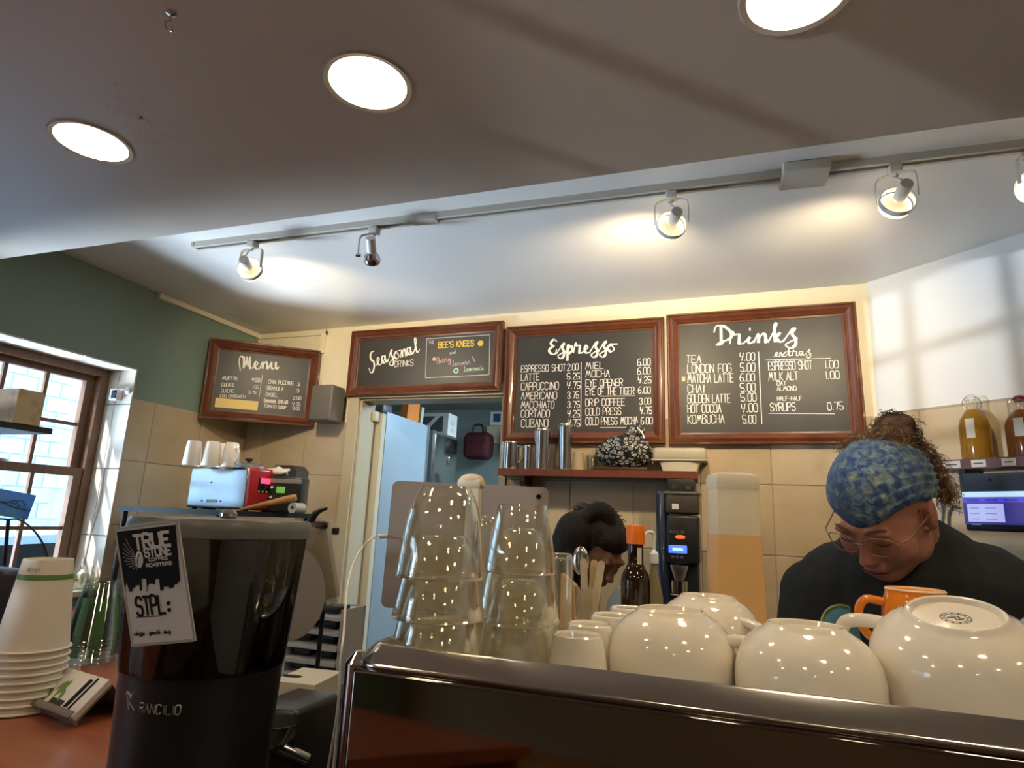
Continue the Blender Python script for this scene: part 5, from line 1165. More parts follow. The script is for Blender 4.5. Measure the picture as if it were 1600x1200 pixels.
t = thing('paper_sheet', 'pale sheet beside the orange packet on the refrigerator', 'paper', (-1.952, 3.735, FT)); m = MB(); m.prism([(0, 0, 0), (0, .03, 0), (.0, .05, .13), (0, .01, .13)], (-.08, 0, 0)); m.build('sheet', mat('pale_sheet', (.45, .50, .42), .6), t, smooth=False)
t = thing('teal_packet', 'small teal packet on top of the refrigerator left of the orange one', 'packet', (-1.98, 3.36, FT)); m = MB(); m.prism([(0, -.05, 0), (0, .05, 0), (0, .03, .05), (0, .0, .075), (0, -.04, .03)], (-.06, 0, 0)); m.build('wrapper', mat('teal_wrap', (.20, .38, .36), .5), t, smooth=False)
t = thing('dark_box', 'dark crinkled packet on the refrigerator near the door hinge', 'packet', (-2.02, 3.28, FT)); m = MB(); m.rbox((0, 0, .03), (.16, .12, .06), .012); m.build('wrapper', mat('dark_wrap', (.10, .11, .13), .4), t)
# steel oven and carton
a = onX(669, 668, -1.90); 
ov = thing('steel_oven', 'stainless steel oven beyond the refrigerator in the back room', 'oven', (-1.90, 3.86, 0))
zt2 = onX(671, 669, -1.90).z; yend = onX(716, 690, -1.90).y
m = MB(); m.span((-.55, 0, 1.62), (-.012, yend - 3.86, zt2)); m.build('cabinet', brushed, ov, smooth=False)
m = MB(); m.rbox((-.005, (yend - 3.86) / 2, (1.70 + zt2) / 2), (.016, yend - 3.86 - .03, zt2 - 1.74), .006); m.build('door', steel, ov)
m = MB(); m.rbox((.010, yend - 3.86 - .16, 1.90), (.014, .03, .06), .005); m.build('latch', steel, ov)
m = MB(); m.span((-.55, 0, 1.50), (-.03, yend - 3.86, 1.60)); m.span((-.55, 0, 0), (-.50, .05, 1.5)); m.span((-.05, 0, 0), (0, .05, 1.5)); m.span((-.05, yend - 3.92, 0), (0, yend - 3.86, 1.5)); m.span((-.55, yend - 3.92, 0), (-.50, yend - 3.86, 1.5)); m.build('stand', brushed, ov, smooth=False)
a = onX(713, 668, -1.92); hb = .20
cy_ = onX(699, 678, -1.915).y
cx = thing('carton', 'white cardboard carton with dark print on the steel oven', 'carton', (-1.915, cy_, zt2))
cw = mat('carton_white', (.55, .55, .50), .6); ye = .16
hb = onX(700, 645, -1.92).z - zt2
m = MB(); m.span((-.38, 0, .001), (0, ye, hb)); m.build('box', cw, cx, smooth=False)
m = MB(); m.span((-.26, -.002, hb * .15), (-.04, 0, hb * .85)); m.build('printed_panel', mat('dark_print_box', (.07, .06, .08), .6), cx, smooth=False)
m = MB(); m.prism([(-.22, -.004, hb * .13), (-.18, -.004, hb * .13), (-.06, -.004, hb * .87), (-.10, -.004, hb * .87)], (0, .0015, 0)); m.build('printed_stripe', cw, cx, smooth=False)
m = MB(); m.ball((.001, ye * .5, hb * .60), (.001, ye * .22, hb * .14)); m.ball((.001, ye * .5, hb * .28), (.001, ye * .25, hb * .10)); m.build('printed_logo', mat('faint_print', (.42, .45, .46), .6), cx, kind='stuff')
# red and black bags hung on the back wall
p = onY(738, 690, 4.9); hk = thing('red_backpack', 'dark red backpack hanging on the back room wall', 'bag', (p.x, 5.05, p.z))
m = MB(); m.rbox((0, 0, -.02), (.26, .16, .24), .06, 5); m.build('body', mat('dark_red_cloth', (.06, .006, .009), .7), hk)
m = MB(); m.rbox((0, -.085, -.06), (.18, .03, .12), .012, 3); m.build('pocket', MATS['dark_red_cloth'], hk); m = MB(); m.tube(smooth_path([(-.05, -.03, .09), (-.04, -.02, .16), (.03, -.02, .16), (.05, -.03, .09)], 4), .01, 6); m.build('handle', black_plastic, hk)
p = onY(752, 672, 4.85); hk = thing('black_jacket', 'black jacket bunched beside the red backpack', 'jacket', (p.x + .36, 5.08, p.z))
bm = bmesh.new(); bmesh.ops.create_icosphere(bm, subdivisions=3, radius=1)
for v in bm.verts:
    k = 1 + .18 * math.sin(v.co.x * 5 + v.co.z * 6) * math.cos(v.co.y * 7); v.co = Vector((v.co.x * .22 * k, v.co.y * .09, v.co.z * .10 * k + (.12 * -abs(v.co.x) if v.co.z < 0 else 0)))
me = bpy.data.meshes.new('jacket'); bm.to_mesh(me); bm.free(); me.materials.append(black_plastic); me.polygons.foreach_set('use_smooth', [True] * len(me.polygons)); ob = bpy.data.objects.new('cloth', me); COL.objects.link(ob); ob.parent = hk
a = onY(766, 643, 5.18); b = onY(786, 664, 5.18); c = onY(786, 693, 5.18)
t = thing('wall_notice', 'white notice with a dark blue square on the back room wall', 'notice', (a.x, 5.19, b.z)); w = b.x - a.x + .06; m = MB(); m.span((0, 0, 0), (w, .006, a.z - b.z)); m.build('sheet', mat('notice_white', (.62, .65, .66), .6), t, smooth=False)
m = MB(); m.span((.03, -.002, .03), (.10, 0, a.z - b.z - .02)); m.build('blue_print', mat('navy_print', (.03, .06, .14), .6), t, smooth=False)
t = thing('wall_panel', 'beige board below the white notice in the back room', 'board', (a.x - .02, 5.17, c.z)); m = MB(); m.span((0, 0, 0), (w, .025, b.z - c.z - .01)); m.build('sheet', mat('beige_panel', (.45, .38, .25), .6), t, smooth=False)
# prep table with clutter in the back room
pt = thing('prep_table', 'steel prep table against the back room wall', 'table', (-1.25, 4.85, 0)); m = MB(); m.span((-.55, -.3, 1.46), (.6, .3, 1.50)); m.build('table_top', brushed, pt, smooth=False)
for x in (-.5, .55):
    for y in (-.26, .26): m = MB(); m.cyl((x, y, 0), (x, y, 1.46), .02); m.build('leg', brushed, pt)
for (px, py, lab, r, h, mt) in ((722, 742, 'small clear tub on the back room table', .04, .11, clear_plastic), (735, 712, 'grey mixing bowl on the back room table', .09, .07, brushed), (762, 708, 'pale bundle on the back room table', .07, .09, mat('pale_bundle', (.35, .33, .38), .6))):
    p = onY(px, py, 4.8); t = thing('kitchen_container', lab, 'container', (p.x, 4.8, 1.50)); m = MB(); m.lathe([(0, 0), (r * .7, 0), (r, h), (r * .9, h), (r * .6, .01), (0, .01)], 24); m.build('body', mt, t)
t = thing('dark_appliance', 'dark mixer shape on the back room table', 'mixer', (-1.12, 4.95, 1.50)); m = MB(); m.rbox((0, 0, .02), (.2, .24, .04), .01); m.rbox((0, .08, .14), (.10, .08, .24), .02); m.rbox((0, -.02, .24), (.11, .26, .10), .04, 4); m.build('body', mat('mixer_dark', (.05, .06, .065), .4), t)

# ================================================================= SHELF UNDER THE ESPRESSO BOARD
SZ2 = 1.742
SX0, SX1 = onZ(768, 729, SZ2).x, onZ(1090, 739, SZ2).x; SY = (onZ(768, 729, SZ2).y + onZ(1084, 739, SZ2).y) / 2
sh = thing('wall_shelf', 'dark brown wooden shelf under the middle chalkboard', 'shelf', (SX0, YB, 0))
m = MB(); m.span((0, SY - YB, SZ2 - .032), (SX1 - SX0, -.012, SZ2)); m.build('shelf_board', shelf_wood, sh, smooth=False)
for x in (.10, SX1 - SX0 - .06):
    m = MB(); m.prism([(x, -.012, SZ2 - .032), (x, SY - YB + .04, SZ2 - .032), (x, SY - YB + .04, SZ2 - .055), (x, -.04, SZ2 - .22), (x, -.012, SZ2 - .22)], (.025, 0, 0)); m.build('bracket', shelf_wood, sh, smooth=False)
def onshelf(px, off=.06): p = onY(px, 729, SY + off); return Vector((p.x, SY + off, SZ2))
def H_at(px, py, off): return onY(px, py, SY + off).z - SZ2
def cupm(name, label, px, py, w, off, taper, mt, handle=False, group=None):
    L = onshelf(px, off); h = H_at(px, py, off); d = (L - Vector(CAM)).length; r = w / 2 * d * .93 / FPX
    t = thing(name, label, 'cup' if not handle else 'pitcher', L, group=group)
    m = MB(); m.lathe([(0, 0), (r * taper, 0), (r * taper * 1.02, .003), (r, h * .93), (r * 1.03, h * .97), (r * 1.0, h), (r * .95, h), (r * taper * .93, .006), (0, .005)], 32); m.build('body', mt, t)
    if handle: m = MB(); m.tube(smooth_path([(r * .97, 0, h * .85), (r * 1.55, 0, h * .8), (r * 1.6, 0, h * .45), (r * .95 * (1 + taper) / 2, 0, h * .25)], 4), .004, 8); m.build('handle', steel, t)
    return t
cupm('milk_pitcher', 'steel milk pitcher at the left end of the shelf', 797, 691, 29, .07, 1.06, steel, True)
cupm('steel_cup', 'short steel cup between the pitcher and the shaker', 824, 697, 16, .08, .85, steel)
cupm('steel_cup', 'tall steel shaker left of the two tall ones on the shelf', 846, 671, 28, .06, .80, steel)
cupm('steel_cup', 'tallest steel shaker on the shelf', 882, 663, 25, .07, .78, steel)
cupm('steel_cup', 'dull steel cup tucked behind the two tall shakers', 863, 680, 18, .17, .8, brushed)
cupm('paper_tumbler', 'small tan cup upturned right of the tallest shaker', 903, 707, 17, .08, 1.18, mat('tan_cup', (.40, .31, .18), .6))
cupm('clear_cup', 'small clear cup beside the patterned bag', 925, 712, 20, .12, .8, clear_plastic)
tr = onshelf(975, .10); t = thing('serving_tray', 'dark tray under the patterned bag on the shelf', 'tray', (tr.x, tr.y, SZ2)); m = MB(); m.rbox((0, 0, .008), (.24, .17, .016), .005); m.build('tray_body', mat('dark_wood_tray', (.05, .02, .012), .4), t)
# patterned bag
pbag = mat('patterned_foil', (.012, .014, .016), .25)
nt = pbag.node_tree; b = nt.nodes['Principled BSDF']; tc = nt.nodes.new('ShaderNodeTexCoord'); vo = nt.nodes.new('ShaderNodeTexVoronoi'); vo.feature = 'DISTANCE_TO_EDGE'; vo.inputs['Scale'].default_value = 42
r_ = nt.nodes.new('ShaderNodeValToRGB'); r_.color_ramp.interpolation = 'CONSTANT'; r_.color_ramp.elements[0].color = (.012, .013, .015, 1); r_.color_ramp.elements[1].position = .16; r_.color_ramp.elements[1].color = (.42, .40, .36, 1)
e_ = r_.color_ramp.elements.new(.26); e_.color = (.015, .016, .02, 1); e_ = r_.color_ramp.elements.new(.33); e_.color = (.22, .30, .33, 1); e_ = r_.color_ramp.elements.new(.42); e_.color = (.02, .02, .02, 1)
mp = nt.nodes.new('ShaderNodeMapping'); mp.inputs['Scale'].default_value = (1, 1, 1.7); nt.links.new(tc.outputs['Object'], mp.inputs['Vector']); nt.links.new(mp.outputs['Vector'], vo.inputs['Vector']); nt.links.new(vo.outputs['Distance'], r_.inputs['Fac']); nt.links.new(r_.outputs['Color'], b.inputs['Base Color'])
t = thing('patterned_bag', 'shiny black and white patterned bag tied at the top, on the dark tray', 'bag', (tr.x, tr.y, SZ2 + .016))
bm = bmesh.new(); bmesh.ops.create_icosphere(bm, subdivisions=5, radius=1)
from mathutils import noise as mn
for v in bm.verts:
    c = v.co.copy(); n = mn.noise(c * 3.0) * .16 + mn.noise(c * 7) * .07; top = max(0, c.z)
    v.co = Vector((c.x * (.125 - .03 * top) * (1 + n), c.y * .075 * (1 + n), (c.z * .062 + .058) * (1 + n * .5) + .03 * max(0, c.x * .9 + .2) * top))
me = bpy.data.meshes.new('bag'); bm.to_mesh(me); bm.free(); me.materials.append(pbag); me.polygons.foreach_set('use_smooth', [True] * len(me.polygons)); ob = bpy.data.objects.new('body', me); COL.objects.link(ob); ob.parent = t; t.scale = (1.05, 1, 1.28)
m = MB()
for (c, r, ro) in (((.035, -.01, .135), (.028, .012, .022), .5), ((.070, -.005, .125), (.030, .010, .014), -.7), ((.060, .0, .150), (.014, .010, .018), .2), ((.020, .0, .120), (.02, .012, .018), 1.0)): m.ball(c, r, Matrix.Rotation(ro, 3, 'Y'))
m.build('knot', pbag, t)
m = MB(); m.tube(smooth_path([(.06, -.02, .150), (.085, -.02, .125), (.095, -.02, .100), (.088, -.02, .112)], 4), .003, 6); m.build('tie', chalk_white, t)
# plastic tubs
tbm = mat('tub_plastic', (.52, .46, .34), .4, trans=.2)
L = onshelf(1063, .12); L.z = SZ2
t = thing('plastic_tub', 'white round-bottomed tub on the right end of the shelf', 'tub', L, group=None)
m = MB(); m.lathe([(0, 0), (.075, 0), (.088, .04), (.09, .046), (.084, .046), (.07, .006), (0, .006)], 4 * 10, facet=lambda a, z: min(1.22, 1 / (max(abs(math.cos(a)), abs(math.sin(a)) * 1.3) ** .8))); m.build('bowl', mat('tub_white', (.66, .60, .46), .4), t)
t = thing('plastic_tub', 'greyish translucent lidded tub stacked on the white tub', 'tub', (L.x, L.y, SZ2 + .047), group=None)
m = MB(); m.rbox((0, 0, .034), (.235, .15, .058), .016, 4); m.build('lid_cover', tbm, t); m = MB(); m.rbox((0, 0, .006), (.243, .158, .009), .003); m.build('rim', tbm, t)
# box and bracket under the shelf
L = onY(1065, 768, 2.86); t = thing('outlet_box', 'black junction box under the right end of the shelf', 'box', (L.x, 2.9, 1.63)); m = MB(); m.rbox((0, 0, .04), (.115, .15, .075), .004); m.build('housing', black_plastic, t)
for x in (-.03, .03): m = MB(); m.cyl((x, -.075, .04), (x, -.079, .04), .010); m.build('dial', steel, t)
# back counter, grinder, syrup bottle
bc = thing('back_counter', 'dark counter along the tiled back wall', 'counter', (0, 0, 0)); m = MB(); m.span((-1.02, 2.42, WT - .04), (.62, YB - .014, WT)); m.build('counter_slab', black_satin, bc, smooth=False); m = MB(); m.span((-1.0, 2.46, 0), (.60, YB - .014, WT - .04)); m.build('cabinet', shelf_wood, bc, smooth=False)
q = onY(1062, 860, 2.66); g2 = thing('coffee_grinder', 'slim black coffee grinder with a blue display on the back counter', 'coffee grinder', (q.x, 2.70, WT))
def g2z(py): return onY(1062, py, 2.62).z - WT
def g2x(px): return onY(px, 860, 2.62).x - q.x
m = MB(); m.rbox((g2x(1070), 0, .03), (.15, .24, .06), .01); m.rbox((g2x(1068), .03, (g2z(870) + .06) / 2), (.11, .12, g2z(870) - .04), .01); m.rbox((g2x(1068), -.02, (g2z(805) + g2z(880)) / 2), (.125, .18, g2z(805) - g2z(880)), .012); m.build('body', black_satin, g2)
m = MB(); m.lathe([(0, 0), (.028, 0), (.030, .02), (.030, g2z(850)), (.028, g2z(848)), (.026, g2z(775)), (.020, g2z(768)), (0, g2z(768))], 28, (g2x(1034), -.03, .0)); m.build('side_column', mat('black_blue_reflection', (.02, .035, .07), .15, coat=.6), g2)  # black column; the blue it reflects is put into its colour
m = MB(); m.rbox((g2x(1068), -.02, (g2z(770) + g2z(803)) / 2), (.13, .17, g2z(770) - g2z(803)), .01); m.build('bean_bin', mat('bin_smoke', (.07, .055, .045), .25), g2); m = MB(); m.rbox((g2x(1068), -.02, g2z(771)), (.14, .18, .012), .004); m.build('bin_lid', mat('bin_lid', (.10, .11, .08), .3), g2)
m = MB(); m.box((g2x(1057), -.107, g2z(792)), (.026, .002, .022)); m.build('label', white_plastic, g2, smooth=False)
t_ = MB(); w_ = g2x(1070) - g2x(1047); 
for k, ch in enumerate('RANCILIO'):
    for st in parse(STROKES[ch]): t_.tube([(g2x(1047) + w_ * (k + q_[0] / 5.2) / 8, -.1125, g2z(833) + q_[1] / 6 * .010) for q_ in st], .0009, 4)
t_.build('maker_name', mat('badge_silver', (.4, .4, .4)), g2, kind='stuff')
m = MB(); m.ball((g2x(1064), -.112, g2z(839)), (.020, .004, .008)); m.build('power_button', mat('orange_button', (.8, .16, .03), .4, emit=(1, .2, .03), estr=.5), g2, 'orange oval button')
m = MB(); m.rbox((g2x(1060), -.112, g2z(858)), (.070, .006, .030), .003); m.build('display', mat('blue_lcd', (.05, .1, 1), emit=(.04, .10, 1.0), estr=2.2), g2, 'bright blue display')
m = MB(); m.box((g2x(1060), -.1155, g2z(858)), (.040, .0006, .010)); m.build('digits', mat('lcd_text', (.2, .3, 1), emit=(.2, .35, 1), estr=2.5), g2, smooth=False, kind='stuff')
for k in range(3): m = MB(); m.cyl((g2x(1052 + k * 7), -.108, g2z(870)), (g2x(1052 + k * 7), -.113, g2z(870)), .006); m.build('button', mat('grey_button', (.12, .12, .14), .4), g2)
m = MB(); m.lathe([(0, .0), (.018, 0), (.034, .05), (.034, .055), (.016, .02), (0, .02)], 24, (g2x(1062), -.12, g2z(905)), (0, 0, 1)); m.build('spout', brushed, g2); m = MB(); m.lathe([(0, 0), (.030, 0), (.032, .045), (.028, .045), (.026, .004), (0, .004)], 24, (g2x(1062), -.12, g2z(925))); m.build('dosing_cup', steel, g2); m = MB(); m.tube([(g2x(1062) - .03, -.08, g2z(927)), (g2x(1062) - .03, -.15, g2z(927)), (g2x(1062) + .03, -.15, g2z(927)), (g2x(1062) + .03, -.08, g2z(927))], .004, 6); m.build('fork', steel, g2)
q = onY(1022, 900, 2.52); t = thing('syrup_bottle', 'clear syrup bottle with a white pump beside the slim grinder', 'bottle', (q.x, 2.52, WT)); zb = onY(1022, 880, 2.52).z - WT
m = MB(); m.lathe([(0, 0), (.032, 0), (.034, .004), (.034, zb * .72), (.014, zb * .95), (.013, zb), (0, zb)], 28); m.build('body', mat('syrup_amber', (.50, .40, .22), .1, trans=.5), t); m = MB(); m.lathe([(.0345, .05), (.0345, zb * .62)], 28); m.build('label', mat('syrup_label', (.55, .55, .45), .5, noise=(30, (.20, .34, .14), (1, 1, .4), .5, .7)), t, 'pale printed label')
zt3 = onY(1022, 832, 2.52).z - WT; m = MB(); m.lathe([(.0, zb), (.018, zb), (.018, zb + .035), (.006, zb + .05), (.005, zt3 - .01), (0, zt3 - .01)], 20); m.tube(smooth_path([(0, 0, zt3 - .012), (-.004, -.005, zt3), (-.022, -.012, zt3), (-.034, -.018, zt3 - .015)], 4), .006, 8); m.build('pump', white_plastic, t)

# ================================================================= ANGLED WALL: SHELF, BOTTLES, SCREEN
NW = np.array([DN.x, DN.y, 0.0]); PW = np.array([DA.x, DA.y, 0.0])
def onW(px, py, off): return onP(px, py, PW + NW * off, NW)
s0_, s1_ = onW(1455, 728, .15), DB
ws = thing('bottle_shelf', 'narrow dark shelf on the angled wall with paper price labels', 'shelf', (DA.x, DA.y, 0), math.atan2(DD.y, DD.x))
u0 = (Vector((s0_.x, s0_.y, 0)) - DA).dot(DD); zs_ = onW(1530, 716, .15).z
m = MB(); m.span((u0, -.15, zs_ - .035), (1.6, -.012, zs_)); m.build('shelf_board', mat('shelf_plum', (.10, .035, .04), .4), ws, smooth=False)
for (x0, x1) in ((1473, 1500), (1517, 1540), (1565, 1587)):
    a = onW(x0, 720, .1515); b = onW(x1, 720, .1515); ua = (Vector((a.x, a.y, 0)) - DA).dot(DD); ub = (Vector((b.x, b.y, 0)) - DA).dot(DD)
    m = MB(); m.span((ua, -.1515, zs_ - .031), (ub, -.150, zs_ - .005)); lb = m.build('price_label', mat('label_paper', (.55, .54, .48), .6), ws, smooth=False)
    m = MB(); m.span((ua + (ub - ua) * .15, -.1519, zs_ - .020), (ub - (ub - ua) * .2, -.1516, zs_ - .016)); m.build('handwriting', black_plastic, lb, smooth=False, kind='stuff')
m = MB()
for x in (u0 + .08, 1.4): m.span((x, -.13, zs_ - .12), (x + .02, -.012, zs_ - .035))
m.build('bracket', black_satin, ws, smooth=False, kind='stuff')
def swing(px, label, col, mt_cap, sc_=1.0):
    p = onW(px, 716, .078); t = thing('swing_top_bottle', label, 'bottle', (p.x, p.y, zs_), group=None)
    R = .048 * sc_; h = onW(px, 640, .078).z - zs_
    am = mat(col[0], col[1], .12, trans=.55, ior=1.33)
    m = MB(); m.lathe([(0, .0), (R * .96, 0), (R, .006), (R, h * .68), (R * .9, h * .80), (R * .50, h * .97), (R * .40, h * 1.0), (0, h * 1.0)], 36); m.build('liquid', am, t, 'golden drink')
    m = MB(); m.lathe([(R * .42, h * 1.0), (R * .42, h * 1.14), (R * .48, h * 1.15), (R * .48, h * 1.20), (0, h * 1.20)], 24); m.build('neck', glass, t)
    m = MB(); m.lathe([(0, h * 1.20), (R * .34, h * 1.20), (R * .38, h * 1.26), (R * .24, h * 1.31), (0, h * 1.32)], 24); m.build('stopper', mt_cap, t)
    for s_ in (-1, 1): m = MB(); m.tube(smooth_path([(s_ * R * .45, -R * .1, h * 1.02), (s_ * R * .62, 0, h * 1.10), (s_ * R * .55, 0, h * 1.20), (s_ * R * .25, 0, h * 1.29)], 4), .0018, 5); m.build('wire_bail', steel, t)
    m = MB(); a_ = np.linspace(-.28, .28, 5) - 2.15; vs = [(R * 1.012 * math.cos(a), R * 1.012 * math.sin(a), z) for a in a_ for z in (h * .42, h * .80)]; m.add(vs, [(2 * i, 2 * i + 2, 2 * i + 3, 2 * i + 1) for i in range(4)]); m.build('label', mat('label_paper', (.5, .5, .5)), t, 'upright paper label')
    return t
swing(1528, 'golden swing-top bottle with a clear stopper on the bottle shelf', ('amber_drink', (.50, .26, .03)), glass)
swing(1605, 'darker swing-top bottle with a red stopper at the right frame edge', ('dark_amber', (.36, .13, .03)), mat('red_stopper', (.18, .02, .02), .4), 1.05)
# monitor
a, b, c = onW(1500, 737, .22), onW(1600, 737, .22), onW(1504, 833, .22)
ua = (Vector((a.x, a.y, 0)) - DA).dot(DD); ub = ua + .46
mz1, mz0 = onW(1540, 745, .22).z + .012, onW(1540, 830, .22).z
mo = thing('point_of_sale_screen', 'black touchscreen showing a white and blue page under the bottle shelf', 'monitor', (DA.x, DA.y, 0), math.atan2(DD.y, DD.x))
m = MB(); m.rbox(((ua + ub) / 2, -.21, (mz0 + mz1) / 2), (ub - ua, .03, mz1 - mz0), .008); m.build('bezel', mat('bezel_blue_black', (.012, .018, .035), .3), mo)
sa, sb, t0, t1 = ua + .030, ub - .03, mz1 - .062, mz0 + .022
wpa, wpb, wpc = onW(1505, 790, .226), onW(1511, 790, .226), onW(1568, 790, .226); wp0, wp1 = (Vector((wpb.x, wpb.y, 0)) - DA).dot(DD), (Vector((wpc.x, wpc.y, 0)) - DA).dot(DD)
sa = (Vector((wpa.x, wpa.y, 0)) - DA).dot(DD)
def scr(name, a_, b_, z0_, z1_, mt, lab=None, dy=0): m = MB(); m.span((a_, -.2262 - dy, z0_), (b_, -.2256, z1_)); m.build(name, mt, mo, lab, smooth=False)
scr('screen', sa, sb, t1, t0, mat('screen_navy', (.02, .015, .08), emit=(.03, .022, .24), estr=.6), 'dark blue display area')
scr('page_header', sa, sb, t0 - .018, t0, mat('screen_white', (.1, .1, .1), emit=(.50, .75, 1.0), estr=.8), None, .0004)
scr('menu_bar', sa, sb, t0 - .036, t0 - .020, mat('screen_blue', (.02, .02, .1), emit=(.08, .06, .75), estr=.7), None, .0004)
scr('white_page', wp0, wp1, t1 + .008, t0 - .040, mat('screen_pale', (.1, .1, .1), emit=(.42, .48, .92), estr=.75), 'pale list page', .0004)
for k in range(4): scr('menu_tab', sa + .012 + k * .055, sa + .050 + k * .055, t0 - .031, t0 - .025, MATS['screen_navy'], None, .0007)
for k in range(7): scr('text_line', wp0 + .008 + (.045 if k % 2 else 0), wp0 + .035 + (.050 if k % 2 else 0), t0 - .056 - (k // 2) * .018, t0 - .053 - (k // 2) * .018, mat('screen_text', (.05, .05, .1), emit=(.25, .30, .65), estr=.6), None, .0007)
m = MB(); m.cyl(((ua + .09), -.225, mz1 - .022), ((ua + .09), -.227, mz1 - .022), .004); m.build('camera_lens', black_gloss, mo)
m = MB(); m.span(((ua + ub) / 2 - .05, -.195, (mz0 + mz1) / 2 - .05), ((ua + ub) / 2 + .05, -.008, (mz0 + mz1) / 2 + .05)); m.build('wall_mount', black_satin, mo, smooth=False)
# cables beside the screen
for k, (pts, lab) in enumerate((([(1470, 780), (1473, 800), (1471, 830), (1476, 850)], 'thin dark cable hanging left of the screen'), ([(1500, 795), (1490, 792), (1482, 805), (1484, 835)], 'thin dark cable looping out of the screen side'))):
    P = [onW(x, y, .02) for x, y in pts]; t = thing('wall_cable', lab, 'cable', P[0]); m = MB(); m.tube([p - P[0] for p in smooth_path(P, 5)], .004, 6); m.build('cord', mat('cable_grey', (.08, .08, .09), .5), t)
# ================================================================= PEOPLE
def remesh(mb, name, mats, voxel, smooth_it=4, parent=None, label=None, fac=.5):
    me = bpy.data.meshes.new(name); me.from_pydata(mb.v, [], mb.f); o = bpy.data.objects.new(name, me); COL.objects.link(o)
    r = o.modifiers.new('r', 'REMESH'); r.mode = 'VOXEL'; r.voxel_size = voxel; r.use_smooth_shade = True
    s = o.modifiers.new('s', 'SMOOTH'); s.factor = fac; s.iterations = smooth_it
    dg = bpy.context.evaluated_depsgraph_get(); m2 = bpy.data.meshes.new_from_object(o.evaluated_get(dg)); o.modifiers.clear(); o.data = m2
    m2.materials.clear()
    for m in (mats if isinstance(mats, (list, tuple)) else [mats]): m2.materials.append(m)
    m2.polygons.foreach_set('use_smooth', [True] * len(m2.polygons)); m2.polygons.foreach_set('material_index', [0] * len(m2.polygons))
    o.parent = parent
    if label: o['label'] = label
    return o
skin = mat('skin', (.46, .205, .145), .45, sss=.12, noise=(9, (.39, .15, .10), (1, 1, 1), .4, .75))
skin2 = mat('skin_brown', (.26, .12, .07), .45, sss=.1)
def head_shapes(m, X, female_ears=True):
    """adds a head built in local space (face toward -Y, up +Z, origin between the ears) transformed by matrix X"""
    R3 = X.to_3x3()
    def b(c, r, rot=None, seg=20): m.ball(X @ Vector(c), r, R3 @ (rot if rot is not None else Matrix.Identity(3)), seg, 14)
    def cap(a, c, r, r2): m.capsule(X @ Vector(a), X @ Vector(c), r, r2)
    b((0, .016, .036), (.073, .092, .082)); b((0, -.022, -.010), (.064, .070, .085)); b((0, -.030, -.060), (.060, .054, .046)); b((0, -.060, -.092), (.034, .028, .021)); b((0, -.045, -.085), (.045, .035, .026))
    for s in (-1, 1):
        b((s * .034, -.058, -.032), (.032, .029, .034)); b((s * .046, -.014, -.062), (.022, .038, .034)); b((s * .026, -.084, .020), (.026, .013, .010), Matrix.Rotation(s * .15, 3, 'Y'))
        b((s * .030, -.077, .001), (.0155, .0135, .0115)); b((s * .009, -.102, -.038), (.0085, .009, .007))
        b((s * .076, .008, -.006), (.009, .019, .031), Matrix.Rotation(-.25, 3, 'X') @ Matrix.Rotation(s * .30, 3, 'Z')); b((s * .074, .002, -.028), (.008, .011, .012))
    cap((0, -.086, .014), (0, -.105, -.030), .0085, .0105); b((0, -.108, -.034), (.0135, .012, .0105))
    b((0, -.088, -.056), (.020, .010, .010)); b((0, -.0935, -.0635), (.022, .0095, .0052)); b((0, -.0915, -.0735), (.019, .0100, .0062)); b((0, -.083, -.067), (.026, .010, .004))
def ellip(d, c=(0, .016, .036), r=(.073, .092, .082)):   # ray from c
    k = 1 / math.sqrt(sum((d[i] / r[i]) ** 2 for i in range(3))); return Vector(c) + Vector(d) * k
def surf(name, th0, th1_, pole, off, mt, parent, X, nu=96, nv=34, wob=0, thick=.003, front_drop=0.0):
    """shell patch on the cranium: latitude th0..th1 measured from the pole"""
    pole = Vector(pole).normalized(); u, w = ortho(pole); m = MB(); rows = []
    for layer in (0, 1):
        for j in range(nv + 1):
            for i in range(nu):
                a = 2 * PI * i / nu; fr = -(u * math.cos(a) + w * math.sin(a)).y / max(1e-6, math.sqrt(1 - pole.y ** 2)); th1 = th1_(fr) if callable(th1_) else th1_; th = th0 + (th1 - th0) * j / nv; d = pole * math.cos(th) + (u * math.cos(a) + w * math.sin(a)) * math.sin(th)
                e = ellip(d, r=(.0745, .094, .0835)); k = 1.0
                fold = wob * (math.sin(j * 1.15 + 1.6 * math.sin(a * 2 + .5)) * (.5 + .5 * math.sin(a * 1 + 1.2)) + .5 * math.sin(j * 2.3 + a * 3))
                edge = min(j, nv - j) / 3.0; puff = min(1, edge)
                m.v.append(tuple(X @ (e + d * (off * (.45 + .55 * puff) + fold * puff - (thick if layer else 0)))))
    n = (nv + 1) * nu
    for layer in (0, 1):
        for j in range(nv):
            for i in range(nu):
                i2 = (i + 1) % nu; q = [layer * n + j * nu + i, layer * n + j * nu + i2, layer * n + (j + 1) * nu + i2, layer * n + (j + 1) * nu + i]
                m.f.append(tuple(q)); m.m.append(0)
    for j in (0, nv):
        for i in range(nu): i2 = (i + 1) % nu; m.f.append((j * nu + i, j * nu + i2, n + j * nu + i2, n + j * nu + i)); m.m.append(0)
    return m.build(name, mt, parent, angle=80)
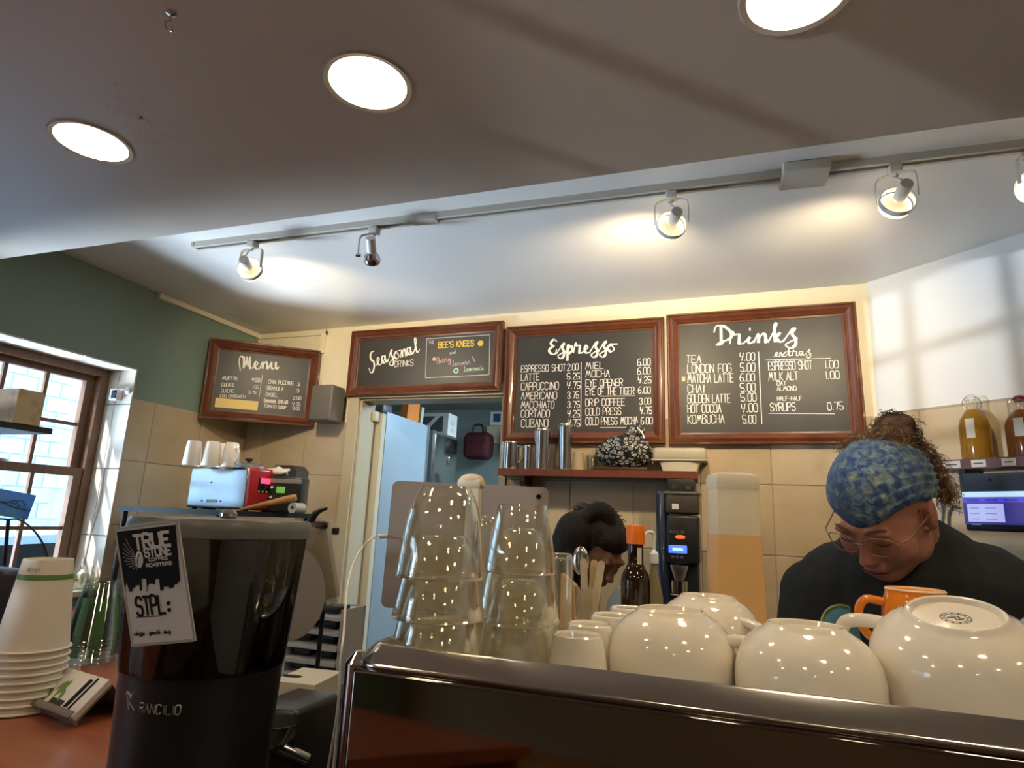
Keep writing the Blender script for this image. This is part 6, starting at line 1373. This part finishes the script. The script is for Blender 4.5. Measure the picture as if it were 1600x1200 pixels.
def curls(name, seeds, mt, parent, n, length, rad, curl, label=None, grav=(0, 0, -.3)):
    """many thin wavy strands as one mesh; seeds: list of (point, direction)"""
    m = MB(); rnd = random.Random(5)
    for k in range(n):
        p, d = seeds[k % len(seeds)]; p = Vector(p) + Vector((rnd.uniform(-1, 1), rnd.uniform(-1, 1), rnd.uniform(-1, 1))) * .010; d = (Vector(d) + Vector((rnd.gauss(0, .35), rnd.gauss(0, .35), rnd.gauss(0, .35)))).normalized()
        u, w = ortho(d); ph = rnd.uniform(0, 6.28); f = rnd.uniform(5, 9); L = length * rnd.uniform(.5, 1.2); pts = []
        for i in range(10):
            t = i / 9; pts.append(p + d * L * t + Vector(grav) * L * t * t + (u * math.cos(ph + f * t) + w * math.sin(ph + f * t)) * curl * (.3 + t))
        m.tube(pts, [rad * (1 - .6 * i / 9) for i in range(10)], 3, cap=False)
    return m.build(name, mt, parent, label, kind='stuff')
def hand(m, wrist, d, palm_n, s=1.0, side=1):
    d = Vector(d).normalized(); n = Vector(palm_n).normalized(); x = d.cross(n).normalized() * side
    w = Vector(wrist); m.ball(w + d * .045 * s, (.040 * s, .046 * s, .014 * s), Matrix((x, d, n)).transposed(), 16, 10)
    for k, (o, L) in enumerate(((-.030, .070), (-.010, .078), (.010, .074), (.028, .058))):
        a = w + d * .078 * s + x * o * s; b = a + (d * .6 + n * .5) * L * .5 * s; c = b + (d * .25 + n * .9) * L * .5 * s
        m.capsule(a - d * .02, b, .0085 * s, .0080 * s, 8); m.capsule(b, c, .0080 * s, .0068 * s, 8)
    a = w + d * .028 * s - x * .032 * s; b = a + (d * .5 - x * .55 + n * .4) * .035 * s; m.capsule(a, b, .0105 * s, .0095 * s, 8); m.capsule(b, b + (d * .6 + n * .5) * .026 * s, .0092 * s, .0078 * s, 8)

# ---- front barista
HC = atD(1381, 795, 1.12)
base_az = math.atan2(HC.x, HC.y)      # azimuth from the camera
pz = thing('person', 'person in a dark t-shirt and blue patterned headband bending over behind the machine', 'person', (HC.x + .05, HC.y + .22, 0))
O = Vector(pz.location)
yaw = -base_az - math.radians(31)
X = Matrix.Translation(HC - O) @ Matrix.Rotation(yaw, 4, 'Z') @ Matrix.Rotation(math.radians(41), 4, 'X') @ Matrix.Rotation(math.radians(7), 4, 'Y') @ Matrix.Scale(.965, 4)
m = MB(); head_shapes(m, X)
view = Vector((math.sin(base_az), math.cos(base_az), 0)); rt = Vector((view.y, -view.x, 0))   # away from the camera; to the right in the picture
nb = X @ Vector((0, .045, -.050)); sh = HC - O + view * .17 + Vector((0, 0, -.135)) + rt * .03
m.capsule(nb, sh, .056, .062)
shL, shR = sh - rt * .165 + Vector((0, 0, -.035)), sh + rt * .175 + Vector((0, 0, -.020))
m.capsule(sh, shL, .060, .058); m.capsule(sh, shR, .060, .058)
hip = sh + view * .10 + Vector((0, 0, -.50))
m.capsule(sh, hip, .13, .14); m.capsule(shL * .6 + sh * .4, hip - rt * .08, .09, .11); m.capsule(shR * .6 + sh * .4, hip + rt * .08, .09, .11)
elL, elR = shL + Vector((0, 0, -.28)) - rt * .05 - view * .04, shR + Vector((0, 0, -.27)) + rt * .06 - view * .03
wrL = elL - view * .04 + rt * .10 + Vector((0, 0, -.17)); wrR = elR - view * .04 - rt * .12 + Vector((0, 0, -.17))
for a, b, c in ((shL, elL, wrL), (shR, elR, wrR)): m.capsule(a, b, .050, .040); m.capsule(b, c, .040, .027)
hand(m, wrL, Vector((0, 0, -1)) + rt * .5, -view, side=1); hand(m, wrR, Vector((0, 0, -1)) - rt * .5, -view, side=-1)
for s in (-1, 1):
    hp = hip + rt * s * .085; kn = Vector((hp.x, hp.y, .48)) - view * .02; an = Vector((hp.x, hp.y, .09)); m.capsule(hp, kn, .085, .058); m.capsule(kn, an, .055, .038); m.capsule(an + Vector((0, 0, -.045)), an + Vector((0, 0, -.05)) - view * .16, .036, .032)
body = remesh(m, 'body', skin, .0045, 5, pz)
# t-shirt
m = MB(); m.capsule(sh + view * .0 + Vector((0, 0, -.012)), hip, .150, .158); m.capsule(sh + Vector((0, 0, -.006)), shL, .075, .071); m.capsule(sh + Vector((0, 0, -.006)), shR, .075, .071)
m.capsule(shL * .65 + sh * .35, hip - rt * .09, .098, .12); m.capsule(shR * .65 + sh * .35, hip + rt * .09, .098, .12); m.capsule(shL, shL * .45 + elL * .55, .070, .064); m.capsule(shR, shR * .45 + elR * .55, .072, .066)
m.capsule(sh + view * .04 - rt * .08, sh + view * .05 + rt * .10, .085, .085)
shirt_m = mat('charcoal_shirt', (.012, .015, .022), .85, noise=(7, (.022, .026, .028), (1, 1, 1), .35, .7), bump=(22, .5))
shirt = remesh(m, 't_shirt', shirt_m, .006, 8, pz, 'charcoal t-shirt')
# neck hole is implied by the neck passing through; print on the chest
c0 = atD(1318, 982, 1.17) - O; pm = MB(); pm.ball(c0, (.036, .008, .040), Matrix.Rotation(-base_az, 3, 'Z')); pm.build('shirt_print', mat('print_blue', (.10, .30, .42), .7), pz, 'blue round shirt print')
pm = MB(); pm.tube([c0 + Matrix.Rotation(-base_az, 3, 'Z') @ Vector((.037 * math.cos(a), -.002, .041 * math.sin(a))) for a in np.linspace(.8, 3.6, 18)], .0035, 6); pm.build('print_border', mat('print_lime', (.28, .36, .12), .7), pz)
m = MB()
for s in (-1, 1):
    hp = hip + rt * s * .085; m.capsule(hp, Vector((hp.x, hp.y, .48)) - view * .02, .098, .072); m.capsule(Vector((hp.x, hp.y, .48)) - view * .02, Vector((hp.x, hp.y, .13)), .070, .056)
m.capsule(hip - rt * .08, hip + rt * .08, .125, .125); remesh(m, 'trousers', mat('dark_denim', (.02, .025, .045), .8), .01, 4, pz)
m = MB()
for s in (-1, 1): hp = hip + rt * s * .085; m.capsule(Vector((hp.x, hp.y, .05)) + view * .03, Vector((hp.x, hp.y, .045)) - view * .17, .048, .044)
m.build('shoes', black_plastic, pz, kind='stuff')
# face details
def fl(c): return X @ Vector(c)
fr_ = mat('lash_brown', (.05, .022, .015), .6)
m = MB()
for s in (-1, 1):
    m.tube([fl((s * .030 + .014 * math.cos(a), -.0915 + .004 * abs(math.cos(a)), -.003 - .004 * math.sin(a))) for a in np.linspace(0, PI, 9)], .0011, 5)
m.build('eyelashes', fr_, pz, kind='stuff')
m = MB()
for s in (-1, 1): m.tube([fl((s * (.012 + .034 * t), -.0985 + .014 * t * t, .022 + .008 * math.sin(t * 2.6))) for t in np.linspace(0, 1, 8)], [.0016, .003, .0034, .0034, .003, .0026, .002, .001], 6)
m.build('eyebrows', mat('brow_brown', (.12, .06, .035), .8), pz, kind='stuff')
m = MB(); lp = [(-.023, -.0935, -.068), (-.012, -.1005, -.066), (0, -.1025, -.0675), (.012, -.1005, -.066), (.023, -.0935, -.068)]; m.tube([fl(p) for p in smooth_path(lp, 3)], .0012, 5); m.build('mouth_line', mat('lip_dark', (.10, .025, .02), .6), pz)
m = MB()
for sgn, zz, k in ((1, -.0640, .0033), (-1, -.0715, .0042)):
    P = [fl((x, -.0985 + 5.5 * x * x, zz)) for x in np.linspace(-.020, .020, 9)]; m.tube(P, [k * (1 - (abs(i - 4) / 4.6) ** 2) + .0004 for i in range(9)], 8)
m.build('lips', mat('lips', (.42, .12, .10), .4), pz)
# glasses: clear frames
gm = mat('clear_frame', (.52, .34, .26), .15, trans=.5)
gl_ = thing; m = MB()
for s in (-1, 1):
    m.tube([fl((s * .033 + .027 * math.copysign(abs(math.cos(a)) ** .75, math.cos(a)), -.106 + .010 * ((s * .033 + .027 * math.cos(a)) / .06) ** 2, .000 + .020 * math.copysign(abs(math.sin(a)) ** .8, math.sin(a)))) for a in np.linspace(0, 2 * PI, 29)[:-1]], .0010, 6, closed=True)
    m.tube([fl((s * .060, -.097, .006)), fl((s * .074, -.080, .007)), fl((s * .0805, -.03, .006)), fl((s * .081, .005, .004)), fl((s * .079, .02, -.012))], .0012, 6)
m.tube([fl((-.008, -.108, .006)), fl((0, -.1105, .008)), fl((.008, -.108, .006))], .0017, 6); m.build('glasses_frame', gm, pz, 'clear plastic glasses')
m = MB()
for s in (-1, 1):
    R = [fl((s * .033 + .026 * math.cos(a), -.1055, .019 * math.sin(a))) for a in np.linspace(0, 2 * PI, 25)[:-1]]; m.add(R, [tuple(range(24))])
m.build('glasses_lenses', thin_glass('lens_glass', (.985, .98, .975), .035), pz, kind='stuff')
# headband
hb_m = mat('headband_cloth', (.10, .17, .32), .85)
nt = hb_m.node_tree; b = nt.nodes['Principled BSDF']; tc = nt.nodes.new('ShaderNodeTexCoord')
def nz(scale, dist=0, det=4):
    n = nt.nodes.new('ShaderNodeTexNoise'); n.inputs['Scale'].default_value = scale; n.inputs['Detail'].default_value = det; n.inputs['Distortion'].default_value = dist; nt.links.new(tc.outputs['Object'], n.inputs['Vector']); return n
n1 = nz(70, .6); r1 = nt.nodes.new('ShaderNodeValToRGB'); els = r1.color_ramp.elements; els[0].position = .32; els[0].color = (.018, .04, .17, 1); els[1].position = .72; els[1].color = (.40, .40, .24, 1)
for p_, c_ in ((.44, (.03, .07, .22)), (.52, (.10, .17, .27)), (.60, (.19, .26, .31))): e_ = els.new(p_); e_.color = (*c_, 1)
nt.links.new(n1.outputs['Fac'], r1.inputs['Fac']); n2 = nz(6, 0, 2); r2 = nt.nodes.new('ShaderNodeValToRGB'); r2.color_ramp.elements[0].position = .42; r2.color_ramp.elements[1].position = .6
mx = nt.nodes.new('ShaderNodeMix'); mx.data_type = 'RGBA'; mx.inputs[7].default_value = (.075, .115, .155, 1); nt.links.new(n2.outputs['Fac'], r2.inputs['Fac'])
ml = nt.nodes.new('ShaderNodeMath'); ml.operation = 'MULTIPLY'; ml.inputs[1].default_value = .62; nt.links.new(r2.outputs['Color'], ml.inputs[0]); nt.links.new(ml.outputs[0], mx.inputs[0]); nt.links.new(r1.outputs['Color'], mx.inputs[6]); nt.links.new(mx.outputs[2], b.inputs['Base Color'])
POLE = (0, .80, .60)
band_edge = lambda f: 1.80 + ((.92 * f * f) if f > 0 else .50 * f)
surf('headband', .50, band_edge, POLE, .0125, hb_m, pz, X, 120, 40, wob=.0016)['label'] = 'blue and cream painterly patterned headband'
hair_m = mat('curly_brown', (.045, .020, .009), .6, noise=(60, (.15, .07, .028), (1, 1, 1), .45, .75), bump=(160, 1.0)); hair_l = mat('curly_golden', (.26, .14, .055), .55, noise=(30, (.14, .065, .025), (1, 1, 1), .4, .7))
surf('hair_cap', .0, .54, POLE, .010, hair_m, pz, X, 60, 12, wob=.002)
# nape and sides below the band
surf('hair_nape', 1.55, 1.95, (0, -.35, .94), .004, hair_m, pz, Matrix.Identity(4) @ X @ Matrix.Translation((0, .012, 0)) @ Matrix.Scale(.965, 4), 60, 8)
pd = Vector(POLE).normalized(); top = ellip(pd)
m = MB(); rnd = random.Random(3)
bunc = atD(1400, 681, 1.165) - O; 
for k in range(26):
    a = rnd.uniform(0, 6.28); z = rnd.uniform(-1, 1); rr = math.sqrt(1 - z * z); m.ball(bunc + Vector((rr * math.cos(a) * .024, rr * math.sin(a) * .022, z * .030)), rnd.uniform(.010, .018), None, 10, 7)
m.ball(bunc, (.028, .028, .034)); m.capsule(bunc, X @ top, .026, .034); remesh(m, 'hair_bun', hair_m, .0035, 2, pz, 'messy curly top bun')
seeds = []
for k in range(60):
    a = rnd.uniform(0, 6.28); th = rnd.uniform(.05, .75); u_, w_ = ortho(pd); d = pd * math.cos(th) + (u_ * math.cos(a) + w_ * math.sin(a)) * math.sin(th); seeds.append((X @ ellip(d, r=(.082, .102, .09)), X.to_3x3() @ d))
curls('loose_curls', seeds, hair_l, pz, 230, .024, .0011, .006, 'frizzy golden-brown curls')
seeds = [(bunc + Vector((math.cos(a) * .02, 0, math.sin(a) * .028)), (math.cos(a), rnd.uniform(-.5, .5), math.sin(a))) for a in np.linspace(-.4, 3.6, 24)]
curls('bun_curls', seeds, hair_m, pz, 420, .020, .0012, .006)
seeds = [(atD(px, py, 1.19) - O, (.7, 0, .4 - t)) for t, (px, py) in zip((0, .3, .6, .9, 1.2), ((1432, 700), (1446, 716), (1458, 735), (1466, 752), (1470, 766)))]
curls('side_curls', seeds, hair_l, pz, 300, .030, .0011, .007)
seeds = [(atD(px, py, 1.20) - O, (-.5, 0, .5)) for px, py in ((1330, 700), (1345, 693), (1362, 690), (1378, 690))]
curls('crown_curls', seeds, hair_l, pz, 220, .020, .0011, .006)
seeds = [(atD(px, py, 1.24) - O, (.4, 0, -.6)) for px, py in ((1455, 815), (1462, 825), (1468, 835))]
curls('nape_curls', seeds, hair_m, pz, 160, .030, .0011, .006)

# ---- second barista, further back
HC2 = atD(934, 856, 2.12)
p2 = thing('person', 'dark-haired person in dark clothes bent over at the back counter', 'person', (HC2.x - .18, HC2.y - .02, 0)); O2 = Vector(p2.location)
X2 = Matrix.Translation(HC2 - O2) @ Matrix.Rotation(math.radians(58), 4, 'Z') @ Matrix.Rotation(math.radians(42), 4, 'X') @ Matrix.Scale(1.02, 4)
m = MB(); head_shapes(m, X2)
sh2 = HC2 - O2 + Vector((-.16, .05, -.17)); m.ball(atD(952, 873, 2.035) - O2, (.013, .013, .022)); m.capsule(atD(952, 873, 2.05) - O2, HC2 - O2, .012, .03); m.capsule(X2 @ Vector((0, .045, -.05)), sh2, .050, .058)
sA, sB = sh2 + Vector((.02, -.17, -.03)), sh2 + Vector((.0, .17, -.03)); hip2 = sh2 + Vector((-.12, 0, -.48))
m.capsule(sh2, sA, .055, .052); m.capsule(sh2, sB, .055, .052); m.capsule(sh2, hip2, .115, .13)
eA, eB = sA + Vector((.06, -.01, -.26)), sB + Vector((.06, .0, -.26)); wA, wB = eA + Vector((.20, .04, .04)), eB + Vector((.20, -.04, .04))
for a, b_, c in ((sA, eA, wA), (sB, eB, wB)): m.capsule(a, b_, .045, .036); m.capsule(b_, c, .036, .025)
hand(m, wA, (1, .1, 0), (0, 0, -1), .95, 1); hand(m, wB, (1, -.1, 0), (0, 0, -1), .95, -1)
for s in (-1, 1):
    hp = hip2 + Vector((0, s * .085, 0)); m.capsule(hp, (hp.x + .02, hp.y, .47), .08, .055); m.capsule((hp.x + .02, hp.y, .47), (hp.x, hp.y, .09), .052, .036); m.capsule((hp.x, hp.y, .045), (hp.x + .15, hp.y, .04), .036, .032)
remesh(m, 'body', skin2, .005, 4, p2)
m = MB(); m.capsule(sh2 + Vector((-.01, 0, -.02)), hip2, .132, .145); m.capsule(sh2, sA, .070, .066); m.capsule(sh2, sB, .070, .066); m.capsule(sA, sA * .4 + eA * .6, .064, .058); m.capsule(sB, sB * .4 + eB * .6, .064, .058)
remesh(m, 't_shirt', mat('black_shirt', (.010, .010, .014), .85), .007, 6, p2)
m = MB()
for s in (-1, 1): hp = hip2 + Vector((0, s * .085, 0)); m.capsule(hp, (hp.x + .02, hp.y, .47), .092, .068); m.capsule((hp.x + .02, hp.y, .47), (hp.x, hp.y, .12), .066, .052)
m.capsule(hip2 + Vector((0, -.08, 0)), hip2 + Vector((0, .08, 0)), .12, .12); remesh(m, 'trousers', MATS['dark_denim'], .012, 3, p2)
m = MB()
for s in (-1, 1): hp = hip2 + Vector((0, s * .085, 0)); m.capsule((hp.x - .03, hp.y, .05), (hp.x + .17, hp.y, .045), .047, .043)
m.build('shoes', black_plastic, p2, kind='stuff')
m = MB(); q_ = atD(960, 938, 2.02) - O2; m.prism([q_ + Vector(v) for v in ((-.035, 0, -.05), (.03, 0, -.05), (.03, 0, .03), (.01, 0, .045), (-.02, 0, .005))], (0, .02, 0)); m.build('collar', mat('pale_blue_cloth', (.40, .50, .58), .7), p2, 'pale blue cloth at the neck')
dark_hair = mat('dark_hair', (.010, .006, .005), .62, noise=(40, (.030, .017, .012), (1, 1, .2), .4, .7), bump=(90, .9))
# smooth hair: shell over skull plus gathered half-up loop and length falling back
m = MB()
def hb(c, r, rot=None): m.ball(X2 @ Vector(c), r, X2.to_3x3() @ (rot if rot is not None else Matrix.Identity(3)), 18, 12)
hb((0, .028, .046), (.081, .096, .084)); hb((0, .078, .0), (.070, .055, .070)); hb((0, -.034, .070), (.064, .050, .046))
for s in (-1, 1): hb((s * .062, .048, .004), (.022, .040, .050))
P_ = [atD(900, 830, 2.10) - O2, atD(888, 862, 2.10) - O2, atD(880, 895, 2.12) - O2, atD(868, 925, 2.14) - O2, atD(862, 960, 2.15) - O2]
for a, b_, r_1, r_2 in zip(P_, P_[1:], (.070, .070, .066, .060), (.070, .066, .060, .05)): m.capsule(a, b_, r_1, r_2)
remesh(m, 'hair', dark_hair, .006, 6, p2, 'long dark hair falling over the shoulder')
m = MB(); lp = smooth_path([atD(x, y, 2.08) - O2 for x, y in ((905, 838), (912, 818), (925, 803), (938, 799), (948, 806), (950, 818), (944, 828), (938, 834))], 5)
m.tube(lp, [.020 + .014 * math.sin(PI * i / (len(lp) - 1)) for i in range(len(lp))], 12); m.ball(atD(950, 816, 2.08) - O2, (.028, .025, .026)); m.build('hair_loop', dark_hair, p2, 'looped half-up bun')
m = MB(); m.ball(atD(954, 875, 2.022) - O2, (.006, .004, .010)); m.build('ear_hollow_shade', mat('ear_shadow', (.14, .05, .03), .6), p2)  # dark ball standing for the shade inside the ear

seeds = []; rnd = random.Random(9)
for k in range(70):
    d = Vector((rnd.uniform(-1, 1), rnd.uniform(-.6, 1), rnd.uniform(-.1, 1))).normalized(); seeds.append((X2 @ ellip(d, c=(0, .028, .046), r=(.080, .096, .084)), X2.to_3x3() @ Vector((0, .9, -.25 - .3 * d.z))))
curls('hair_strands', seeds, mat('hair_sheen', (.030, .017, .012), .6), p2, 260, .07, .0016, .002, grav=(0, 0, -.6))
